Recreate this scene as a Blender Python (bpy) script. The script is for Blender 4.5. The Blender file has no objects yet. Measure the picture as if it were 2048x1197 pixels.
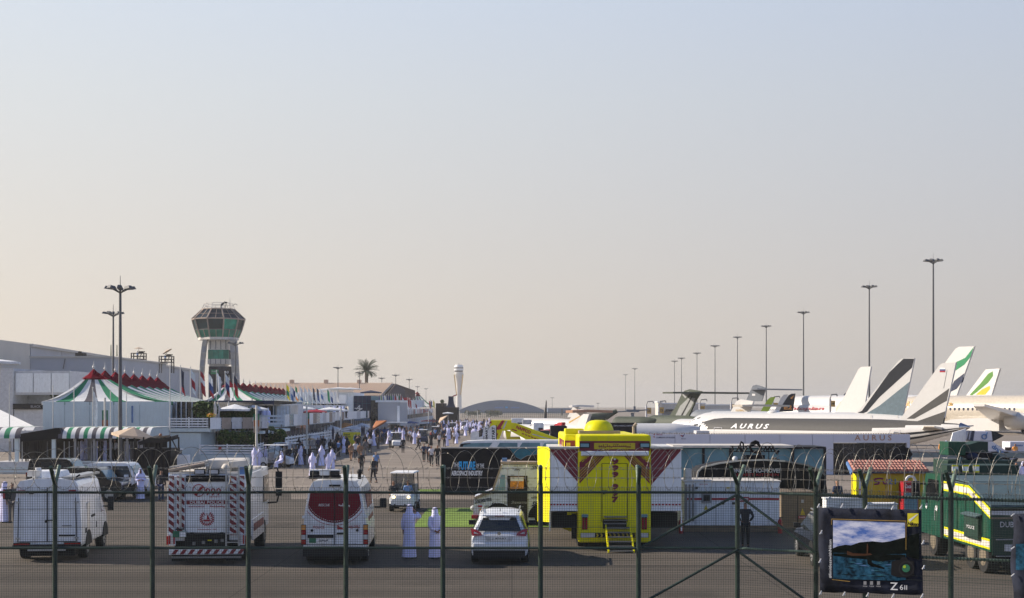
import bpy, math, random
from mathutils import Vector, Matrix
from math import sin, cos, pi, radians as R
random.seed(7)
SC = bpy.context.scene
COL = SC.collection
# ---------------------------------------------------------------- camera, sky, sun
FPX, CX, HY, CH = 2700.0, 1024.0, 812.0, 5.1      # focal length in photo pixels, principal column, horizon row, eye height
cam_d = bpy.data.cameras.new('camera'); cam = bpy.data.objects.new('camera', cam_d); COL.objects.link(cam)
cam.location = (0, 0, CH); cam.rotation_euler = (R(90), 0, 0)
cam_d.lens = FPX/2048*36; cam_d.sensor_width = 36; cam_d.shift_y = (HY-598.5)/2048
cam_d.clip_start = .5; cam_d.clip_end = 20000
SC.camera = cam
SUN_EL, SUN_AZ = R(29), R(-79)                    # azimuth from +Y towards +X: the sun stands left and a little beyond
sd = Vector((sin(SUN_AZ)*cos(SUN_EL), cos(SUN_AZ)*cos(SUN_EL), sin(SUN_EL)))
sl = bpy.data.lights.new('sun', 'SUN'); sl.energy = 5.0; sl.angle = R(.55); sl.color = (1, .89, .76)
so = bpy.data.objects.new('sun', sl); COL.objects.link(so); so.rotation_euler = sd.to_track_quat('Z', 'Y').to_euler()
so.location = (0, 0, 60)
W_ = bpy.data.worlds.new('World'); SC.world = W_; W_.use_nodes = True
nt = W_.node_tree; nt.nodes.clear()
wo = nt.nodes.new('ShaderNodeOutputWorld'); bg = nt.nodes.new('ShaderNodeBackground')
sky = nt.nodes.new('ShaderNodeTexSky'); sky.sky_type = 'NISHITA'; sky.sun_disc = False
sky.sun_elevation = SUN_EL; sky.sun_rotation = SUN_AZ; sky.dust_density = 3.2; sky.air_density = 1.0; sky.ozone_density = 1.5
# hazy desert sky: pale warm dust towards the horizon, cooler blue-grey higher up, laid over the physical sky
geo = nt.nodes.new('ShaderNodeTexCoord'); sep = nt.nodes.new('ShaderNodeSeparateXYZ')
nt.links.new(geo.outputs['Generated'], sep.inputs[0])
rmp = nt.nodes.new('ShaderNodeValToRGB'); cr = rmp.color_ramp
SKYK = 12.0*1.6
stops = [(0.0, (.625, .53, .425)), (.06, (.640, .552, .462)), (.14, (.620, .572, .520)), (.22, (.602, .595, .582)), (.30, (.568, .600, .648)), (.42, (.15, .22, .36)), (1.0, (.03, .06, .14))]
while len(cr.elements) < len(stops): cr.elements.new(.5)
for e, (p, c) in zip(cr.elements, stops): e.position = p; e.color = (*c, 1)
nt.links.new(sep.outputs['Z'], rmp.inputs[0])
# brighter on the sun's side
dt = nt.nodes.new('ShaderNodeVectorMath'); dt.operation = 'DOT_PRODUCT'; dt.inputs[1].default_value = (sin(R(-65)), cos(R(-65)), 0)
nt.links.new(geo.outputs['Generated'], dt.inputs[0])
mr = nt.nodes.new('ShaderNodeMapRange'); mr.inputs[1].default_value = -1; mr.inputs[2].default_value = 1
nt.links.new(dt.outputs['Value'], mr.inputs[0])
tint = nt.nodes.new('ShaderNodeValToRGB'); tr = tint.color_ramp
for _ in range(3): tr.elements.new(.5)
for e, (p, c) in zip(tr.elements, [(0, (.84, 1.08, 1.52)), (.30, (.90, 1.12, 1.54)), (.535, (.815, .885, 1.01)), (.86, (1.07, 1.12, 1.17)), (1, (1.28, 1.25, 1.18))]): e.position = p; e.color = (*[v/1.6 for v in c], 1)
nt.links.new(mr.outputs[0], tint.inputs[0])
sc_ = nt.nodes.new('ShaderNodeVectorMath'); sc_.operation = 'MULTIPLY'
nt.links.new(rmp.outputs[0], sc_.inputs[0]); nt.links.new(tint.outputs[0], sc_.inputs[1])
k2 = nt.nodes.new('ShaderNodeVectorMath'); k2.operation = 'SCALE'; k2.inputs['Scale'].default_value = SKYK
nt.links.new(sc_.outputs[0], k2.inputs[0])
mx = nt.nodes.new('ShaderNodeMixRGB'); mx.inputs[0].default_value = .9
nt.links.new(sky.outputs[0], mx.inputs[1]); nt.links.new(k2.outputs[0], mx.inputs[2])
nt.links.new(mx.outputs[0], bg.inputs[0]); bg.inputs[1].default_value = .071
nt.links.new(bg.outputs[0], wo.inputs[0])
SC.view_settings.view_transform = 'Standard'; SC.view_settings.look = 'None'
SC.view_settings.exposure = .5; SC.view_settings.gamma = 1; SC.view_settings.use_curve_mapping = False
SC.cycles.max_bounces = 6; SC.cycles.transparent_max_bounces = 12; SC.cycles.volume_bounces = 0
# ---------------------------------------------------------------- measuring: photo pixel -> place
def D(py): return FPX*CH/(py-HY)                  # distance of a ground point seen on row py
def X(px, d): return (px-CX)*d/FPX
def Z(py, d): return CH-(py-HY)*d/FPX
def G(px, py): d = D(py); return (X(px, d), d, 0)
def hx(h): return tuple(((c/255)/12.92 if c/255 <= .04045 else ((c/255+.055)/1.055)**2.4) for c in (int(h[i:i+2], 16) for i in (0, 2, 4)))
# ---------------------------------------------------------------- materials
MATS = {}
def mat(key, col=None, rough=.55, metal=0, var=.12, scale=3.0, bump=0, alpha=None, emit=None, trans=0, coat=0, spec=.5, grime=0):
 if key in MATS: return MATS[key]
 m = bpy.data.materials.new(key); m.use_nodes = True; n = m.node_tree; b = n.nodes['Principled BSDF']
 if isinstance(col, str): col = hx(col)
 b.inputs['Roughness'].default_value = rough; b.inputs['Metallic'].default_value = metal
 b.inputs['Specular IOR Level'].default_value = spec
 if coat: b.inputs['Coat Weight'].default_value = coat; b.inputs['Coat Roughness'].default_value = .08
 b.inputs['Base Color'].default_value = (*col, 1)
 if trans: b.inputs['Transmission Weight'].default_value = trans
 if alpha is not None: b.inputs['Alpha'].default_value = alpha
 if emit: b.inputs['Emission Color'].default_value = (*emit[0], 1); b.inputs['Emission Strength'].default_value = emit[1]
 if var:
  tc = n.nodes.new('ShaderNodeTexCoord'); ns = n.nodes.new('ShaderNodeTexNoise')
  ns.inputs['Scale'].default_value = scale; ns.inputs['Detail'].default_value = 5; ns.inputs['Roughness'].default_value = .62
  n.links.new(tc.outputs['Object'], ns.inputs['Vector'])
  rp = n.nodes.new('ShaderNodeValToRGB')
  lo = tuple(max(0, c*(1-var*1.5)) for c in col); hi = tuple(min(1, c*(1+var)) for c in col)
  rp.color_ramp.elements[0].position = .3; rp.color_ramp.elements[1].position = .7
  rp.color_ramp.elements[0].color = (*lo, 1); rp.color_ramp.elements[1].color = (*hi, 1)
  n.links.new(ns.outputs['Fac'], rp.inputs[0]); out = rp.outputs[0]
  if grime:   # streaky dust that belongs to the surface
   n2 = n.nodes.new('ShaderNodeTexNoise'); mp = n.nodes.new('ShaderNodeMapping'); mp.inputs['Scale'].default_value = (4, 4, .6)
   n.links.new(tc.outputs['Object'], mp.inputs[0]); n.links.new(mp.outputs[0], n2.inputs['Vector']); n2.inputs['Scale'].default_value = 1.7; n2.inputs['Detail'].default_value = 6
   r2 = n.nodes.new('ShaderNodeValToRGB'); r2.color_ramp.elements[0].position = .48; r2.color_ramp.elements[1].position = .75
   r2.color_ramp.elements[0].color = (0, 0, 0, 1); r2.color_ramp.elements[1].color = (grime, grime, grime, 1)
   n.links.new(n2.outputs['Fac'], r2.inputs[0])
   mm = n.nodes.new('ShaderNodeMixRGB'); n.links.new(r2.outputs[0], mm.inputs[0]); n.links.new(out, mm.inputs[1]); mm.inputs[2].default_value = (.23, .19, .14, 1)
   out = mm.outputs[0]
  n.links.new(out, b.inputs['Base Color'])
  if bump:
   bp = n.nodes.new('ShaderNodeBump'); bp.inputs['Strength'].default_value = bump; bp.inputs['Distance'].default_value = .02
   n.links.new(ns.outputs['Fac'], bp.inputs['Height']); n.links.new(bp.outputs[0], b.inputs['Normal'])
 MATS[key] = m; return m
for k, a in {
 'asphalt': dict(col=(.1,.1,.1)), 'white': dict(col=(.76,.78,.80), rough=.5, var=.05, grime=.13), 'vanwhite': dict(col=(.76,.79,.84), rough=.28, coat=.5, var=.04, grime=.22),
 'pale': dict(col=(.58,.67,.70), rough=.7, var=.05, scale=.5, grime=.12), 'offwhite': dict(col=(.62,.58,.52), rough=.7, grime=.15), 'greywall': dict(col=(.42,.43,.46), rough=.8, var=.06, scale=.15, grime=.08),
 'beigewall': dict(col=(.56,.52,.46), rough=.8, var=.06, scale=.15), 'black': dict(col=(.010,.010,.012), rough=.6, spec=.2), 'tyre': dict(col=(.014,.014,.015), rough=.85, var=.3, scale=8, grime=.10),
 'plastic': dict(col=(.018,.018,.02), rough=.6, spec=.25), 'glass': dict(col=(.02,.025,.03), rough=.06, var=0, spec=.7), 'glassdark': dict(col=(.012,.014,.016), rough=.12, var=.2),
 'bluegl': dict(col=(.16,.30,.36), rough=.12, var=.25, scale=.6), 'greengl': dict(col=(.015,.24,.16), rough=.25, spec=.2, var=.6, scale=.35), 'greengl2': dict(col=(.03,.20,.13), rough=.4, spec=.2, var=.25, scale=.5),
 'towergl': dict(col=(.008,.028,.034), rough=.3, spec=.15, var=.5, scale=.4), 'solargl': dict(col=(.014,.03,.045), rough=.3, spec=.2, var=.4, scale=.5),
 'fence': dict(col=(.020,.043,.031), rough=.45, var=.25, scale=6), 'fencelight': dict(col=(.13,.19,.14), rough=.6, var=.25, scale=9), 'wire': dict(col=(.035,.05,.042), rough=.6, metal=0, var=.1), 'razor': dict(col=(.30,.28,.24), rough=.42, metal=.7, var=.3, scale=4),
 'red': dict(col=(.36,.008,.02), rough=.5), 'vanred': dict(col=(.16,.002,.016), rough=.5, coat=.1, spec=.2), 'darkred': dict(col=(.20,.008,.018), rough=.5), 'tentred': dict(col=(.17,.003,.016), rough=.9, spec=.1), 'green': dict(col=(.015,.22,.10), rough=.75), 'tentgrey': dict(col=(.09,.085,.10), rough=.8),
 'tentgreen': dict(col=(.015,.23,.105), rough=.75, var=.08), 'tentwhite': dict(col=(.74,.74,.72), rough=.8, var=.05), 'taillight': dict(col=(.35,.008,.012), rough=.2, coat=.6), 'reflector': dict(col=(.55,.55,.55), rough=.2),
 'chrome': dict(col=(.6,.6,.6), rough=.2, metal=1, var=.05), 'alu': dict(col=(.45,.46,.47), rough=.4, metal=.7), 'steel': dict(col=(.22,.22,.22), rough=.5, metal=.5), 'mast': dict(col=(.10,.105,.11), rough=.6), 'polewhite': dict(col=(.62,.60,.55), rough=.5),
 'yellow': dict(col=(.76,.70,.002), rough=.5, coat=.05, spec=.2, var=.07, scale=1.2, grime=.2), 'yellow2': dict(col=(.56,.43,.012), rough=.5), 'maroon': dict(col=(.17,.008,.022), rough=.45),
 'policegreen': dict(col=(.004,.062,.034), rough=.45, coat=.1, spec=.25, grime=.2), 'darkgreen': dict(col=(.008,.035,.022), rough=.6), 'tarp': dict(col=(.058,.098,.115), rough=.8), 'dust': dict(col=(.17,.14,.10), rough=.95),
 'turf': dict(col=(.145,.235,.022), rough=.95, var=.2, scale=3, bump=.3), 'hedge': dict(col=(.028,.062,.016), rough=.9, var=.5, scale=2), 'hedge2': dict(col=(.075,.12,.024), rough=.9, var=.5, scale=2), 'palm': dict(col=(.035,.065,.025), rough=.8, var=.35), 'trunk': dict(col=(.10,.075,.05), rough=.95), 'trunk2': dict(col=(.16,.13,.10), rough=.95),
 'canopy': dict(col=(.72,.73,.74), rough=.8), 'beige': dict(col=(.55,.42,.30), rough=.85), 'orange': dict(col=(.48,.22,.07), rough=.8), 'orange2': dict(col=(.36,.13,.045), rough=.8), 'navy': dict(col=(.012,.022,.06), rough=.7), 'blue': dict(col=(.015,.06,.22), rough=.6), 'cyan': dict(col=(.01,.33,.70), rough=.6), 'teal': dict(col=(.02,.15,.20), rough=.6),
 'darkcabin': dict(col=(.02,.018,.018), rough=.9), 'tile': dict(col=(.40,.19,.15), rough=.8, var=.25, scale=6), 'roofbeige': dict(col=(.58,.44,.33), rough=.85, var=.1), 'brownwall': dict(col=(.11,.075,.065), rough=.9), 'brown': dict(col=(.20,.15,.10), rough=.7), 'tan': dict(col=(.34,.27,.22), rough=.8),
 'cream': dict(col=(.56,.50,.41), rough=.35, coat=.2), 'jetwhite': dict(col=(.64,.63,.61), rough=.3, coat=.3, var=.03), 'jetgrey': dict(col=(.085,.083,.080), rough=.6, spec=.2, var=.05), 'jetdark': dict(col=(.018,.021,.028), rough=.6, spec=.2), 'jetmid': dict(col=(.13,.18,.21), rough=.4), 'camogreen': dict(col=(.052,.066,.045), rough=.7, var=.15), 'camogrey': dict(col=(.27,.28,.28), rough=.7), 'milgrey': dict(col=(.16,.18,.21), rough=.6),
 'gold': dict(col=(.50,.30,.06), rough=.5), 'copper': dict(col=(.42,.22,.13), rough=.5), 'finorange': dict(col=(.75,.30,.05), rough=.5), 'lime': dict(col=(.38,.52,.02), rough=.5), 'ethgreen': dict(col=(.08,.22,.03), rough=.5), 'ethyellow': dict(col=(.75,.42,.02), rough=.5), 'emgreen': dict(col=(.01,.22,.08), rough=.4),
 'skin': dict(col=(.28,.14,.085), rough=.6), 'skin2': dict(col=(.38,.21,.14), rough=.6), 'hair': dict(col=(.012,.01,.009), rough=.7), 'kandura': dict(col=(.68,.68,.95), rough=.8, var=.06, scale=9, bump=.4), 'abaya': dict(col=(.012,.012,.016), rough=.75), 'darkcloth': dict(col=(.02,.022,.03), rough=.85), 'navycloth': dict(col=(.02,.035,.09), rough=.85), 'bluecloth': dict(col=(.16,.28,.55), rough=.85), 'whitecloth': dict(col=(.66,.63,.66), rough=.85), 'tancloth': dict(col=(.33,.19,.11), rough=.85), 'greycloth': dict(col=(.14,.13,.13), rough=.85), 'redcloth': dict(col=(.35,.02,.035), rough=.85), 'shoe': dict(col=(.012,.01,.01), rough=.5),
 'nikyellow': dict(col=(.80,.68,.02), rough=.5), 'fabricnavy': dict(spec=.2, col=(.020,.024,.040), rough=.85, var=.5, scale=2.0, bump=.4), 'printwater': dict(col=(.016,.07,.12), spec=.1, rough=.8, var=.9, scale=7), 'printhill': dict(col=(.006,.009,.008), spec=.05, rough=.9, var=.4, scale=5), 'printboat': dict(spec=.1, col=(.075,.032,.016), rough=.6), 'whiteprint': dict(col=(.78,.78,.78), rough=.6, var=.02), 'grey': dict(col=(.30,.30,.31), rough=.7), 'lightgrey': dict(col=(.52,.52,.54), rough=.7), 'midblue': dict(col=(.10,.20,.42), rough=.6), 'concrete': dict(col=(.36,.34,.31), rough=.9, bump=.2), 'barrier': dict(col=(.16,.20,.21), rough=.5, metal=.2),
 'truss': dict(col=(.02,.018,.016), rough=.7), 'farhangar': dict(col=(.13,.18,.26), rough=.7, var=.05, scale=.05), 'farhangar2': dict(col=(.26,.29,.32), rough=.7, var=.05, scale=.05), 'lamp_on': dict(col=(.9,.8,.5), var=0, emit=((1, .75, .35), 4)), 'cyanprint': dict(col=(.02,.40,.80), rough=.6), 'purple': dict(col=(.22,.015,.12), rough=.6), 'screen': dict(col=(.05,.05,.06), rough=.2), 'greenplate': dict(col=(.02,.16,.08), rough=.5), 'fireorange': dict(col=(.72,.25,.03), rough=.6, var=.6, scale=9), 'dunes': dict(col=(.30,.26,.20), rough=1),
}.items(): mat(k, **a)
# newspaper-like print of the food truck: pale paper with rows of dark type and pictures
def newsprint():
 m = mat('newsprint', (.50, .49, .47), rough=.6, var=0); n = m.node_tree; b = n.nodes['Principled BSDF']
 tc = n.nodes.new('ShaderNodeTexCoord'); mp = n.nodes.new('ShaderNodeMapping'); mp.inputs['Rotation'].default_value = (pi/2, 0, 0)
 v = n.nodes.new('ShaderNodeTexBrick'); v.inputs['Color1'].default_value = (.05, .05, .05, 1); v.inputs['Color2'].default_value = (.62, .67, .80, 1); v.inputs['Mortar'].default_value = (.58, .63, .76, 1)
 v.inputs['Scale'].default_value = 1; v.inputs['Brick Width'].default_value = .21; v.inputs['Row Height'].default_value = .13; v.inputs['Mortar Size'].default_value = .028; v.inputs['Bias'].default_value = .45; v.offset = .37
 n.links.new(tc.outputs['Object'], mp.inputs[0]); n.links.new(mp.outputs[0], v.inputs['Vector']); n.links.new(v.outputs['Color'], b.inputs['Base Color'])
newsprint()
def skyprint():
 m = mat('printsky', (.4, .5, .8), rough=.6, var=0); n = m.node_tree; b = n.nodes['Principled BSDF']
 tc = n.nodes.new('ShaderNodeTexCoord'); mp = n.nodes.new('ShaderNodeMapping'); mp.inputs['Scale'].default_value = (.8, 1, 2.6); mp.inputs['Rotation'].default_value = (0, R(25), 0)
 v = n.nodes.new('ShaderNodeTexNoise'); v.inputs['Scale'].default_value = 2.2; v.inputs['Detail'].default_value = 7; v.inputs['Roughness'].default_value = .65
 n.links.new(tc.outputs['Object'], mp.inputs[0]); n.links.new(mp.outputs[0], v.inputs['Vector'])
 r = n.nodes.new('ShaderNodeValToRGB'); e = r.color_ramp.elements; e[0].position = .36; e[1].position = .62
 e[0].color = (.07, .16, .50, 1); e[1].color = (.75, .76, .90, 1); n.links.new(v.outputs['Fac'], r.inputs[0]); n.links.new(r.outputs[0], b.inputs['Base Color'])
skyprint()
# ---------------------------------------------------------------- mesh builder
class MB:
 def __init__(s): s.v = []; s.f = []; s.m = []; s.s = []
 def add(s, vs, fs, m, sm=False):
  o = len(s.v); s.v += [tuple(v) for v in vs]
  for f in fs: s.f.append(tuple(i+o for i in f)); s.m.append(m); s.s.append(sm)
  return s
 def box(s, c, d, m='white', rz=0, top=None, rx=0, ry=0):
  hx_, hy, hz = d[0]/2, d[1]/2, d[2]/2; t = top or (1, 1)
  vs = [(-hx_,-hy,-hz),(hx_,-hy,-hz),(hx_,hy,-hz),(-hx_,hy,-hz),(-hx_*t[0],-hy*t[1],hz),(hx_*t[0],-hy*t[1],hz),(hx_*t[0],hy*t[1],hz),(-hx_*t[0],hy*t[1],hz)]
  if rx or ry or rz:
   M = Matrix.Rotation(rz, 3, 'Z') @ Matrix.Rotation(ry, 3, 'Y') @ Matrix.Rotation(rx, 3, 'X'); vs = [M @ Vector(v) for v in vs]
  vs = [(v[0]+c[0], v[1]+c[1], v[2]+c[2]) for v in vs]
  return s.add(vs, [(0,3,2,1),(4,5,6,7),(0,1,5,4),(1,2,6,5),(2,3,7,6),(3,0,4,7)], m)
 def cyl(s, a, b, r, r2=None, m='white', n=10, cap=True, sm=True):
  a = Vector(a); b = Vector(b); r2 = r if r2 is None else r2; d = (b-a).normalized()
  u = d.orthogonal().normalized(); w = d.cross(u)
  vs = [a+(u*cos(2*pi*i/n)+w*sin(2*pi*i/n))*r for i in range(n)]+[b+(u*cos(2*pi*i/n)+w*sin(2*pi*i/n))*r2 for i in range(n)]
  s.add(vs, [(i, (i+1) % n, n+(i+1) % n, n+i) for i in range(n)], m, sm)
  if cap: s.add(vs[:n], [tuple(range(n))[::-1]], m); s.add(vs[n:], [tuple(range(n))], m)
  return s
 def bar(s, a, b, t, m='white', t2=None):          # square bar between two points
  a = Vector(a); b = Vector(b); d = (b-a).normalized(); up = Vector((0,0,1)) if abs(d.z) < .95 else Vector((0,1,0))
  u = d.cross(up).normalized()*t/2; w = u.cross(d).normalized()*(t2 or t)/2
  vs = [a-u-w, a+u-w, a+u+w, a-u+w, b-u-w, b+u-w, b+u+w, b-u+w]
  return s.add(vs, [(0,1,2,3),(7,6,5,4),(0,4,5,1),(1,5,6,2),(2,6,7,3),(3,7,4,0)], m)
 def tube(s, pts, r, m='white', n=6):
  for p, q in zip(pts, pts[1:]): s.cyl(p, q, r, m=m, n=n, cap=False)
  return s
 def prism(s, pts, d, m='white', sm=False):         # polygon pts (3-D, planar) pushed by vector d
  n = len(pts); d = Vector(d); q = [Vector(p) for p in pts]; vs = q+[p+d for p in q]
  s.add(vs, [tuple(range(n))[::-1], tuple(range(n, 2*n))], m)
  return s.add(vs, [(i, (i+1) % n, n+(i+1) % n, n+i) for i in range(n)], m, sm)
 def loft(s, rings, m='white', cap=(True, True), sm=True, closed=True):
  n = len(rings[0]); vs = [p for r in rings for p in r]; fs = []
  for k in range(len(rings)-1):
   for i in range(n if closed else n-1):
    j = (i+1) % n; fs.append((k*n+i, k*n+j, (k+1)*n+j, (k+1)*n+i))
  if isinstance(m, str): s.add(vs, fs, m, sm)
  else:
   per = n if closed else n-1
   o = len(s.v); s.v += [tuple(v) for v in vs]
   for q, f in enumerate(fs): s.f.append(tuple(i+o for i in f)); s.m.append(m(q//per, q % per)); s.s.append(sm)
  mm = m if isinstance(m, str) else m(0, 0)
  if cap[0]: s.add(rings[0], [tuple(range(n))[::-1]], mm)
  if cap[1]: s.add(rings[-1], [tuple(range(n))], mm)
  return s
 def sph(s, c, r, m='white', n=10, k=7, zs=1.0):
  rings = []
  for j in range(1, k):
   a = -pi/2+pi*j/k; rings.append([(c[0]+r*cos(a)*cos(2*pi*i/n), c[1]+r*cos(a)*sin(2*pi*i/n), c[2]+r*zs*sin(a)) for i in range(n)])
  return s.loft(rings, m)
 def poly(s, pts, m='white'): return s.add(pts, [tuple(range(len(pts)))], m)
 def build(s, name, parent=None, loc=None, rz=0, kind=None, label=None):
  me = bpy.data.meshes.new(name); me.from_pydata(s.v, [], s.f)
  ks = list(dict.fromkeys(s.m))
  for k in ks: me.materials.append(MATS[k])
  ix = {k: i for i, k in enumerate(ks)}
  me.polygons.foreach_set('material_index', [ix[k] for k in s.m]); me.polygons.foreach_set('use_smooth', s.s)
  me.update()
  o = bpy.data.objects.new(name, me); COL.objects.link(o)
  if parent: o.parent = parent
  if loc: o.location = loc
  if rz: o.rotation_euler = (0, 0, rz)
  if kind: o['kind'] = kind
  if label: o['label'] = label
  return o
def thing(name, label, cat, loc=(0,0,0), rz=0, group=None):
 o = bpy.data.objects.new(name, None); COL.objects.link(o); o.empty_display_size = .3
 o.location = loc; o.rotation_euler = (0, 0, rz); o['label'] = label; o['category'] = cat
 if group: o['group'] = group
 return o
def tag(o, label, cat, group=None):
 o['label'] = label; o['category'] = cat
 if group: o['group'] = group
 return o
def dup(root, loc=None, rz=None, label=None, scale=None, group=None):
 kids = {}
 for c in bpy.data.objects:
  if c.parent: kids.setdefault(c.parent, []).append(c)
 def cp(o, par):
  c = o.copy(); COL.objects.link(c)
  if par: c.parent = par
  for k in kids.get(o, []): cp(k, c)
  return c
 r = cp(root, None)
 if loc is not None: r.location = loc
 if rz is not None: r.rotation_euler = (0, 0, rz)
 if label: r['label'] = label
 if group: r['group'] = group
 if scale: r.scale = (scale,)*3 if not isinstance(scale, tuple) else scale
 return r
def txt(body, c, w, h, m, parent=None, name='lettering', rz=0, rx=pi/2, bold=.012, wrap=None, mirror=False, ry=0, shear=0):
 """flat lettering centred on c, w by h metres, facing -Y before rz"""
 cu = bpy.data.curves.new(name, 'FONT'); cu.body = body; cu.align_x = 'CENTER'; cu.align_y = 'CENTER'; cu.offset = bold; cu.shear = shear
 cu.resolution_u = 2; cu.extrude = 0
 t = bpy.data.objects.new(name, cu); COL.objects.link(t)
 dg = bpy.context.evaluated_depsgraph_get(); me = bpy.data.meshes.new_from_object(t.evaluated_get(dg))
 bpy.data.objects.remove(t)
 xs = [v.co.x for v in me.vertices]; ys = [v.co.y for v in me.vertices]
 if not xs: return None
 x0, x1, y0, y1 = min(xs), max(xs), min(ys), max(ys)
 for v in me.vertices:
  a = (v.co.x-(x0+x1)/2)/(x1-x0)*w; b = (v.co.y-(y0+y1)/2)/(y1-y0)*h
  if wrap:      # (radius, axis height): wrap round a lying cylinder
   an = (b+wrap[1])/wrap[0]; v.co = (a, wrap[0]*(sin(an)-sin(wrap[1]/wrap[0])), -wrap[0]*(cos(wrap[1]/wrap[0])-cos(an)))
  else: v.co = (a, b, 0)
 me.materials.clear(); me.materials.append(MATS[m])
 o = bpy.data.objects.new(name, me); COL.objects.link(o); o.location = c; o.rotation_euler = (rx, ry, rz)
 if parent: o.parent = parent
 return o
def squiggle(c, w, h, m, parent, name='arabic_lettering', n=9, seed=1, t=None):
 """a band of joined cursive strokes and dots read from right to left, facing -Y"""
 rd = random.Random(seed); mb = MB(); t = t or h*.16; x0 = c[0]-w/2; st = w/n; y = c[1]
 mb.box((c[0], y, c[2]-h*.12), (w, .004, t), m)
 for i in range(n):
  x = x0+st*(i+.5); k = rd.random()
  if k < .35: mb.box((x, y, c[2]+h*.15), (t, .004, h*.6), m)
  elif k < .7: mb.box((x, y, c[2]+h*.05), (st*.5, .004, h*.22), m, ry=.5)
  else: mb.box((x, y, c[2]-h*.32), (st*.6, .004, t), m, ry=-.5)
  if rd.random() < .6: mb.box((x+st*.2, y, c[2]+(h*.42 if rd.random() < .5 else -h*.44)), (t*1.2, .004, t*1.2), m)
 return mb.build(name, parent)
# ================================================================ ground
def ground_mat(key, a, b, streak):
 m = mat(key, a, rough=.9, var=0, spec=.25); n = m.node_tree; bs = n.nodes['Principled BSDF']; L = n.links.new
 tc = n.nodes.new('ShaderNodeTexCoord')
 def noise(scale, sx, sy, det=6, ro=.6):
  mp = n.nodes.new('ShaderNodeMapping'); mp.inputs['Scale'].default_value = (sx, sy, 1); L(tc.outputs['Object'], mp.inputs[0])
  v = n.nodes.new('ShaderNodeTexNoise'); v.inputs['Scale'].default_value = scale; v.inputs['Detail'].default_value = det; v.inputs['Roughness'].default_value = ro
  L(mp.outputs[0], v.inputs['Vector']); return v.outputs['Fac']
 big = noise(.12, 1, 1); st = noise(.35, .12, 1.4); fine = noise(14, 1, 1, 4, .7)
 r = n.nodes.new('ShaderNodeValToRGB'); r.color_ramp.elements[0].position = .3; r.color_ramp.elements[1].position = .7
 r.color_ramp.elements[0].color = (*a, 1); r.color_ramp.elements[1].color = (*b, 1); L(big, r.inputs[0])
 def dark(src, lo, hi, k, prev):
  q = n.nodes.new('ShaderNodeMapRange'); q.inputs[1].default_value = lo; q.inputs[2].default_value = hi; q.inputs[3].default_value = k; q.inputs[4].default_value = 1.08; L(src, q.inputs[0])
  s = n.nodes.new('ShaderNodeVectorMath'); s.operation = 'SCALE'; L(prev, s.inputs[0]); L(q.outputs[0], s.inputs['Scale']); return s.outputs[0]
 c = dark(st, .32, .6, streak, r.outputs[0]); c = dark(fine, .2, .8, .8, c)
 if key != 'desert':
  spot = noise(.9, 1, 1, 3, .5); c = dark(spot, .62, .70, 1.0, c) if False else c
  v = n.nodes.new('ShaderNodeTexVoronoi'); v.inputs['Scale'].default_value = .16; L(tc.outputs['Object'], v.inputs['Vector'])
  wv = noise(.5, 1, 1, 5, .7); ad = n.nodes.new('ShaderNodeMath'); ad.operation = 'MULTIPLY_ADD'; L(wv, ad.inputs[0]); ad.inputs[1].default_value = .35; L(v.outputs['Distance'], ad.inputs[2])
  st2 = n.nodes.new('ShaderNodeMapRange'); st2.inputs[1].default_value = .20; st2.inputs[2].default_value = .36; st2.inputs[3].default_value = .62; st2.inputs[4].default_value = 1; L(ad.outputs[0], st2.inputs[0])
  s2 = n.nodes.new('ShaderNodeVectorMath'); s2.operation = 'SCALE'; L(c, s2.inputs[0]); L(st2.outputs[0], s2.inputs['Scale']); c = s2.outputs[0]
  bk = n.nodes.new('ShaderNodeTexBrick'); bk.offset = 0; bk.inputs['Scale'].default_value = 1; bk.inputs['Brick Width'].default_value = 7.5; bk.inputs['Row Height'].default_value = 7.5; bk.inputs['Mortar Size'].default_value = .035 if key == 'apron' else .02; bk.inputs['Color1'].default_value = (1, 1, 1, 1); bk.inputs['Color2'].default_value = (.93, .93, .93, 1); bk.inputs['Mortar'].default_value = (.5, .5, .5, 1); L(tc.outputs['Object'], bk.inputs['Vector'])
  m3 = n.nodes.new('ShaderNodeVectorMath'); m3.operation = 'MULTIPLY'; L(c, m3.inputs[0]); L(bk.outputs['Color'], m3.inputs[1]); c = m3.outputs[0]
 L(c, bs.inputs['Base Color'])
 bp = n.nodes.new('ShaderNodeBump'); bp.inputs['Strength'].default_value = .35; bp.inputs['Distance'].default_value = .01; L(fine, bp.inputs['Height']); L(bp.outputs[0], bs.inputs['Normal'])
ground_mat('desert', (.20, .17, .13), (.27, .23, .18), .9)
ground_mat('apron', (.225, .19, .157), (.30, .255, .212), .8)
ground_mat('parking', (.088, .075, .061), (.129, .110, .089), .66)
def sheet(name, x0, y0, x1, y1, z, m, pts=None):
 b = MB(); p = pts or [(x0, y0), (x1, y0), (x1, y1), (x0, y1)]
 b.add([(x, y, z) for x, y in p], [tuple(range(len(p)))], m); o = b.build(name); o['kind'] = 'structure'; return o
sheet('ground', -3400, -60, 3400, 4600, 0, 'desert')
sheet('apron', -400, -40, 500, 1150, .004, 'apron')
sheet('parking_asphalt', 0, 0, 0, 0, .008, 'parking', pts=[(-70, -20), (90, -20), (90, 72.5), (-12, 73.4), (-13.2, 80.5), (-70, 80.5)])
sheet('painted_line', 0, 0, 0, 0, .012, 'offwhite', pts=[(-34, 79.3), (-13.3, 79.3), (-13.3, 79.6), (-34, 79.6)])
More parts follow.
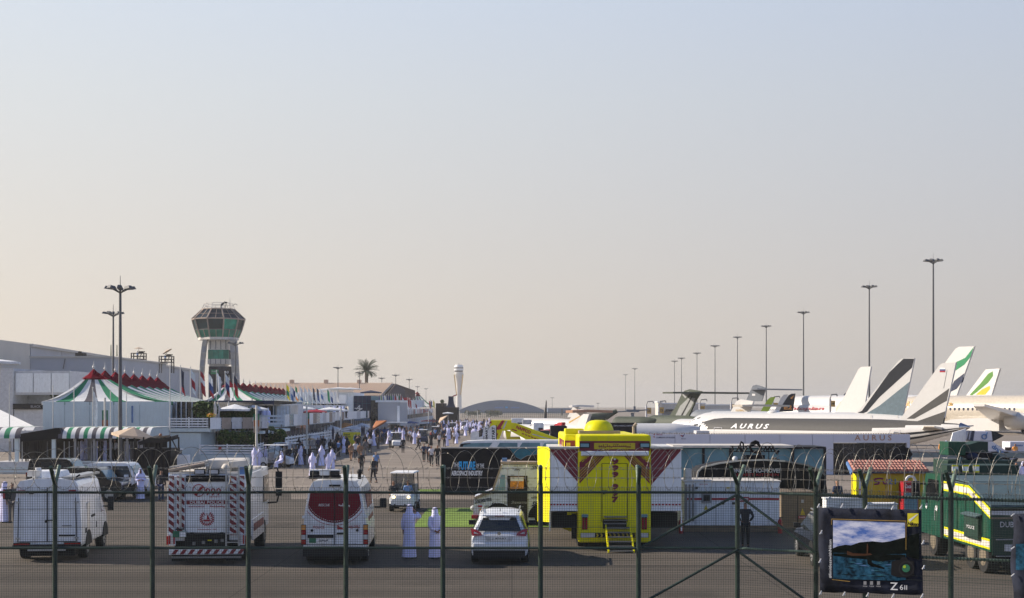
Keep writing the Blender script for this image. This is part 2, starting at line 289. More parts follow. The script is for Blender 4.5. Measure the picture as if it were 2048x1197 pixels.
# artificial turf laid on the asphalt
mb = MB(); mb.box((0, 0, .02), (1, 1, .024), 'turf')
for i, (a, b_, c, d, lab) in enumerate([(-4.15, 56.5, 3.1, 67.0, 'large bright green turf mat laid beside the food truck'), (-6.4, 78.5, -3.8, 82.0, 'small green turf strip at the foot of the black billboard'), (12.5, 56.2, 19.5, 62.0, 'green turf mat under the right wing of the yellow truck')]):
 t = MB(); t.box(((a+c)/2, (b_+d)/2, .024), (c-a, d-b_, .024), 'turf'); tag(t.build('turf_mat'), lab, 'turf mat')
# far scrub along the airfield fence
# ================================================================ haze: one closed box of thin dusty air
hz = MB(); hz.box((0, 2270, 29.5), (6900, 4760, 61), 'white'); hz = hz.build('haze'); hz['kind'] = 'stuff'
hm = bpy.data.materials.new('haze_air'); hm.use_nodes = True; n = hm.node_tree; n.nodes.clear()
ho = n.nodes.new('ShaderNodeOutputMaterial'); hv = n.nodes.new('ShaderNodeVolumePrincipled')
hv.inputs['Color'].default_value = (.93, .91, .89, 1); hv.inputs['Density'].default_value = .00022; hv.inputs['Anisotropy'].default_value = .3
n.links.new(hv.outputs[0], ho.inputs['Volume']); hz.data.materials.clear(); hz.data.materials.append(hm)
# ================================================================ distant airfield
def far_hangar():
 d = 900; t = thing('aircraft_hangar', 'large arched grey-blue hangar on the horizon right of the far control tower', 'hangar', (X(1003, d), d, 0))
 k = d/FPX; w = 85*k; pts = []
 for i in range(15):
  a = i/14; pts.append((-w+2*w*a, 0, Z(821, d)+(Z(800.5, d)-Z(821, d))*sin(pi*a)**.85))
 mb = MB(); zb = Z(826, d); mb.prism([(-w, 0, zb)]+pts+[(w, 0, zb)], (0, 60, 0), 'farhangar'); mb.build('arched_roof', t)
 mb = MB(); mb.box((0, 30.2, zb/2), (2*w, 59, zb), 'farhangar2'); mb.build('lower_wall', t)
 for i in range(10):
  mb = MB(); mb.box((-w+2*w*(i+.5)/10, .55, zb*.48), (2*w/10*.94, .5, zb*.9), 'farhangar2'); mb.build('door_panel', t)
 mb = MB(); mb.box((w+33*k/2+8, 20, Z(817, d)/2), (66*k, 40, Z(817, d)), 'farhangar'); mb.build('annex', t)
 for (px, py, ww, m) in [(998, 815.7, 17, 'midblue'), (1013, 815.2, 5, 'cyan'), (1030, 815.7, 17, 'midblue')]:
  mb = MB(); mb.box((X(px, d)-X(1003, d), -.3, Z(py, d)), (ww*k, .3, 3*k), m); mb.build('sign_lettering', t)
far_hangar()
def far_tower():
 d = 1450; k = d/FPX; t = thing('control_tower', 'tall slender white control tower in the hazy distance', 'tower', (X(917.5, d), d, 0))
 z = lambda y: Z(y, d); mb = MB()
 R_ = lambda w, zz, n=12: [(w*k*cos(2*pi*i/n), w*k*sin(2*pi*i/n), zz) for i in range(n)]
 mb.loft([R_(6.2, 0), R_(5.6, z(800)), R_(5.5, z(775)), R_(7.5, z(760)), R_(10.5, z(748))], 'jetwhite'); mb.build('shaft', t)
 mb = MB(); mb.loft([R_(8.2, z(748)), R_(8.8, z(744.5))], 'jetwhite'); mb.loft([R_(8.8, z(741.5)), R_(9.2, z(738)), R_(9.2, z(733.5)), R_(7, z(730))], 'white'); mb.build('cab', t)
 mb = MB(); mb.loft([R_(8.3, z(744.5)), R_(8.6, z(741.5))], 'glass'); mb.loft([R_(9.5, z(737.4)), R_(9.5, z(735.2))], 'glass'); mb.build('window_band', t)
 mb = MB()
 for s in (-1, 1): mb.prism([(s*9.6*k, -8*k, z(750)), (s*7.4*k, -8*k, z(750)), (s*3.5*k, -6.6*k, z(790)), (s*5*k, -6.6*k, z(790))], (0, .6, 0), 'ethyellow')
 mb.build('rib', t)
 mb = MB(); mb.cyl((0, 0, z(730)), (0, 0, z(726)), .4*k, m='mast', n=5); mb.build('antenna', t)
far_tower()
mat('scrub', (.10, .10, .055), rough=.95, var=.3)
mb = MB(); rd = random.Random(3)
def leafmass(mb, x, y, z, rx, ry, rz, n, s, m='hedge', m2='hedge2', rd=rd):
 for i in range(n):
  a = rd.random()*2*pi; u = rd.random()*2-1; q = rd.random()**.4; c = Vector((x+rx*q*cos(a)*(1-u*u)**.5, y+ry*q*sin(a)*(1-u*u)**.5, z+rz*q*u))
  v1 = Vector((rd.uniform(-1,1), rd.uniform(-1,1), rd.uniform(-1,1))).normalized()*s*rd.uniform(.6,1.2); v2 = v1.orthogonal().normalized()*s*.6
  mb.add([c-v1, c+v2, c+v1, c-v2], [(0,1,2,3)], m2 if rd.random() < .35 else m)
for i in range(12):
 x = (938, 980)[i//6]+(i%6)*3.6+rd.uniform(-2, 2); d = 640; leafmass(mb, X(x, d), d, 1.6, 2.2, 2, rd.uniform(.6, 2.2), 60, .5, 'scrub', 'scrub')
o = mb.build('scrub_line'); o['kind'] = 'stuff'; o['label'] = 'low dusty scrub along the airfield in front of the far hangar'
mb = MB()
for i in range(60):
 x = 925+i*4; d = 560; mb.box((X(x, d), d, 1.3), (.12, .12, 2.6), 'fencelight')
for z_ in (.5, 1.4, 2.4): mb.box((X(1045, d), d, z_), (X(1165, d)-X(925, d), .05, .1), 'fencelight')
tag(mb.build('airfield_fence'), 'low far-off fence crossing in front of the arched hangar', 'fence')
# ================================================================ old control tower with green glass
def near_tower():
 d = 300.0; k = d/FPX; x0 = X(437, d); t = thing('control_tower', 'octagonal control tower with green glass cab on splayed concrete legs', 'tower', (x0, d, 0))
 z = lambda y: Z(y, d)
 def ring(w, y, n=10, off=.16): return [(w*k/2*cos(2*pi*(i+off)/n), w*k/2*sin(2*pi*(i+off)/n), z(y)) for i in range(n)]
 A, B_, C_, E_ = ring(66, 620.5), ring(105, 638.5), ring(92, 661), ring(80, 676)
 mb = MB(); mb.loft([E_, ring(80, 681)], 'offwhite', sm=False); mb.loft([ring(68, 620.4), ring(68, 618.6)], 'tan', sm=False); mb.loft([B_, ring(107.5, 639.8), ring(106, 641.3)], 'tan', sm=False, cap=(False, False)); mb.build('ring_beam', t)
 mb = MB(); s_ = lambda r, f=.985: [(x*f, y*f, zz) for x, y, zz in r]
 mb.loft([s_(A), s_(B_)], 'solargl', sm=False, cap=(False, False)); mb.build('upper_glazing', t)
 mb = MB(); mb.loft([s_(B_), s_(C_)], lambda r, i: ['towergl', 'greengl'][i == 8], sm=False, cap=(False, False)); mb.build('cab_glazing', t)
 mb = MB(); mb.loft([s_(C_), s_(E_)], 'greengl2', sm=False, cap=(False, False)); mb.build('lower_glazing', t)
 for i in range(10):
  mb = MB()
  for a, b in ((A, B_), (B_, C_), (C_, E_)): mb.bar(a[i], b[i], .26, 'tan')
  mb.build('mullion', t)
 mb = MB()
 for i in range(10):
  j = (i+1) % 10
  for a, b in ((A, B_), (C_, E_)):
   pa = (Vector(a[i])+Vector(a[j]))/2; pb = (Vector(b[i])+Vector(b[j]))/2; mb.bar(pa, pb, .12, 'tan')
  mb.bar(C_[i], C_[j], .16, 'mast')
  pa = (Vector(A[i])+Vector(B_[i]))/2; pb = (Vector(A[j])+Vector(B_[j]))/2; mb.bar(pa, pb, .1, 'tan')
 mb.build('glazing_bar', t, kind='stuff')
 mb = MB()
 for (w, yy) in ((56, 613), (54, 607.5)):
  r = ring(w, yy)
  for i in range(10): mb.bar(r[i], r[(i+1) % 10], .09, 'offwhite')
 r0, r1 = ring(66, 620), ring(54, 607)
 for i in range(10): mb.bar(r0[i], r1[i], .12, 'offwhite')
 mb.cyl((23*k, 0, z(620)), (23*k, 0, z(596)), .08, .03, 'mast', n=5); mb.tube([(28*k, 0, z(612)), (34*k, 0, z(608)), (38*k, 0, z(611))], .07, 'mast'); mb.build('roof_railing', t)
 mb = MB(); c0 = X(441, d)-x0
 mb.box((c0, 0, (z(681)+z(701))/2), (40*k, 40*k, z(681)-z(701)), 'offwhite'); mb.box((c0, 0, (z(719)+z(729.5))/2), (42*k, 42*k, z(719)-z(729.5)), 'offwhite'); mb.box((c0-3*k, 0, z(729)/2), (32*k, 32*k, z(729)), 'offwhite'); mb.build('shaft', t)
 for i in range(4):
  mb = MB(); mb.box((c0+(i-1.5)*10.3*k, -19*k, (z(701)+z(719))/2), (10*k, 4*k, z(701)-z(719)), ['greengl2', 'greengl', 'greengl', 'greengl2'][i]); mb.build('window', t)
 mb = MB()
 for i in (-1.5, -.5, .5, 1.5):
  mb.box((c0+i*10*k, -20.4*k, (z(682)+z(700))/2), (.12, .12, z(682)-z(700)), 'mast'); mb.box((c0+i*10*k, -21.4*k, (z(719)+z(729))/2), (.12, .12, z(719)-z(729)), 'mast')
 mb.build('panel_joint', t, kind='stuff')
 mb = MB(); mb.box((c0, 1, (z(701)+z(719))/2), (36*k, 36*k, z(701)-z(719)), 'darkcabin'); mb.build('core', t)
 for (pa, pb, w0, w1, yy) in (((417.5, 680), (406, 800), 9, 9, -3), ((472, 680), (479, 800), 13, 13, -3), ((430, 681), (428, 800), 8, 8, 4)):
  mb = MB(); N = 9
  for i in range(N):
   a = i/N; b = (i+1)/N; f = lambda q: (X(pa[0]+(pb[0]-pa[0])*q**.7, d)-x0, z(pa[1]+(pb[1]-pa[1])*q) if q < 1 else 0)
   xa, za = f(a); xb, zb = f(b); w = w0*k/2
   mb.prism([(xa-w, yy-w, za-.05), (xa+w, yy-w, za-.05), (xb+w, yy-w, zb), (xb-w, yy-w, zb)], (0, 2*w, 0), 'grey' if i % 2 else 'concrete')
  mb.build('leg', t)
 mb = MB(); mb.box((X(446, d)-x0, -24*k, (z(734)+z(800))/2), (46*k, .3, z(734)-z(800)), 'fabricnavy'); bn = mb.build('banner', t)
 mb = MB(); mb.box((X(435, d)-x0, -24*k-.25, z(745)), (15*k, .1, 9*k), 'emgreen'); mb.build('banner_panel', t)
 txt('DUBAI', (X(435, d)-x0, -24*k-.35, z(744)), 10*k, 2.6*k, 'lightgrey', t)
 txt('30', (X(459, d)-x0, -24*k-.35, z(745.5)), 8*k, 5*k, 'whiteprint', t)
 mb = MB()
 for i in range(12):
  a = 2*pi*i/12; mb.bar((X(446, d)-x0+1.2*k*cos(a), -24*k-.3, z(766)+1.2*k*sin(a)), (X(446, d)-x0+4.6*k*cos(a+.5), -24*k-.3, z(766)+4.6*k*sin(a+.5)), .1, 'whiteprint')
 mb.build('emblem', t)
 p = thing('camera_operator', 'person bending over a camera on the tower roof', 'person', (X(449, d), d-3, z(620)))
 mb = MB(); mb.cyl((-.1, 0, 0), (0, 0, .9), .12, .2, 'darkcloth'); mb.cyl((0, 0, .85), (.5, 0, 1.35), .24, .2, 'darkcloth'); mb.sph((.72, 0, 1.5), .15, 'hair'); mb.cyl((.45, -.1, 1.3), (.9, -.1, 1.2), .08, m='darkcloth', n=6); mb.build('body', p)
 mb = MB(); mb.box((1.0, 0, 1.35), (.5, .25, .3), 'black')
 for a in (0, 2.1, 4.2): mb.cyl((1, 0, 1.2), (1+.5*cos(a), .5*sin(a), 0), .035, m='black', n=4)
 q = thing('tripod_camera', 'black camera on tripod beside the person on the tower roof', 'camera', (X(449, d), d-3, z(620))); mb.build('camera', q)
near_tower()
# ================================================================ mast lights
def mast(px, ptop, d, hpx, lab, grp, heads=8, rad=1.5, thick=.16, top_rod=True, cat='light mast', zt=None):
 zt = Z(ptop, d); x = X(px, d); k = d/FPX; t = thing('mast_light', lab, cat, (x, d, 0), 0, grp)
 mb = MB(); mb.cyl((0, 0, 0), (0, 0, zt), thick, thick*.55, 'mast', n=8); mb.build('pole', t)
 mb = MB()
 for i in range(heads):
  a = 2*pi*(i+.3)/heads; mb.cyl((0, 0, zt-rad*.35), (rad*.55*cos(a), rad*.55*sin(a), zt-.05), .05*rad**.5, m='mast', n=4)
 mb.cyl((0, 0, zt-.06*rad), (0, 0, zt+.18*rad), .2*rad, .12*rad, 'mast', n=8)
 if top_rod: mb.cyl((0, 0, zt), (0, 0, zt+rad*.9), .035, .02, 'mast', n=4)
 mb.build('bracket', t)
 for i in range(heads):
  a = 2*pi*(i+.3)/heads; c = (rad*.78*cos(a), rad*.78*sin(a), zt+.03*rad)
  h = MB(); h.box(c, (rad*.60, rad*.36, rad*.20), 'mast', rz=a, top=(.7, .7), ry=-.12); h.build('lamp_head', t)
 return t
mast(240.5, 577, 100, 0, 'nearest tall dark light mast, in front of the striped tent', 'street light masts', 8, 1.05, .17)
mast(226.5, 627, 128, 0, 'light mast with three lamp clusters just behind the nearest left mast', 'street light masts', 6, .95, .14)
for px, pt, d, nm in [(471, 687, 189, 'light mast in front of the right leg of the old control tower'), (676, 736, 312, 'light mast between the old tower and the palm tree'), (719, 746, 358, 'light mast touching the left side of the palm crown'), (763.5, 757, 425, 'low light mast just right of the palm tree'), (791.5, 751, 390, 'light mast over the right end of the tan roofed hall'), (818.5, 759.5, 445, 'light mast standing over the brown gable end'), (835, 774, 616, 'small far light mast, second left of the far control tower'), (852, 778, 700, 'small far light mast nearest to the far control tower')]:
 mast(px, pt, d, 0, nm, 'street light masts', 6, 1.05, .14)
RM = [(1866.5, 522, 230), (1738.5, 574, 281), (1607, 625.5, 359), (1532.5, 653, 420), (1475, 675, 487), (1430, 692.5, 560), (1394, 707, 634), (1363, 717, 700), (1349, 723, 747), (1269.5, 738, 896), (1251, 750, 1067)]
RL = ['tallest, rightmost high mast behind the white jet tail with the small flag', 'high mast rising behind the plain white tail fin', 'high mast rising behind the airliner with red lettering', 'high mast left of the black tail with orange letters', 'high mast passing the grey military T-tail', 'high mast just right of the camouflage T-tail', 'high mast directly above the camouflage T-tail', 'right one of the close pair of high masts left of the camouflage tail', 'left one of the close pair of high masts left of the camouflage tail', 'right one of the two lone far masts over the yellow truck', 'left one of the two lone far masts over the yellow truck']
for (px, pt, d), l in zip(RM, RL): mast(px, pt, d, 0, l, 'high masts along the aircraft parking', 8, 1.55 if d < 500 else 1.9, .24)
mast(1104.5, 796, 1100, 0, 'tiny far mast right of the arched hangar', 'far small masts', 4, 1.6, .2)
mast(1196, 807, 1100, 0, 'tiny far mast over the white T-tails', 'far small masts', 4, 1.6, .2)
# ================================================================ long hangar hall behind the chalets
def hall():
 # facade runs away from the camera; its top falls to the horizon
 t = thing('exhibition_hall', 'huge pale windowless hall stretching away behind the striped tents', 'hall')
 zt = 18.0; Dof = lambda py: (zt-CH)*FPX/(HY-py)
 P0 = (X(-60, Dof(672)), Dof(672)); P1 = (X(0, Dof(680)), Dof(680)); P2 = (X(120, Dof(696.5)), Dof(696.5)); P3 = (X(403, Dof(742)), Dof(742))
 mb = MB()
 def seg(a, b, m, z0=0, z1=zt, th=60): mb.prism([(a[0], a[1], z0), (b[0], b[1], z0), (b[0], b[1], z1), (a[0], a[1], z1)], (-th, 0, 0), m)
 seg(P1, (X(60, Dof(688)), Dof(688)), 'beigewall'); seg((X(-200, 200), 200), P1, 'beigewall')
 mb.build('sunlit_end_wall', t)  # warm sunlight on this end put into the beige; the shaded stretch is grey
 mb = MB(); a = (X(60, Dof(688)), Dof(688)); N = 9
 for i in range(N):
  q0 = i/N; q1 = (i+1)/N; A = (a[0]+(P3[0]-a[0])*q0, a[1]+(P3[1]-a[1])*q0); B = (a[0]+(P3[0]-a[0])*q1, a[1]+(P3[1]-a[1])*q1)
  m = MB(); m.prism([(A[0]+.1, A[1]+.3, 0), (B[0]+.1, B[1], 0), (B[0]+.1, B[1], zt-.6), (A[0]+.1, A[1]+.3, zt-.6)], (-50, 0, 0), 'greywall'); m.build('wall_panel', t)
 mb = MB(); mb.prism([(a[0]+.6, a[1], zt-.6), (P3[0]+.6, P3[1], zt-.6), (P3[0]+.6, P3[1], zt), (a[0]+.6, a[1], zt)], (-50, 0, 0), 'beigewall'); mb.build('parapet', t)  # sunlit warm roof edge put into the parapet colour
 d = 250; mb = MB(); mb.box((X(142, d)+0, d+20, Z(716, d)/2), (X(222, d)-X(62, d), 40, Z(716, d)), 'greywall'); mb.box((X(142, d), d+20, Z(716, d)+.15), (X(222, d)-X(62, d)+.6, 40.6, .3), 'beigewall')  # top slab carries the same sunlit edge as beige colour
 mb.bar((X(131, d), d-.2, Z(718, d)), (X(127, d), d-.2, Z(738, d)), .12, 'mast'); mb.build('grey_annex', t)
 mb = MB(); mb.box((X(155, d), d+2, Z(711, d)), (1.5, 2, 1.0), 'darkcabin'); mb.box((X(153, d), d+2, Z(706, d)), (.5, .5, .7), 'darkcabin'); mb.build('roof_vent', t)
hall()
def roof_platform(px, py, d, lab, tilt):
 k = d/FPX; t = thing('camera_platform', lab, 'platform', (X(px, d), d, 0)); z0 = Z(py, d); w = 25*k
 mb = MB()
 for x in (-w/2, w/2):
  for y in (-.9, .9): mb.bar((x, y, 12 if d > 200 else z0-3), (x, y, z0+1.3), .2, 'truss')
 for zz in (z0, z0+.6, z0+1.25):
  for y in (-.9, .9): mb.bar((-w/2, y, zz), (w/2, y, zz), .15, 'truss')
  for x in (-w/2, w/2): mb.bar((x, -.9, zz), (x, .9, zz), .08, 'truss')
 mb.box((0, 0, z0), (w, 1.8, .15), 'truss'); mb.build('scaffold', t)
 u = thing('parasol', 'beige parasol over the '+lab, 'parasol', (X(px, d), d, z0)); mb = MB()
 mb.cyl((0, 0, 0), (0, 0, 2.3), .04, m='mast', n=5); mb.build('pole', u)
 mb = MB(); n_ = 8; ap = Vector((0, 0, 2.55)); M = Matrix.Rotation(tilt, 3, 'Y'); rr = [M @ Vector((1.15*cos(2*pi*i/n_), 1.15*sin(2*pi*i/n_), -.32))+ap for i in range(n_)]
 for i in range(n_): mb.add([ap, rr[i], rr[(i+1) % n_]], [(0, 1, 2)], 'beige')
 mb.build('canopy', u)
 c = thing('camera_operator', 'cameraman standing on the '+lab, 'person', (X(px, d)-.3, d, z0)); mb = MB(); mb.cyl((0, 0, 0), (0, 0, .9), .13, .17, 'darkcloth'); mb.cyl((0, 0, .88), (.05, 0, 1.45), .19, .2, 'bluecloth' if tilt < .2 else 'darkcloth'); mb.sph((.07, 0, 1.63), .12, 'hair'); mb.cyl((.1, -.15, 1.35), (.6, -.15, 1.45), .06, m='darkcloth', n=5); mb.build('body', c)
 c = thing('broadcast_camera', 'black broadcast camera on the '+lab, 'camera', (X(px, d)+.5, d, z0)); mb = MB(); mb.box((0, 0, 1.5), (.9, .35, .4), 'black'); mb.cyl((.4, 0, 1.5), (.8, 0, 1.6), .12, m='black', n=6)
 for a in (0, 2.1, 4.2): mb.cyl((0, 0, 1.3), (.55*cos(a), .55*sin(a), 0), .05, m='black', n=4)
 mb.build('camera', c)
roof_platform(277.5, 719, 285, 'left scaffold platform on the hall roof', .05)
roof_platform(333, 725, 285, 'right scaffold platform on the hall roof', -.55)
# white block building at the left edge
def block_left():
 d = 150; k = d/FPX; t = thing('chalet_building', 'white boxy two storey chalet at the left edge of the picture', 'building', (X(0, d), d, 0)); z = lambda y: Z(y, d); x = lambda p: X(p, d)-X(0, d)
 mb = MB(); mb.box((x(-40), 6, z(737)/2), (x(26)-x(-106), 12, z(737)), 'lightgrey'); mb.build('left_wall', t)
 mb = MB(); mb.box((x(82), 3.5, (z(742)+z(790))/2), (x(138)-x(27), 6, z(742)-z(790)), 'lightgrey'); mb.box((x(82), 7, z(742)/2), (x(137)-x(27), 5, z(742)), 'lightgrey'); mb.build('upper_wall', t)
 for i in range(3):
  mb = MB(); mb.box((x(46+i*36), .42, (z(743)+z(789))/2), (x(34)-x(0), .05, z(743)-z(789)-.4), 'white'); mb.build('wall_panel', t)
 mb = MB(); mb.box((x(60), 2, z(819)/2), (x(90)-x(27), 4, z(819)), 'lightgrey'); mb.build('lower_wall', t)
 mb = MB(); mb.box((x(57), -.2, (z(808)+z(819))/2), (x(88)-x(30), .3, z(808)-z(819)), 'darkcabin'); mb.build('terrace_rail', t)
 txt('BLACK', (x(74), -.4, z(813.5)), 20*k, 5*k, 'grey', t)
 mb = MB(); mb.box((x(60), .08, (z(847)+z(859))/2), (x(76)-x(40), .15, z(847)-z(859)), 'glassdark'); mb.build('window', t)
 for i, px in enumerate((98, 107, 117, 128)):
  c = thing('cypress_shrub', ['first', 'second', 'third', 'fourth'][i]+' small dark cypress from the left on the white chalet roof terrace', 'shrub', (X(px, d), d+1, z(796)), 0, 'potted cypresses'); mb = MB()
  leafmass(mb, 0, 0, .9+.05*i, .34, .34, 1.1, 160, .16, 'hedge', 'hedge'); mb.build('crown', c); mb = MB(); mb.cyl((0, 0, -.6), (0, 0, .3), .07, m='trunk', n=5); mb.build('trunk', c)
block_left()
# ================================================================ striped marquees
def marquee(xc, y0, w, dep, ze, zp, n, lab, shear=0.0, endm='pale', zf=None, striped=True, fins=True, seq=None):
 """n pyramid bays in a row going away; near end at y0; ridge at xc, w wide, concave striped flanks"""
 t = thing('striped_marquee', lab, 'marquee', (xc[0], y0, 0)); x1 = xc[1]; kx = xc[2]; bay = dep
 cols = ['tentwhite', 'tentgreen', 'tentwhite', 'tentgrey']; H = 18.0
 def px_(x, y): return x+kx*y
 H0 = zp-(zp-ze)*.28      # valley height of the ridge between two peaks
 def zr(f): return H0+(zp-H0)*abs(1-2*f)**0*(1-abs(2*f-1))**1.15
 seq = seq or ['tentwhite', 'tentgreen', 'tentwhite', 'tentgrey']
 for b in range(n):
  ya, yb = b*bay, (b+1)*bay; ym = (ya+yb)/2; peak = (px_(0, ym), ym, zp)
  mbs = MB(); rdm = MB(); val = MB()
  if b == 0:                        # fan of stripes on the near end, up to the first peak
   A = Vector((px_(x1[0], 0), 0, ze)); B = Vector((px_(x1[1], 0), 0, ze)); Pk = Vector(peak); ns = 9; K = 9
   for i in range(ns):
    e0 = A+(B-A)*i/ns; e1 = A+(B-A)*(i+1)/ns; m = ['tentwhite', 'tentgreen', 'tentwhite', 'tentgrey', 'tentwhite', 'tentgreen', 'tentwhite', 'tentwhite', 'tentgreen'][i]; prev = None
    for q in range(K+1):
     s = q/K; h = ze+(zp-ze)*s**1.5; c0 = e0.lerp(Pk, s); c1 = e1.lerp(Pk, s); c0.z = c1.z = h
     if prev: (rdm if s > .80 else mbs).add([prev[0], prev[1], c1, c0], [(0, 1, 2, 3)], 'tentred' if s > .80 else m, True)
     prev = (c0, c1)
    val.add([e0+Vector((0, -.03, 0)), e1+Vector((0, -.03, 0)), e1+Vector((0, -.03, -.3)), e0+Vector((0, -.03, -.3))], [(0, 1, 2, 3)], m)
  for side in (0, 1):
   ns, K = 8, 9
   for i in range(ns):
    f0, f1 = i/ns, (i+1)/ns; m = seq[(i*len(seq)//ns) % len(seq)]; prev = None
    for q in range(K+1):
     u = q/K; pts = []
     for f in (f0, f1):
      y = ya+bay*f; yr = y
      if b == 0 and f < .5: yr = y+(ym-y)*u**.8      # near half leans to the first peak
      r = zr(f) if not (b == 0 and f < .5) else zp
      r = H0+(r-H0)*u**3; hh = ze+(r-ze)*u**1.55; pts.append(Vector((px_(x1[side], y)*(1-u)+px_(0, yr)*u, y*(1-u)+yr*u, hh)))
     if prev:
      red = u > .80; (rdm if red else mbs).add([prev[0], prev[1], pts[1], pts[0]], [(0, 1, 2, 3)], 'tentred' if red else m, True)
     prev = pts
    ox = .03 if side else -.03
    p0 = Vector((px_(x1[side], ya+bay*f0)+ox, ya+bay*f0, ze)); p1 = Vector((px_(x1[side], ya+bay*f1)+ox, ya+bay*f1, ze)); dz = Vector((0, 0, .3)); val.add([p0, p1, p1-dz, p0-dz], [(0, 1, 2, 3)], m)
  for i in range(8):               # gathered red cone round the king pole
   for sgn in (1,):
    a0, a1 = 2*pi*i/8, 2*pi*(i+1)/8; rr_ = 1.2; zz = zp-.74
    c = Vector((peak[0], peak[1], zp+.12)); e0 = Vector((peak[0]+rr_*.85*cos(a0), peak[1]+rr_*.6*sin(a0), zz)); e1 = Vector((peak[0]+rr_*.85*cos(a1), peak[1]+rr_*.6*sin(a1), zz)); md0 = e0.lerp(c, .5)-Vector((0, 0, .1)); md1 = e1.lerp(c, .5)-Vector((0, 0, .1))
    rdm.add([e0, e1, md1, md0], [(0, 1, 2, 3)], 'tentred', True); rdm.add([md0, md1, c], [(0, 1, 2)], 'tentred', True)
  mbs.build('canopy', t); rdm.build('red_cap', t); val.build('valance', t)
  if fins:
   fn = MB(); fn.cyl((peak[0], peak[1], zp-.1), (peak[0], peak[1], zp+.75), .05, .03, 'polewhite', n=6); fn.sph((peak[0], peak[1], zp+.22), .13, 'polewhite', 8, 5); fn.cyl((peak[0], peak[1], zp+.3), (peak[0], peak[1], zp+.62), .1, .02, 'polewhite', n=6); fn.build('finial', t)
 return t
MQ = marquee((-35.2, (-3.8, 6.7), -.10), 112, 0, 4.75, 5.47, 8.15, 8, 'nearest row of green and white striped tent peaks with red caps')
M2 = marquee((-37.4, (-3.4, 5.8), -.080), 176, 0, 8.0, 5.6, 8.4, 11, 'second row of striped tent peaks behind the dark flat canopy', seq=['tentwhite', 'tentgreen', 'tentwhite', 'tentgrey'])
M3 = marquee((-44.4, (-2, 8.5), -.06), 266, 0, 5.5, 5.2, 8.2, 3, 'third striped tent with plain concave flank beside the row of flags', seq=['tentwhite', 'tentgreen', 'tentwhite'])
M4 = marquee((-33, (-3, 6), -.06), 470, 0, 7, 5, 10, 2, 'small far striped tent near the black street tower')
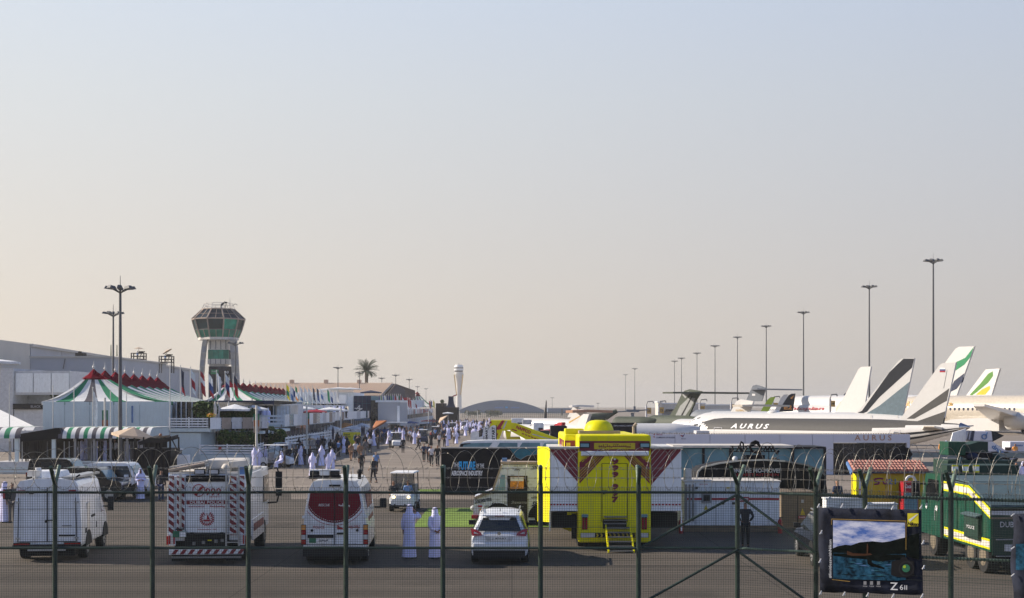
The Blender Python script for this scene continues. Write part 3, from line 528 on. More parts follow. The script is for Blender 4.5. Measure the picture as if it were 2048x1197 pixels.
# ================================================================ nearest chalet under the tent
def rail(mb, a, b, z0, z1, n, m='white', th=.09, posts=2.0):
 a = Vector((a[0], a[1], 0)); b = Vector((b[0], b[1], 0)); L = (b-a).length; d = (b-a)/L
 for i in range(n):
  z = z0+(z1-z0)*(i+.5)/n; mb.bar(a+Vector((0, 0, z)), b+Vector((0, 0, z)), th*.5, m, t2=(z1-z0)/n*.52)
 k = max(1, round(L/posts))
 for i in range(k+1): p = a+d*L*i/k; mb.bar(p+Vector((0, 0, z0)), p+Vector((0, 0, z1+.03)), th*1.2, m)
def chalet1():
 d = 112; t = thing('chalet_building', 'pale green-grey box chalet carrying the nearest striped tent', 'building', (0, 0, 0)); x = lambda p: X(p, d); z = lambda y: Z(y, d)
 xl, xr = x(86), x(338)
 mb = MB(); mb.add([(xl, d, 0), (xr, d, 0), (xr-4.4, d+38, 0), (xl-4.4, d+38, 0), (xl, d, z(803)), (xr, d, z(803)), (xr-4.4, d+38, z(803)), (xl-4.4, d+38, z(803))], [(0,1,5,4),(1,2,6,5),(2,3,7,6),(3,0,4,7),(4,5,6,7)], 'pale'); mb.build('wall', t)
 edges = [86, 130, 180, 228, 280, 338]
 for a, b in zip(edges, edges[1:]):
  mb = MB(); mb.box(((x(a)+x(b))/2, d-.03, (z(804)+z(856))/2), (x(b)-x(a)-.06, .05, z(804)-z(856)-.02), 'pale'); mb.build('wall_panel', t)
  mb = MB(); mb.box(((x(a)+x(b))/2, d-.03, (z(857)+0)/2), (x(b)-x(a)-.06, .05, z(857)-.02), 'pale'); mb.build('wall_panel', t)
 mb = MB(); mb.box((x(265), d-.08, z(829)), (.12, .08, z(812)-z(846)), 'midblue'); mb.build('downpipe', t)
 # open terraces to the right, upper and lower
 X0, X1 = x(338), x(419)
 mb = MB(); mb.box(((X0+X1)/2+.01, d+18, z(857)-.15), (X1-X0, 36, .3), 'pale'); mb.box(((x(400)+x(340))/2, d+14, (z(858)-.3)/2), (x(400)-x(340), 27.5, z(858)-.35), 'pale'); mb.build('terrace_deck', t)
 mb = MB(); mb.box(((X0+x(404))/2, d+20, (z(804)+z(834))/2), (x(404)-X0-.1, 36, z(804)-z(834)), 'glassdark'); mb.build('upper_glazing', t)
 mb = MB()
 for p in (342, 352, 362, 374, 386, 396, 404): mb.box((x(p), d+1.8, (z(804)+z(856))/2), (.09, .09, z(804)-z(856)), 'lightgrey')
 mb.box(((X0+x(404))/2, d+1.9, (z(834)+z(857))/2), (x(404)-X0-.1, .1, z(834)-z(857)), 'glassdark'); mb.build('column', t)
 mb = MB(); rail(mb, (X0, d-.1), (X1, d-.1), z(856), z(835.5), 4); mb.build('balcony_rail', t)
 mb = MB(); rail(mb, (X1, d-.1), (X1-.5, d+20), z(856), z(835.5), 4); mb.build('balcony_rail', t)
 X2 = x(510)
 mb = MB(); mb.box(((x(400)+X2)/2, d+14, (z(910))/2), (X2-x(400), 28, z(910)), 'pale'); mb.build('lower_terrace', t)
 mb = MB(); mb.box(((x(400)+x(510))/2, d+6, (z(860)+z(888))/2), (x(510)-x(400), .2, z(860)-z(888)+1.2), 'glassdark')
 for p in range(404, 505, 13): mb.box((x(p), d+5.8, (z(860)+z(888))/2), (.1, .1, z(860)-z(888)+1), 'steel')
 mb.build('lower_glazing', t)
 mb = MB(); rail(mb, (x(400), d-.1), (X2, d-.1), z(909), z(889), 4); mb.build('balcony_rail', t)
 mb = MB(); rail(mb, (X2, d-.1), (X2-1.2, d+18), z(909), z(889), 4); mb.build('balcony_rail', t)
 mb = MB(); mb.box((x(441), d-.2, z(897)), (6*d/FPX, .04, 5*d/FPX), 'red'); mb.build('rail_sign', t)
 # fascia panels of the upper deck along the street, each panel printed in its own colour
 cols = ['white', 'tan', 'lightgrey', 'tan', 'offwhite', 'lightgrey', 'tan']
 pxs = [419, 438, 454, 471, 488, 502, 512]
 for i in range(6):
  mb = MB(); mb.prism([(x(pxs[i])+.03, d+i*.9, z(859)), (x(pxs[i+1])-.03, d+i*.9+.9, z(859)), (x(pxs[i+1])-.03, d+i*.9+.9, z(836)), (x(pxs[i])+.03, d+i*.9, z(836))], (0, .1, 0), cols[i]); mb.build('fascia_panel', t)
 mb = MB(); mb.box(((x(419)+x(512))/2-.3, d+12, z(858)-.4), (x(512)-x(419), 14, .25), 'pale'); mb.build('upper_deck', t)
chalet1()
# frontage of the street: terraces stepping away, built bay by bay
def chalet(y0, y1, xf, ztop, depth, lab, wallm, deck=3.3, lower=1.15, glass=True, cols=('white', 'tan', 'white', 'lightgrey', 'canopy', 'bluegl', 'white', 'canopy'), roof=None, rd=random.Random(5)):
 """a chalet with a low front wall, a glazed ground floor and an upper terrace behind fascia panels; xf = front line"""
 t = thing('chalet_building', lab, 'building', (xf, y0, 0)); L = y1-y0
 mb = MB(); mb.box((-depth/2-4, L/2, ztop/2), (depth, L, ztop), wallm); mb.build('wall', t)
 mb = MB(); mb.box((-2.2, L/2, deck-.15), (4.4, L-.2, .3), 'pale'); mb.build('deck', t)
 mb = MB(); mb.box((-1.1, L/2, lower/2), (2.1, L-.1, lower), 'lightgrey'); mb.build('plinth', t)
 mb = MB(); mb.box((-3.4, L/2, (lower+deck)/2), (.6, L-.6, deck-lower-.35), 'glassdark'); mb.build('ground_floor_glazing', t)
 n = max(2, int(L/2.6))
 for i in range(n):
  a = L*i/n; m = cols[rd.randrange(len(cols))]
  p = MB(); p.box((.03, a+L/n/2, deck+.35), (.08, L/n-.1, 1.15), m); p.build('fascia_panel', t)
  if i % 2 == 0:
   g = MB(); g.box((.03, a+L/n/2, lower-.25), (.08, L/n-.1, .8), 'white'); g.build('plinth_panel', t)
 mb = MB(); rail(mb, (-4.4, .02), (-.05, .02), deck-.15, deck+.95, 3); mb.build('balcony_rail', t)
 mb = MB(); rail(mb, (.08, 0), (.08, L), lower-.1, lower+.9, 3); mb.build('terrace_rail', t)
 mb = MB()
 for i in range(n+1): mb.box((-.3, min(L-.1, L*i/n+.1), (lower+deck)/2), (.12, .12, deck-lower), 'steel')
 mb.build('column', t)
 return t
chalet(134, 172, -22.6, 5.3, 12, 'chalet with grey and white terrace panels below the dark flat canopy', 'lightgrey')
chalet(176, 232, -24.6, 5.2, 14, 'long white chalet terrace with coloured panels under the red parasol', 'lightgrey')
chalet(236, 262, -26, 5.0, 10, 'pale chalet terrace just left of the navy glass block', 'offwhite')
# dark flat canopy and glazed pavilion on the first terrace
t = thing('terrace_pavilion', 'white glazed pavilion under a long dark flat canopy roof', 'pavilion', (0, 0, 0)); d = 140; x = lambda p: X(p, d); z = lambda y: Z(y, d)
mb = MB(); mb.box(((x(404)+x(548))/2, d+3, z(805.5)), (x(548)-x(404), 6, .42), 'navy'); mb.prism([(x(548), d, z(801.5)), (x(586), d+3.5, z(804)), (x(578), d+3.5, z(808)), (x(548), d, z(810))], (0, 4, 0), 'glassdark'); mb.build('canopy_roof', t)
mb = MB(); mb.box(((x(546)+x(576))/2, d+4, (z(811)+z(848))/2), (x(576)-x(546), 5, z(811)-z(848)), 'offwhite'); mb.build('pavilion_wall', t)
for i in range(4):
 mb = MB(); mb.box((x(552+i*6.3), d+1.44, (z(813)+z(846))/2), (.24, .08, z(813)-z(846)), 'canopy'); mb.build('glazed_door', t)
mb = MB(); mb.box((x(538), d+5, (z(811)+z(848))/2), (.5, 4, z(811)-z(848)), 'bluegl'); mb.box((x(530), d+5, (z(811)+z(848))/2), (.6, 4, z(811)-z(848)), 'glass'); mb.build('glass_panel', t)
mb = MB()
for p in (449, 463, 502, 524, 545): mb.box((x(p), d+.6, (z(811)+z(848))/2), (.1, .1, z(811)-z(848)+1.5), 'lightgrey')
mb.build('column', t)
mb = MB(); mb.box(((x(524)+x(580))/2, d+3, z(849.5)), (x(580)-x(524), 6, .25), 'lightgrey'); mb.prism([(x(530), d, z(850)), (x(594), d-.5, z(854)), (x(594), d-.5, z(856)), (x(530), d, z(853))], (0, 3, 0), 'steel'); mb.build('terrace_slab', t)
# hedges on the terraces
def hedge(x0, x1, y, z0, z1, dep, lab, n, s=.16, m2='hedge2', bumps=True):
 mb = MB(); mb.box(((x0+x1)/2, y, z0+(z1-z0)*.4), (x1-x0-.3, dep*.6, (z1-z0)*.75), 'hedge'); o0 = len(mb.v)
 k = int((x1-x0)/.9)+1
 for i in range(k): leafmass(mb, x0+(x1-x0)*(i+.5)/k, y, (z0+z1)/2+rd.uniform(-.05, .1), .62, dep*.6, (z1-z0)*rd.uniform(.48, .62), n, s, 'hedge', m2)
 return tag(mb.build('hedge'), lab, 'hedge')
hedge(X(438, 113), X(512, 113), 113.2, Z(888, 112), Z(863, 112), 1.0, 'dark clipped hedge along the lower terrace rail', 420)
hedge(X(497, 120), X(565, 120), 120.5, Z(888, 120), Z(858, 120), 1.0, 'dark bushy hedge further along the lower terrace, before the glass porch', 420)
hedge(X(388, 113), X(428, 113), 113.5, Z(836, 112), Z(806, 112), 1.4, 'tall leafy green hedge on the upper terrace behind the white rail', 460, .2)
hedge(X(428, 116), X(508, 116), 116, Z(836, 114), Z(818, 114), 1.2, 'lower green planting behind the printed fascia panels', 380, .16)
mb = MB(); leafmass(mb, X(423, 112.4), 112.3, Z(831, 112), .45, .2, .2, 90, .08, 'finorange', 'lime'); tag(mb.build('flower_box'), 'orange and yellow flowers in front of the upper terrace hedge', 'flowers')
# parasols (market umbrellas)
def parasol(name, px, py, d, w, h, m, lab, tilt=0, az=0, zb=None, closed=False, group=None, n=4):
 """apex seen at px,py ; w,h = canopy width and drop in metres"""
 za = Z(py, d); zb = max(0, za-2.7) if zb is None else zb
 t = thing(name, lab, 'parasol', (X(px, d), d, zb), 0, group)
 mb = MB(); mb.cyl((0, 0, 0), (0, 0, za-zb), .035, m='polewhite', n=6); mb.build('pole', t)
 mb = MB(); ap = Vector((0, 0, za-zb)); M = Matrix.Rotation(tilt, 3, 'Y') @ Matrix.Rotation(pi/4+az, 3, 'Z')
 if closed:
  mb.cyl((0, 0, za-zb-1.7), (0, 0, za-zb-.6), .1, .17, m, n=8); mb.cyl((0, 0, za-zb-.6), (0, 0, za-zb), .17, .02, m, n=8)
 else:
  seg = n*2; rr = []
  for i in range(seg):
   a = 2*pi*i/seg; q = w/2*(1.25 if n == 4 and i % 2 == 0 else (1 if n == 4 else 1.05)); rr.append(M @ Vector((q*cos(a), q*sin(a), -h-(0 if i % 2 == 0 else -.04)))+ap)
  lo = [p-Vector((0, 0, .16)) for p in rr]
  for i in range(seg): j = (i+1) % seg; mb.add([ap, rr[i], rr[j]], [(0, 1, 2)], m); mb.add([rr[i], lo[i], lo[j], rr[j]], [(0, 1, 2, 3)], m)
 mb.build('canopy', t); return t
PS = [
 (470, 808.5, 116, 2.9, .45, 'canopy', 'white square parasol under the dark canopy, nearest to the hedge', 0), (482, 810, 130, 3.2, .4, 'beige', 'beige parasol between two white ones on the upper terrace', 0), (506, 810.5, 134, 3.0, .4, 'canopy', 'white parasol right of the beige one on the upper terrace', 0),
 (518, 850, 122, 4.2, .6, 'canopy', 'wide white parasol spreading over the lower hedge', 0), (483, 851, 124, 1.7, .3, 'canopy', 'small white parasol tip left of the wide white parasol', 0), (540, 853, 128, 2.6, .5, 'canopy', 'white parasol peeking right of the banner pole', 0),
 (606, 812.5, 175, 3.2, .35, 'canopy', 'white parasol left of the red one on the second terrace', 0), (630, 818, 178, 3.2, .4, 'red', 'red parasol on the second terrace', 0), (641, 816, 186, 3.4, .4, 'teal', 'pale teal parasol right behind the red one', 0), (660, 814.5, 182, 3.2, .35, 'canopy', 'white parasol right of the teal one', 0), (676, 816, 186, 2.8, .35, 'canopy', 'white parasol by the bright tall pole', 0),
 (659, 850, 170, 3.0, .5, 'canopy', 'white parasol beside closed navy ones on the ground terrace', 0), (605, 871.5, 150, 2.6, .35, 'beige', 'cream low parasol left of the white slatted wall', 0), (626, 870.5, 154, 3.4, .35, 'canopy', 'cream wide parasol above the white slatted rail', 0),
 (759, 815.5, 240, 3.4, .3, 'navy', 'navy parasol standing over the grey block', 0), (742, 781, 250, 4, .4, 'navy', 'dark blue roof parasol above the navy glass block', 0),
 (700, 775.5, 262, 4.4, .25, 'canopy', 'long white roof parasol, right one on the white hall terrace', 0), (678, 775, 262, 4.4, .25, 'canopy', 'long white roof parasol, middle one on the white hall terrace', 0), (656, 777, 264, 4.0, .25, 'canopy', 'white roof parasol, left one on the white hall terrace', 0),
 (846, 820.5, 380, 4, .3, 'red', 'red parasol over the far terrace', 0), (859, 839, 330, 4.2, .4, 'red', 'red street parasol by the leaning orange one', 0), (894, 838.5, 330, 5, .5, 'midblue', 'pale blue parasol beyond the leaning beige one', 0), (821, 842.5, 280, 3.4, .35, 'blue', 'blue flat parasol right of the grey block', 0), (896, 824.5, 300, 2.4, .25, 'canopy', 'small cream parasol by the black street tower', 0),
 (724, 846, 215, 2.6, .6, 'canopy', 'white umbrella between orange and copper sunshades', 0), (708, 853, 205, 3, .4, 'canopy', 'white parasol behind the orange sunshade', 0),
 (0, 719, 90, 2.3, .18, 'canopy', 'white parasol edge cut off at the left picture border', 0),
]
for (px, py, d, w, h, m, lab, tl) in PS: parasol('parasol', px, py, d, w, h, m, lab, tl)
parasol('parasol', 268, 854.5, 98, 2.9, .62, 'beige', 'beige leaning cantilever parasol in front of the striped awning', .12, az=.5)
parasol('parasol', 688, 845.5, 190, 2.1, .55, 'orange', 'tilted orange sunshade on the white pole above the yellow sign', -.3, n=6, zb=0)
parasol('parasol', 752, 842, 200, 2.6, .8, 'orange2', 'copper brown steeply tilted sunshade left of the grey block', -.55, az=.3, zb=0)
parasol('parasol', 880, 836, 320, 3.2, .8, 'beige', 'beige steeply leaning sunshade in the crowd', -.75, az=.3)
for i, (px, py, d) in enumerate([(430, 802, 113), (436, 803, 114), (457, 803, 118)]): parasol('parasol', px, py, d, 1, 1, 'offwhite', ['closed cream parasol at the left of the hedge terrace', 'closed cream parasol touching the left one', 'closed cream parasol standing alone under the canopy'][i], closed=True)
for i, (px, py, d) in enumerate([(604, 813, 172), (628, 852, 165), (666, 852, 165), (724, 850, 200), (728, 850, 200)]): parasol('parasol', px, py, d, 1, 1, 'navy', ['closed navy parasol on the second terrace', 'closed navy parasol left on the ground terrace', 'closed navy parasol right on the ground terrace', 'left closed dark parasol beside the white umbrella', 'right closed dark parasol beside the white umbrella'][i], closed=True)
# beige tiled hall, navy glass block, grey block
def blocks():
 d = 350; x = lambda p: X(p, d); z = lambda y: Z(y, d); k = d/FPX
 t = thing('tiled_roof_hall', 'long low hall with a tan ribbed roof and brown gable end', 'building', (0, 0, 0))
 mb = MB(); mb.box(((x(480)+x(768))/2, d+22, z(792)/2), (x(768)-x(480), 40, z(792)), 'beigewall'); mb.build('wall', t)
 mb = MB(); mb.add([(x(478), d, z(792)), (x(765), d, z(792)), (x(775), d+20, z(765)), (x(478), d+20, z(765))], [(0, 1, 2, 3)], 'roofbeige'); mb.add([(x(478), d+44, z(792)), (x(768), d+44, z(792)), (x(775), d+20, z(765)), (x(478), d+20, z(765))], [(3, 2, 1, 0)], 'roofbeige'); mb.build('roof', t)
 n = 72; mb = MB()
 for i in range(n):
  q = i/n; mb.bar((x(479)+(x(764)-x(479))*q, d-.05, z(792)+.1), (x(479)+(x(774)-x(479))*q, d+19.9, z(765)+.12), .28, 'roofbeige')
 mb.build('roof_rib', t, kind='stuff')
 mb = MB(); mb.prism([(x(768), d, z(795)), (x(776), d+20, z(765.5)), (x(798)+1, d+40, z(778)), (x(804), d+44, z(800)), (x(768), d, z(805))], (.3, 0, 0), 'brownwall'); mb.add([(x(768), d+.2, z(800)), (x(776), d+20, z(766)), (x(798), d+20, z(778)), (x(803), d+10, z(803))], [(0, 3, 2, 1)], 'brownwall'); mb.build('gable', t)
 for p in (560, 632, 702):
  mb = MB(); mb.box((x(p), d+19, z(766)+.5), (1.1, 1.1, 1.3), 'roofbeige'); mb.build('roof_vent', t)
 d = 262; x = lambda p: X(p, d); z = lambda y: Z(y, d)
 t = thing('white_chalet', 'big white two storey chalet behind the row of flags', 'building', (0, 0, 0))
 mb = MB(); mb.box(((x(560)+x(706))/2, d+10, z(785)/2), (x(706)-x(560), 20, z(785)), 'white'); mb.build('wall', t)
 mb = MB(); mb.box(((x(575)+x(694))/2, d-1, (z(790)+z(808))/2), (x(694)-x(575), 2, z(790)-z(808)), 'white'); mb.build('upper_block', t)
 for i in range(7):
  mb = MB(); mb.box((x(640+i*6.5), d-.1, (z(808.5)+z(813))/2), (5*d/FPX, .2, z(808.5)-z(813)), 'glassdark'); mb.build('window', t)
 mb = MB(); rail(mb, (x(640), d), (x(706), d), z(785), z(779), 3, 'white', posts=3); mb.build('roof_rail', t)
 d = 236; x = lambda p: X(p, d); z = lambda y: Z(y, d); k = d/FPX
 t = thing('navy_glass_block', 'dark navy glass chalet block with a white star line logo', 'building', (0, 0, 0))
 mb = MB(); mb.box(((x(706)+x(741))/2, d+8, (z(792)+z(838))/2), (x(741)-x(706), 14, z(792)-z(838)), 'teal'); mb.build('wall', t)
 for i in range(4):
  for j in range(3):
   mb = MB(); mb.box((x(706)+(x(741)-x(706))*(i+.5)/4, d+.94, z(792)-(z(792)-z(838))*(j+.5)/3), ((x(741)-x(706))/4-.06, .06, (z(792)-z(838))/3-.06), 'navy'); mb.build('glass_panel', t)
 mb = MB(); mb.box(((x(697)+x(704))/2, d+8, z(794)/2), (x(706)-x(696), 14, z(794)), 'white'); mb.box(((x(706)+x(741))/2, d+8, z(838)/2), (x(741)-x(706), 13, z(838)), 'lightgrey'); mb.build('white_frame', t)
 mb = MB(); S = [(706, 817.5), (724, 817.5), (712, 825), (719, 811), (717.5, 820.5), (706, 828)]
 for a, b in [((708, 817), (724, 817.5)), ((724, 817.5), (704, 828)), ((712, 819), (718.5, 810.5)), ((718.5, 810.5), (717.5, 820))]: mb.bar((x(a[0]), d+.8, z(a[1])), (x(b[0]), d+.8, z(b[1])), .12, 'whiteprint')
 mb.build('star_logo', t)
 mb = MB(); mb.box((x(724), d+.5, z(840)), (x(740)-x(710), .3, .4), 'midblue'); mb.build('window_strip', t)
 d = 232; x = lambda p: X(p, d); z = lambda y: Z(y, d)
 t = thing('grey_chalet', 'plain grey chalet block with a white roof rim right of the navy block', 'building', (0, 0, 0))
 mb = MB(); mb.box(((x(756)+x(800))/2, d+8, z(804)/2), (x(800)-x(756), 16, z(804)), 'greywall'); mb.build('wall', t)
 mb = MB(); mb.box(((x(751)+x(801))/2, d+8, z(803)), (x(801)-x(751), 16.4, .35), 'white'); mb.box((x(797), d-.2, (z(812)+z(858))/2), (x(801)-x(796), .3, z(812)-z(858)), 'white'); mb.build('white_rim', t)
 for j in range(6):
  mb = MB(); mb.box((x(776), d-.03, z(810+j*8.3)), (x(794)-x(758), .05, 8*d/FPX), 'greywall'); mb.build('wall_panel', t)
 mb = MB(); mb.box((x(747), d+6, (z(801)+z(842))/2), (x(757)-x(741), 8, z(801)-z(842)), 'glassdark'); mb.build('dark_recess', t)
 mb = MB(); mb.box((x(796), d-2, z(845.5)), (x(816)-x(778), 4, .2), 'canopy'); mb.box((x(797), d-1, z(855)/2), (x(810)-x(785), .2, z(849)), 'glassdark'); mb.build('porch_canopy', t)
 d = 300
 t = chalet(268, 330, -24.2, 5.3, 10, 'far white and red chalet terraces beyond the grey block', 'white', cols=('white', 'white', 'red', 'lightgrey'), rd=random.Random(8)); 
 t = chalet(335, 420, -24.6, 5.4, 10, 'farthest white chalet terraces by the black street tower', 'white', cols=('white', 'lightgrey', 'red'), rd=random.Random(9))
 mb = MB(); d = 330; x = lambda p: X(p, d); z = lambda y: Z(y, d); mb.box((x(823), d+4, (z(801)+z(815))/2), (x(845)-x(802), 8, z(801)-z(815)), 'white'); mb.box((x(802), d+4, z(799)), (3.5, 8, .8), 'red'); tag(mb.build('white_marquee'), 'plain white flat marquee between flags and the far striped tent', 'tent')
 d = 330; x = lambda p: X(p, d); z = lambda y: Z(y, d); t = thing('street_tower', 'black bottle shaped tower with a red arm beside the far control tower', 'tower', (x(902), d, 0)); k = d/FPX
 mb = MB(); mb.box((1*k, 0, z(815)/2), (28*k, 8, z(815)), 'darkcabin'); mb.build('base_block', t)
 mb = MB(); rr = lambda w, y: [(w*k*a, w*k*b, z(y)) for a, b in ((-1,-1),(1,-1),(1,1),(-1,1))]
 mb.loft([rr(9, 815), rr(6, 808), rr(5, 801), rr(5, 793)], 'navy', sm=False); mb.build('chimney', t)
 mb = MB(); mb.box((8*k, 0, z(791.5)), (9*k, 1, 2.2*k), 'red', ry=-.35); mb.build('red_arm', t)
 t = thing('round_tree', 'small round clipped tree on the dark far terrace', 'tree', (x(884.5), d, z(813))); mb = MB(); mb.cyl((0, 0, 0), (0, 0, 1), .1, m='trunk', n=5); mb.build('trunk', t); mb = MB(); leafmass(mb, 0, 0, 1.2, .5, .5, .45, 160, .18); mb.build('crown', t)
 mb = MB(); mb.box((x(880), d+6, z(807)/2), (18*k, 10, z(807)), 'darkcabin'); tag(mb.build('dark_kiosk'), 'dark planted roof kiosk left of the black street tower', 'kiosk')
blocks()
# palm tree
def palm():
 d = 400; k = d/FPX; z0 = Z(743, d); t = thing('palm_tree', 'tall date palm with a bushy crown above the tan roofed hall', 'tree', (X(733, d), d, 0))
 mb = MB(); mb.cyl((0, 0, 0), (0, 0, z0),   .42, .5, 'trunk', n=8); mb.build('trunk', t); rr = random.Random(4)
 mb = MB()
 for i in range(110):
  a = rr.random()*2*pi; el = rr.uniform(-.1, 1.5); L = rr.uniform(2.9, 3.4)+1.3*max(0, sin(el)); p = Vector((0, 0, z0)); prev = p; e = el
  for s in range(7):
   e -= .12+.04*(el < .5); q = prev+Vector((cos(a)*cos(e), sin(a)*cos(e), sin(e)))*L/7
   dr = (q-prev).normalized(); side = Vector((-sin(a), cos(a), 0)); up = side.cross(dr)
   mb.bar(prev, q, .05, 'palm')
   for w in (-1, 1):
    for h in (0, .5):
     b0 = prev.lerp(q, h); tip = b0+side*w*.55*(1-s/9)+dr*.5-up*-.1; mb.add([b0-dr*.06, b0+dr*.12, tip], [(0, 1, 2)], 'palm')
   prev = q
 mb.build('crown', t)
palm()
# near banner poles along the street and awning side
def banner_pole(px, ytop, ybase, lab, b0, b1, m1='greenplate', m2='orange2', both=True):
 d = D(ybase); k = d/FPX; t = thing('banner_pole', lab, 'banner pole', (X(px, d), d, 0)); mb = MB(); mb.cyl((0, 0, 0), (0, 0, Z(ytop, d)), .11, .09, 'polewhite', n=8); mb.build('pole', t)
 for s in ((-1, 1) if both else (1,)):
  for q, m in enumerate((m1, m2, 'tan')):
   za = Z(b0+(b1-b0)*q/3, d); zb = Z(b0+(b1-b0)*(q+1)/3, d); mb = MB(); mb.box((s*(.11+3.2*k/2), 0, (za+zb)/2), (3.2*k, .04, za-zb), m); mb.build('banner', t)
banner_pole(210, 796, 938, 'near white pole with paired vertical banners before the striped awning', 821, 879)
banner_pole(513, 811, 937, 'white pole with banners beside the first terrace corner', 828, 866)
banner_pole(613.5, 813, 908, 'white pole by the second terrace', 826, 862, both=False)
banner_pole(681.5, 816, 893, 'bright pole carrying the orange sunshade', 838, 842, 'tan', 'tan', False)
banner_pole(771, 818, 856, 'pole before the grey chalet block', 820, 824, 'tan', 'tan', False)
banner_pole(820.5, 818, 853, 'pole right of the grey chalet block', 822, 826, 'tan', 'tan', False)
banner_pole(857, 822, 857, 'thin white pole by the red street parasol', 824, 826, 'tan', 'tan', False)
for i, (px, b) in enumerate([(878, 846), (900, 843), (919, 845), (934, 842), (955, 843)]): banner_pole(px, 822, b, ['white pole left of the black tower', 'white pole right under the small cream parasol', 'white pole in front of the hangar, left', 'white pole in front of the hangar, middle', 'white pole in front of the hangar, right'][i], 823, 824, 'tan', 'tan', False)
# ================================================================ vehicles near the fence
def wheel(parent, x, y, r=.36, w=.24, hub='alu', lab=None):
 mb = MB(); n = 18
 ring = lambda rr, xx: [(x+xx, y+rr*cos(2*pi*i/n), r+rr*sin(2*pi*i/n)) for i in range(n)]
 mb.loft([ring(r*.62, -w/2), ring(r*.95, -w/2), ring(r, -w*.32), ring(r, w*.32), ring(r*.95, w/2), ring(r*.62, w/2)], 'tyre', cap=(True, True), sm=False)
 o = mb.build('wheel', parent)
 h = MB(); sx = 1 if x > 0 else -1; h.cyl((x+sx*w*.5, y, r), (x+sx*(w*.5+.012), y, r), r*.58, r*.5, hub, n=12)
 for i in range(5): a = 2*pi*i/5; h.cyl((x+sx*(w*.5+.012), y+r*.3*cos(a), r+r*.3*sin(a)), (x+sx*(w*.5+.02), y+r*.3*cos(a), r+r*.3*sin(a)), r*.09, m='plastic', n=6)
 h.build('rim', o); return o
def shell(parent, secs, m, name='body'):
 """secs: (y, [(halfwidth, z), ...] from sill to roof centre) lofted along y; mirrored"""
 rings = []
 for y, p in secs: rings.append([(-hw, y, z) for hw, z in p]+[(hw, y, z) for hw, z in reversed(p)])
 mb = MB(); mb.loft(rings, m, sm=False); o = mb.build(name, parent)
 return o
def bevel(o, w=.03, seg=2):
 bm = o.modifiers.new('bevel', 'BEVEL'); bm.width = w; bm.segments = seg; bm.limit_method = 'ANGLE'; bm.angle_limit = R(25); bm.harden_normals = False
 return o
def plate(parent, x, y, z, w=.5, h=.12, m='whiteprint', s='J 40687', tm='black'):
 mb = MB(); mb.box((x, y, z), (w, .02, h), m); o = mb.build('number_plate', parent)
 txt(s, (x, y-.014, z), w*.82, h*.62, tm, o)
 return o
def tail(parent, x, y, z, w, h, split=('taillight', 'reflector', 'taillight'), rz=0):
 mb = MB(); k = len(split); mb.box((x, y, z), (w+.03, .05, h+.03), 'plastic', rz=rz); o = mb.build('tail_light', parent)
 for i, m in enumerate(split):
  l = MB(); l.box((x, y-.03, z+h*(i+.5)/k-h/2), (w, .05, h/k-.015), m, rz=rz); l.build('lens', o)
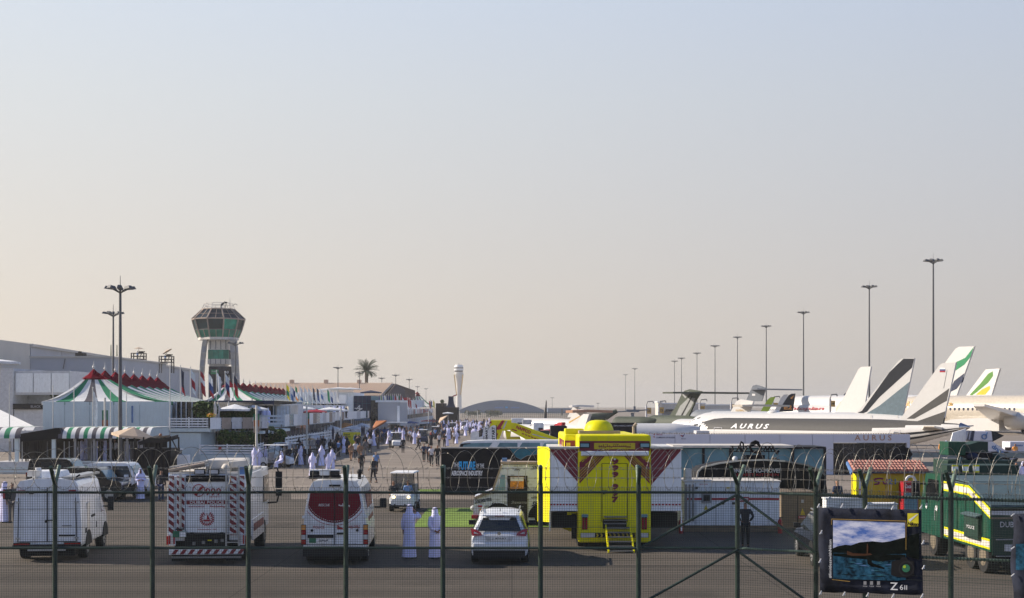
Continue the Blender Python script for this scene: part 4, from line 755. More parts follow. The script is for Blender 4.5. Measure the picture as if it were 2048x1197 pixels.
# ---- white service van
def white_van():
 x, y, _ = G(95, 1124); t = thing('service_van', 'plain white box van with twin rear doors at the left end of the parked row', 'van', (x, y, 0), R(7))
 L = 5.3
 P = lambda f, w=0: [(1.06*f, .48), (1.085*f, .60), (1.09*f, 1.2), (1.04*f, 2.0), (.98*f, 2.48), (.88*f, 2.64), (.4*f, 2.71)]
 b = shell(t, [(0, P(.985)), (.12, P(1)), (3.4, P(1)), (3.55, P(1)), (4.35, [(1.06, .48), (1.085, .6), (1.08, 1.2), (.98, 1.75), (.90, 2.2), (.8, 2.4), (.4, 2.45)]), (4.9, [(1.05, .48), (1.07, .6), (1.05, 1.15), (.95, 1.25), (.90, 1.3), (.8, 1.32), (.4, 1.35)]), (L, [(.9, .48), (.92, .6), (.9, .95), (.85, 1.0), (.8, 1.02), (.7, 1.03), (.4, 1.03)])], 'vanwhite'); bevel(b, .05)
 for s in (-1, 1):
  mb = MB(); q = [(s*.04, -.02, .66), (s*.955, -.02, .66), (s*.955, -.02, 1.3), (s*.92, -.02, 2.05), (s*.87, -.02, 2.4), (s*.04, -.02, 2.4)]
  mb.prism(q if s > 0 else q[::-1], (0, .03, 0), 'vanwhite'); o = bevel(mb.build('rear_door', t), .015)
  h = MB()
  for z in (.78, 1.95): h.box((s*.93, -.05, z), (.13, .05, .05), 'alu')
  h.build('hinge', o, kind='stuff')
 mb = MB(); mb.box((0, -.035, 1.55), (.028, .012, 1.75), 'black'); mb.bar((.93, -.03, .68), (.90, -.03, 2.1), .022, 'black'); mb.bar((-.93, -.03, .68), (-.90, -.03, 2.1), .022, 'black'); mb.box((0, -.035, .665), (1.9, .01, .022), 'black'); mb.box((0, -.035, 1.72), (1.9, .01, .012), 'grey'); mb.build('door_gap', t, kind='stuff')
 mb = MB(); mb.box((.07, -.06, 1.36), (.24, .05, .035), 'plastic'); mb.box((-.03, -.06, 1.32), (.07, .05, .07), 'plastic'); mb.build('door_handle', t)
 mb = MB(); mb.box((.62, -.04, .86), (.52, .03, .05), 'plastic'); mb.build('trim_bar', t)
 mb = MB(); mb.box((.62, -.04, 1.18), (.3, .02, .035), 'grey'); mb.build('badge', t)
 for s in (-1, 1):
  mb = MB(); mb.box((s*.80, -.05, 2.3), (.22, .06, .1), 'taillight'); mb.build('marker_light', t)
  tail(t, s*.80, -.05, .57, .5, .1, ('taillight',))
  mb = MB(); mb.box((s*.5, -.04, 2.24), (.14, .05, .035), 'plastic'); mb.build('vent_slot', t)
 mb = MB(); mb.box((0, -.05, .5), (2.15, .16, .14), 'plastic'); mb.box((0, -.12, .40), (1.2, .1, .05), 'alu'); mb.build('bumper', t)
 mb = MB(); mb.box((0, .5, .30), (1.7, .9, .22), 'black'); mb.build('underbody', t)
 mb = MB(); mb.box((-.2, 1.6, 2.80), (1.05, 1.2, .24), 'white', top=(.85, .85)); bevel(mb.build('roof_unit', t), .05)
 mb = MB(); mb.cyl((-.45, .7, 2.68), (-.45, .7, 3.05), .12, .1, 'white', n=8); mb.box((-.55, .65, 2.86), (.4, .3, .2), 'offwhite'); mb.build('roof_vent', t)
 mb = MB(); mb.box((.72, 1.9, 2.74), (.4, 3.4, .07), 'alu', rz=-.06); mb.bar((.62, .4, 2.6), (.95, .4, 2.82), .05, 'plastic'); mb.bar((.62, 3.2, 2.6), (.95, 3.2, 2.82), .05, 'plastic'); mb.build('side_awning', t)
 mb = MB(); mb.box((1.075, 1.2, 1.35), (.03, .5, 1.0), 'offwhite'); mb.build('side_hatch', t)
 for yy, zz, w, h in ((.7, .95, .2, .16), (2.0, 1.35, .6, .08), (2.6, 1.0, .08, .2)):
  mb = MB(); mb.box((1.09, yy, zz), (.03, w, h), 'plastic'); mb.build('side_vent', t)
 mb = MB(); mb.prism([(1.075, 3.5, 1.35), (1.05, 4.25, 1.35), (.94, 4.15, 2.05), (1.02, 3.5, 2.15)], (.02, 0, 0), 'glass'); mb.build('side_window', t)
 for s in (-1, 1):
  mb = MB(); mb.box((s*1.3, 4.2, 1.6), (.2, .12, .5), 'plastic'); mb.bar((s*1.0, 4.25, 1.5), (s*1.25, 4.2, 1.5), .05, 'plastic'); mb.build('mirror', t)
  wheel(t, s*.93, 1.15, .38, .28); wheel(t, s*.93, 4.3, .38, .26)
 for yy in (1.15, 4.3):
  mb = MB(); n = 12; pts = [(1.082, yy+.5*cos(pi*i/n), .45+.5*sin(pi*i/n)) for i in range(n+1)]; mb.prism(pts[::-1], (.03, 0, 0), 'plastic'); mb.build('wheel_arch', t)
white_van()
# ---- fire and rescue truck
def chevrons(mb, x0, x1, z0, z1, y, m, pitch=.26, th=.13, lean=.13, up=1):
 z = z0-lean
 while z < z1:
  a = [(x0, z), (x0, z+th), (x1, z+th-up*(x1-x0)*.75), (x1, z-up*(x1-x0)*.75)]
  a = [(px_, min(z1, max(z0, pz))) for px_, pz in a]
  if max(p[1] for p in a)-min(p[1] for p in a) > .02: mb.prism([(p[0], y, p[1]) for p in a], (0, .006, 0), m)
  z += pitch
def rescue_truck():
 x, y, _ = G(414, 1129); t = thing('rescue_truck', 'white fire and rescue truck with red diagonal stripes and a ladder on its back', 'truck', (x, y, 0), R(4))
 mb = MB(); mb.box((0, 2.4, 1.82), (2.48, 4.7, 2.14), 'vanwhite'); bevel(mb.build('body', t), .05)
 mb = MB(); mb.box((0, 3, .62), (1.9, 5.5, .34), 'black'); mb.build('chassis', t)
 for s in (-1, 1):
  mb = MB(); mb.box((s*1.245, .22, 1.6), (.03, .44, 1.7), 'white'); mb.build('corner_panel', t)
 # roller shutter with print
 sh = MB(); sh.box((0, .03, 1.86), (1.32, .06, 1.66), 'white'); sh = sh.build('shutter', t)
 mb = MB(); mb.box((0, -.012, 2.76), (1.32, .05, .2), 'black'); mb.build('shutter_box', t)
 yy = -.015
 txt('999', (.2, yy, 2.33), .5, .24, 'red', sh)
 mb = MB(); n = 16
 for i in range(n):
  a, b = 2*pi*i/n, 2*pi*(i+1)/n; mb.bar((-.26+.19*cos(a), yy, 2.38+.19*sin(a)), (-.26+.19*cos(b), yy, 2.38+.19*sin(b)), .022, 'red')
 mb.bar((-.33, yy, 2.27), (-.18, yy, 2.46), .07, 'red'); mb.box((-.33, yy, 2.26), (.1, .02, .07), 'red', ry=-.8); mb.box((-.17, yy, 2.46), (.1, .02, .07), 'red', ry=-.8); mb.build('telephone_emblem', sh)
 txt('EMERGENCY', (.26, yy, 2.17), .36, .04, 'red', sh)
 mb = MB(); mb.box((0, -.006, 1.995), (1.30, .012, .13), 'darkred'); mb.build('band', sh); txt('DUBAI POLICE', (0, -.018, 1.995), 1.08, .1, 'whiteprint', sh)
 txt('SEARCH & RESCUE', (-.33, yy, 1.86), .5, .05, 'red', sh); squiggle((.36, yy, 1.86), .54, .09, 'red', sh, seed=3)
 mb = MB()
 for i in range(22):
  a = 2*pi*(i+.5)/22
  if 1.2 < a < 1.9: continue
  mb.box((.0+.20*cos(a), yy, 1.47+.20*sin(a)), (.035, .006, .075), 'red', ry=pi/2-a)
 for i in range(12):
  a = 2*pi*i/12; mb.box((.145*cos(a), yy, 1.47+.145*sin(a)), (.06, .006, .02), 'red', ry=-a)
 mb.prism([(-.12, yy, 1.44), (.12, yy, 1.44), (.08, yy, 1.38), (-.08, yy, 1.38)], (0, .006, 0), 'red'); mb.prism([(-.01, yy, 1.45), (.09, yy, 1.45), (.02, yy, 1.6)], (0, .006, 0), 'red'); mb.build('round_emblem', sh)
 txt('dubaipolice  DP', (0, yy, 1.12), .62, .05, 'red', sh)
 mb = MB()
 for s in (-1, 1): mb.box((s*.47, -.03, .98), (.1, .08, .08), 'plastic')
 mb.cyl((0, -.02, .92), (0, -.05, .92), .02, m='black', n=6); mb.build('catch', sh, kind='stuff')
 # striped panels either side
 for (xa, xb) in ((-1.22, -1.03), (-.96, -.70), (.72, .95), (1.02, 1.2)):
  q = MB(); q.box(((xa+xb)/2, .005, 1.88), (xb-xa, .05, 1.98), 'white'); q = q.build('striped_panel', t); c = MB(); chevrons(c, xa+.01, xb-.01, .93, 2.84, -.028, 'darkred', .25, .14, .1); c.build('red_stripes', q)
 for (xa, xb) in ((-.69, -.67),): pass
 mb = MB(); mb.box((0, -.01, .75), (1.4, .1, .5), 'black')
 for a in (-.4, -.1, .3, .5): mb.box((a, -.08, .72+a*.1), (.1, .06, .1), 'steel')
 mb.box((.1, -.1, .78), (.12, .02, .03), 'yellow'); mb.build('tow_gear', t)
 # ladder
 la = MB()
 for s in (-1, 1): la.bar((.83+s*.2, -.14, .6), (.83+s*.2, -.14, 3.18), .05, 'alu')
 la = la.build('ladder', t)
 for i in range(9):
  r = MB(); r.bar((.64, -.14, .72+i*.27), (1.02, -.14, .72+i*.27), .035, 'alu'); r.build('rung', la)
 mb = MB(); mb.bar((-.83, -.09, 1.2), (-.83, -.09, 2.95), .07, 'offwhite'); mb.box((-.83, -.12, 1.15), (.26, .05, .04), 'plastic'); mb.build('post_lamp', t)
 mb = MB(); mb.box((-.86, -.07, .98), (.42, .06, .2), 'greenplate'); mb.box((-.75, -.105, .98), (.2, .02, .17), 'whiteprint'); mb.build('number_plate', t)
 for s in (-1, 1):
  mb = MB(); mb.box((s*1.1, -.03, .8), (.22, .08, .36), 'vanwhite'); o = mb.build('lamp_cluster', t)
  for i in range(3): l = MB(); l.box((s*(1.03+.07*i), -.075, .8), (.05, .03, .28), ['taillight', 'offwhite', 'taillight'][i]); l.build('lens', o)
  l = MB(); l.box((s*1.25, .03, .78), (.06, .12, .28), 'taillight'); l.build('side_lens', o)
 bp = MB(); bp.box((0, -.12, .42), (2.35, .1, .17), 'white'); bp = bp.build('bumper', t)
 for i in range(9):
  c = MB(); x0 = -1.1+i*.26; c.prism([(x0, -.178, .345), (x0+.13, -.178, .345), (x0+.24, -.178, .495), (x0+.11, -.178, .495)], (0, .006, 0), 'darkred'); c.build('red_stripe', bp)
 mb = MB(); mb.box((0, -.05, .24), (2.2, .2, .06), 'steel'); mb.build('underrun_bar', t)
 # roof load
 mb = MB(); mb.box((0, 2.4, 2.93), (2.4, 4.6, .06), 'offwhite'); mb.build('roof', t)
 mb = MB()
 for s in (-1, 1): mb.box((s*.22, -.02, 2.98), (.34, .14, .17), 'plastic')
 for s in (-1, 1): mb.box((s*.22, -.1, 2.98), (.28, .03, .12), 'lightgrey')
 mb.build('work_light', t)
 ro = MB()
 for k in range(3): ro.box((-.65, .5+k*.05, 3.06+k*.07), (1.25, .42, .05), 'offwhite', ry=-.16)
 for i in range(10): ro.box((-1.2+i*.12, .28, 3.02+i*.02), (.02, .04, .2), 'steel')
 ro.cyl((-1.25, .2, 3.0), (-.1, .2, 3.22), .06, m='tan', n=8); ro.build('folded_stretcher', t)
 mb = MB(); mb.box((.45, 1.6, 3.14), (1.2, 1.9, .38), 'offwhite'); bevel(mb.build('roof_locker', t), .04)
 mb = MB(); mb.box((.93, .6, 3.2), (.62, .5, .22), 'offwhite', ry=-.1); mb.sph((.55, .5, 3.05), .18, 'offwhite'); bevel(mb.build('light_mast', t), .04)
 mb = MB(); mb.box((1.1, .1, 3.0), (.2, .05, .25), 'midblue'); mb.build('blue_sign', t)
 # crew cab
 mb = MB(); mb.box((0, 5.9, 1.75), (2.42, 2.1, 2.2), 'vanwhite'); bevel(mb.build('cab', t), .08)
 mb = MB(); mb.box((1.218, 2.5, 2.15), (.03, 2.5, 1.0), 'glassdark'); mb.build('crew_window', t); mb = MB(); mb.box((1.225, 5.9, 2.1), (.03, 1.6, .95), 'glassdark'); mb.build('cab_window', t)
 mb = MB(); mb.box((1.25, 3.2, .95), (.05, 3.2, .7), 'vanwhite'); mb.box((1.28, 3.2, 1.02), (.02, 2.8, .25), 'maroon'); mb.build('side_skirt', t)
 for s in (-1, 1):
  mb = MB(); mb.tube([(s*1.2, 6.6, 2.75), (s*1.55, 6.6, 2.8), (s*1.62, 6.6, 2.6)], .03, 'plastic'); mb.tube([(s*1.2, 6.6, 1.5), (s*1.55, 6.6, 1.52), (s*1.62, 6.6, 1.8)], .03, 'plastic'); mb.box((s*1.62, 6.6, 2.35), (.24, .12, .62), 'plastic'); mb.box((s*1.62, 6.6, 1.88), (.22, .12, .24), 'plastic'); mb.build('mirror', t)
  wheel(t, s*1.0, 1.3, .5, .36, 'steel'); wheel(t, s*1.05, 5.5, .5, .34, 'steel')
  mb = MB(); mb.box((s*.86, -.02, .30), (.5, .05, .38), 'tyre'); mb.build('mud_flap', t)
rescue_truck()
# ---- police rescue van
def police_van():
 x, y, _ = G(669.5, 1131); t = thing('police_van', 'white police rescue van with a big dark red disc on its rear doors', 'van', (x, y, 0), R(2.5))
 P = lambda f, t_=1: [(.98*f, .42), (1.01*f, .55), (1.02*f, 1.1), (.97*f, 1.7), (.83*f, 2.45), (.70*f, 2.68), (.35*f, 2.72)]
 fr = lambda f, k: [(.98*f, .42), (1.0*f, .55), (1.0*f, 1.0), (.95*f, min(1.7, k)), (.85*f, min(2.3, k+.02)), (.7*f, min(2.55, k+.05)), (.35*f, min(2.6, k+.07))]
 b = shell(t, [(0, P(.98)), (.12, P(1)), (3.9, P(1)), (4.7, fr(1, 2.6)), (5.3, fr(.97, 1.25)), (5.9, fr(.88, .95))], 'vanwhite'); bevel(b, .05)
 zr = lambda z: 1.0 if z < 1.1 else (1.0-(z-1.1)*.05/.6 if z < 1.7 else .95-(z-1.7)*.14/.75)
 for s in (-1, 1):
  q = [(s*.02, -.022, .62), (s*.93, -.022, .62), (s*.93, -.022, 1.1), (s*.88, -.022, 1.72), (s*.76, -.022, 2.38), (s*.02, -.022, 2.38)]
  mb = MB(); mb.prism(q if s > 0 else q[::-1], (0, .03, 0), 'vanwhite'); dr = bevel(mb.build('rear_door', t), .012)
  # red disc half and glass
  n = 14; cz = 2.34; r_ = .98; pts = [(0, cz)]; pts = []
  for i in range(n+1):
   a = -pi/2+(pi/2)*i/n; px_, pz = r_*cos(a), cz+r_*sin(a); px_ = min(px_, .885-(max(pz, 1.72)-1.72)*.19 if pz > 1.72 else .93); pts.append((px_, pz))
  pts = [(0, cz)]+pts[::1]; q = [(s*max(.012, p[0]), -.03, p[1]) for p in pts]; mb = MB(); mb.prism(q[::-1] if s > 0 else q, (0, .006, 0), 'vanred'); mb.build('red_disc', dr)
  mb = MB()
  for i in range(18):
   a = -pi/2+(pi/2)*i/18*.86; b_ = -pi/2+(pi/2)*(i+.55)/18*.86; mb.bar((s*.93*cos(a), -.036, cz+.93*sin(a)), (s*.93*cos(b_), -.036, cz+.93*sin(b_)), .012, 'whiteprint')
   b_ = -pi/2+(pi/2)*(i+1)/18*.8; a = -pi/2+(pi/2)*i/18*.8
   if 1.06*cos(b_) < .9: mb.bar((s*1.06*cos(a), -.03, cz+1.06*sin(a)), (s*1.06*cos(b_), -.03, cz+1.06*sin(b_)), .014, 'red')
  mb.build('disc_border', dr, kind='stuff')
  mb = MB(); mb.cyl((s*.72, -.02, 1.12), (s*.72, -.05, 1.12), .045, m='plastic', n=10); mb.build('sensor', dr)
  tail(t, s*.985, .0, .98, .13, .62, ('taillight', 'reflector', 'taillight', 'finorange'))
  mb = MB(); mb.box((s*.98, -.02, 1.55), (.1, .06, .09), 'white'); mb.build('hinge', t)
  mb = MB(); mb.box((s*.86, -.08, .32), (.12, .04, .05), 'taillight'); mb.build('fog_reflector', t)
  wheel(t, s*.86, 1.15, .38, .28); wheel(t, s*.86, 5.0, .38, .26)
  mb = MB(); mb.box((s*1.3, 4.75, 1.65), (.24, .14, .34), 'plastic'); mb.bar((s*.98, 4.8, 1.5), (s*1.25, 4.75, 1.5), .06, 'plastic'); bevel(mb.build('mirror', t), .04)
 txt('RESCUE', (-.33, -.04, 1.93), .36, .09, 'whiteprint', t, shear=.2); squiggle((.3, -.038, 1.93), .36, .12, 'whiteprint', t, seed=5)
 txt('POLICE', (-.5, -.04, 1.22), .36, .09, 'red', t); squiggle((.62, -.038, 1.22), .36, .11, 'red', t, seed=8)
 mb = MB(); mb.prism([(.08, -.036, 1.15), (.32, -.036, 1.15), (.08, -.036, 1.29)], (0, .006, 0), 'red'); mb.build('red_arrow', t)
 mb = MB(); mb.box((.22, -.05, 1.02), (.3, .05, .05), 'plastic'); mb.build('door_handle', t)
 mb = MB(); mb.box((0, -.02, 2.55), (.36, .03, .06), 'plastic', rx=-.1); mb.build('brake_light', t)
 mb = MB(); mb.box((0, -.04, 1.5), (.02, .01, 1.7), 'plastic'); mb.box((0, -.036, .66), (1.8, .006, .02), 'plastic'); mb.box((0, -.036, 1.32), (1.7, .006, .012), 'grey'); mb.build('door_gap', t, kind='stuff')
 mb = MB(); mb.box((-.45, -.05, .93), (.82, .05, .1), 'plastic'); mb.build('plate_lamp', t)
 mb = MB(); mb.box((-.45, -.04, .80), (.72, .03, .16), 'whiteprint'); mb.box((-.7, -.06, .80), (.22, .01, .15), 'greenplate'); o = mb.build('number_plate', t); squiggle((-.36, -.058, .8), .3, .09, 'black', o, seed=2)
 txt('Sprinter', (.62, -.04, .78), .26, .03, 'grey', t); txt('Rescue Unit', (.5, -.04, .7), .4, .025, 'grey', t)
 mb = MB(); mb.box((0, -.06, .42), (2.0, .2, .24), 'plastic'); mb.build('bumper', t); mb = MB(); mb.box((0, .6, .25), (1.6, 1, .2), 'black'); mb.build('underbody', t)
 # light bar
 lb = MB(); lb.box((-.35, .45, 2.80), (1.0, .4, .1), 'black'); lb = lb.build('light_bar', t)
 for i in range(3):
  l = MB(); l.box((-.68+i*.33, .45, 2.93), (.31, .38, .16), ['glass', 'canopy', 'glass'][i]); bevel(l.build('light_housing', lb), .03)
 mb = MB(); mb.box((-.35, .45, 3.03), (1.0, .42, .03), 'canopy'); mb.build('lid', lb)
 mb = MB(); mb.cyl((.72, 1.0, 2.7), (.72, 1.0, 2.86), .06, m='plastic', n=8); mb.sph((.72, 1.0, 2.94), .09, 'plastic'); mb.cyl((.52, .8, 2.7), (.52, .8, 3.1), .012, m='white', n=4); mb.build('roof_camera', t)
 mb = MB(); mb.prism([(.985, 1.2, 1.3), (.985, 3.8, 1.3), (.9, 3.8, 2.2), (.9, 1.2, 2.2)], (.02, 0, 0), 'maroon'); mb.build('side_stripe', t)
police_van()
# ---- white compact SUV
def suv(name, label, loc, rz, body='vanwhite', spec=True):
 t = thing(name, label, 'car', loc, rz)
 def S(y, sill, belt, roof, w=.91, rw=.60, bw=.88): return (y, [(w*.96, .30), (w, .45), (w, .80), (bw, belt), (rw+(bw-rw)*.45, (belt+roof)/2+.05), (rw+.06, roof-.06), (rw*.5, roof)])
 b = shell(t, [S(.0, 0, .92, .96, .86, .70, .82), S(.10, 0, 1.02, 1.08, .90, .72, .86), S(.30, 0, 1.06, 1.50, .92, .56, .87), S(.55, 0, 1.06, 1.63, .92, .58, .87), S(1.6, 0, 1.04, 1.70, .92, .62, .88), S(2.6, 0, 1.02, 1.66, .92, .60, .88), S(3.45, 0, 1.0, 1.08, .92, .66, .86), S(4.3, 0, .88, .92, .90, .6, .84), S(4.62, 0, .7, .74, .8, .5, .7)], body); bevel(b, .045, 3)
 mb = MB(); mb.prism([(-.70, .085, 1.10), (.70, .085, 1.10), (.53, .335, 1.50), (-.53, .335, 1.50)], (0, -.03, -.01), 'glass'); mb.build('rear_window', t)
 mb = MB(); mb.box((0, .34, 1.585), (1.12, .34, .05), body, rx=.1); bevel(mb.build('spoiler', t), .02); mb = MB(); mb.box((0, .165, 1.565), (.3, .02, .02), 'taillight'); mb.build('brake_light', t)
 for s in (-1, 1):
  o = MB(); o.prism([(s*.54, -.02, .96), (s*.86, -.0, .93), (s*.925, .10, 1.17), (s*.74, .05, 1.14), (s*.58, .0, 1.04)][::(-1 if s > 0 else 1)], (0, -.025, 0), 'taillight'); o = o.build('tail_light', t)
  l = MB(); l.prism([(s*.66, -.045, 1.005), (s*.82, -.03, 1.02), (s*.80, -.01, 1.08)][::(-1 if s > 0 else 1)], (0, -.01, 0), 'reflector'); l.build('lens', o)
  mb = MB(); mb.prism([(s*.885, .6, 1.1), (s*.885, 3.2, 1.07), (s*.70, 2.6, 1.52), (s*.70, .8, 1.52)][::(1 if s > 0 else -1)], (s*.015, 0, .0), 'glass'); mb.build('side_window', t)
  mb = MB(); mb.box((s*1.03, 2.95, 1.12), (.24, .12, .16), 'plastic'); mb.bar((s*.86, 2.95, 1.06), (s*.95, 2.95, 1.1), .05, 'plastic'); bevel(mb.build('mirror', t), .03)
  mb = MB(); mb.bar((s*.60, .6, 1.68), (s*.62, 2.6, 1.70), .04, 'alu'); mb.build('roof_rail', t)
  wheel(t, s*.80, .85, .35, .24); wheel(t, s*.80, 3.75, .35, .24)
  mb = MB(); mb.box((s*.62, -.085, .42), (.16, .02, .04), 'taillight'); mb.build('fog_reflector', t)
  mb = MB(); n = 12; pts = [(s*.905, .85+.44*cos(pi*i/n), .38+.44*sin(pi*i/n)) for i in range(n+1)]; mb.prism(pts[::-1] if s > 0 else pts, (s*.03, 0, 0), 'plastic'); mb.build('wheel_arch', t)
 mb = MB(); mb.box((0, -.03, .60), (1.72, .12, .24), body, top=(.97, 1)); bevel(mb.build('bumper', t), .04)
 mb = MB(); mb.box((0, -.04, .37), (1.66, .14, .22), 'plastic'); mb.box((0, .5, .24), (1.3, 1.0, .12), 'black'); mb.build('lower_bumper', t)
 mb = MB(); mb.prism([(-.40, -.022, .78), (.40, -.022, .78), (.46, -.022, .93), (-.46, -.022, .93)], (0, .03, 0), 'lightgrey'); mb.build('plate_recess', t)
 if spec: plate(t, 0, -.04, .85, .56, .12, s='J 40687')
 mb = MB(); mb.cyl((0, -.01, 1.02), (0, -.035, 1.02), .055, m='chrome', n=14); mb.box((0, -.03, 1.02), (.13, .02, .02), 'chrome'); mb.build('round_badge', t)
 mb = MB(); mb.box((0, -.09, .57), (.1, .02, .03), 'black'); mb.build('latch', t)
 mb = MB(); mb.prism([(0, .5, 1.68), (0, .72, 1.70), (0, .55, 1.78)], (.02, 0, 0), 'black'); mb.build('antenna_fin', t)
 if spec:
  mb = MB(); mb.prism([(.925, .2, .5), (.925, .7, .8), (.90, 1.0, 1.0), (.925, 1.6, .8), (.925, 1.3, .5)], (.012, 0, 0), 'yellow'); mb.prism([(.90, .15, 1.04), (.68, .5, 1.55), (.72, .75, 1.55), (.92, .5, 1.04)], (.012, 0, 0), 'yellow'); mb.build('yellow_edge', t)  # yellow shapes along the right rear side and pillar
 return t
x, y, _ = G(998.5, 1131); WS = suv('white_suv', 'white compact SUV with yellow along its right edge seen from behind', (x, y, 0), R(-1.5))
mat('blackpaint', (.008, .008, .010), rough=.25, coat=.6, grime=.06)
x, y, _ = G(1692, 1139); DS = suv('dark_car', 'black SUV half hidden behind the navy camera banner on the fence', (x, y, 0), R(-2.5), 'blackpaint', False)
mat('blackpaint', (.008, .008, .010), rough=.25, coat=.6, grime=.06)
# ---- parked SUVs seen from the side (far left)
def side_suv(px0, px1, pyb, label, body, h=1.9, cat='car', rz=0):
 d = D(pyb); L = (px1-px0)*d/FPX; x = X((px0+px1)/2, d); t = thing('parked_suv', label, cat, (x, d, 0), rz); H = h
 prof = [(-.5, .45), (-.5, .95), (-.485, 1.1), (-.45, H-.12), (-.42, H), (.12, H), (.17, H-.08), (.27, 1.18), (.46, 1.08), (.5, .95), (.5, .45)]
 mb = MB(); rings = [[(px_*L, yy, z if z < 1.2 else 1.2+(z-1.2)) for px_, z in prof] for yy in (0, 1.9)]; mb.loft(rings, body, sm=False); bevel(mb.build('body', t), .08)
 for a, b in ((-.43, -.29), (-.27, -.1), (-.08, .15)):
  m = MB(); m.prism([(a*L, -.01, 1.18), (b*L+(.07*L if b > .1 else 0), -.01, 1.18), (b*L, -.01, H-.16), (a*L, -.01, H-.16)], (0, .03, 0), 'glass'); m.build('side_window', t)
 m = MB(); m.prism([(.185*L, .1, H-.16), (.275*L, .1, 1.2), (.275*L, 1.8, 1.2), (.185*L, 1.8, H-.16)], (.03, 0, .02), 'bluegl'); m.build('windscreen', t)
 for a in (-.31, .31):
  for yy in (.02, 1.7):
   w = MB(); n = 18; ring = lambda rr, q: [(a*L+rr*cos(2*pi*i/n), yy+q, .4+rr*sin(2*pi*i/n)) for i in range(n)]
   w.loft([ring(.38, -.03), ring(.4, .02), ring(.4, .22), ring(.38, .25)], 'tyre', sm=False); o = w.build('wheel', t); w = MB(); w.cyl((a*L, yy-.04, .4), (a*L, yy-.02, .4), .24, m='alu', n=12); w.build('rim', o)
  w = MB(); n = 12; w.prism([(a*L+.48*cos(pi*i/n), -.012, .42+.46*sin(pi*i/n)) for i in range(n+1)][::-1], (0, .02, 0), 'plastic'); w.build('wheel_arch', t)
 for yy in (.05, 1.6):
  m = MB(); m.box((.485*L, yy+.12, .95), (.1, .3, .16), 'reflector'); m.build('headlight', t); m = MB(); m.box((-.5*L, yy+.1, 1.05), (.06, .2, .22), 'taillight'); m.build('tail_light', t)
 m = MB(); m.box((.495*L, .95, .55), (.08, 1.8, .22), 'plastic'); m.build('bumper', t)
 m = MB(); m.box((.14*L, -.12, 1.25), (.2, .2, .16), body); m.build('mirror', t)
 for a in (-.19, .02): m = MB(); m.box((a*L, -.015, 1.05), (.16, .03, .03), 'chrome'); m.build('door_handle', t)
 return t
side_suv(168, 302, 998, 'white off road SUV parked behind the plain white van facing right', 'vanwhite', 1.95)
side_suv(112, 243, 1004, 'black SUV nose showing between the white van and the white off road SUV', 'blackpaint', 1.8)
side_suv(52, 182, 985, 'dark SUV roof rising behind the plain white van', 'blackpaint', 1.95)
# ---- golf cart
def golf_cart(px, pyb, label, body='canopy', s=1.0, light=True, riders=True, rz=0, detail=True):
 x, y, _ = G(px, pyb); t = thing('golf_cart', label, 'golf cart', (x, y, 0), rz)
 mb = MB(); rings = []
 for yy, w, z0, z1 in ((0, .50, .34, .62), (.06, .56, .3, .80), (.45, .6, .3, .92), (.75, .6, .3, 1.0)): rings.append([(-w, yy, z0), (-w, yy, z1-.12), (-w*.8, yy, z1), (w*.8, yy, z1), (w, yy, z1-.12), (w, yy, z0)])
 mb.loft(rings, body, sm=False); bevel(mb.build('front_cowl', t), .03)
 mb = MB(); mb.box((0, 1.6, .33), (1.15, 1.9, .12), 'plastic'); mb.box((0, 2.35, .6), (1.15, .8, .5), body); mb.build('chassis', t)
 for yy in (1.55, 2.05) if detail else (1.6,):
  mb = MB(); mb.box((0, yy, .7), (1.05, .45, .14), 'grey'); mb.box((0, yy+.24, 1.0), (1.05, .1, .5), 'grey'); mb.build('seat', t)
 mb = MB(); mb.box((0, 1.4, 1.87), (1.2, 1.9, .06), 'canopy', top=(.94, .94)); bevel(mb.build('roof', t), .02)
 for s_ in (-1, 1):
  for yy, yt in ((.72, .65), (2.3, 2.2)):
   mb = MB(); mb.bar((s_*.55, yy, .9), (s_*.53, yt, 1.85), .045, 'plastic'); mb.build('roof_post', t)
  if light: mb = MB(); mb.sph((s_*.36, .06, .72), .085, 'lamp_on', 10, 6, .75); mb.build('headlight', t)
  for yy in (.55, 2.3): wheel(t, s_*.52, yy, .24, .2)
 mb = MB(); mb.box((0, .03, .42), (.5, .04, .14), 'maroon'); mb.build('number_plate', t); mb = MB(); mb.box((0, -.01, .30), (1.0, .1, .08), 'plastic'); mb.build('bumper', t)
 mb = MB(); mb.prism([(-.5, .74, 1.0), (.5, .74, 1.0), (.5, .68, 1.8), (-.5, .68, 1.8)], (0, .01, 0), 'screenglass'); mb.build('windscreen', t)
 return t
mat('screenglass', (.06, .08, .10), rough=.1, var=0, alpha=.55)
GC = golf_cart(802, 1025, 'white golf cart with glowing headlights driving towards the fence', rz=R(-3))
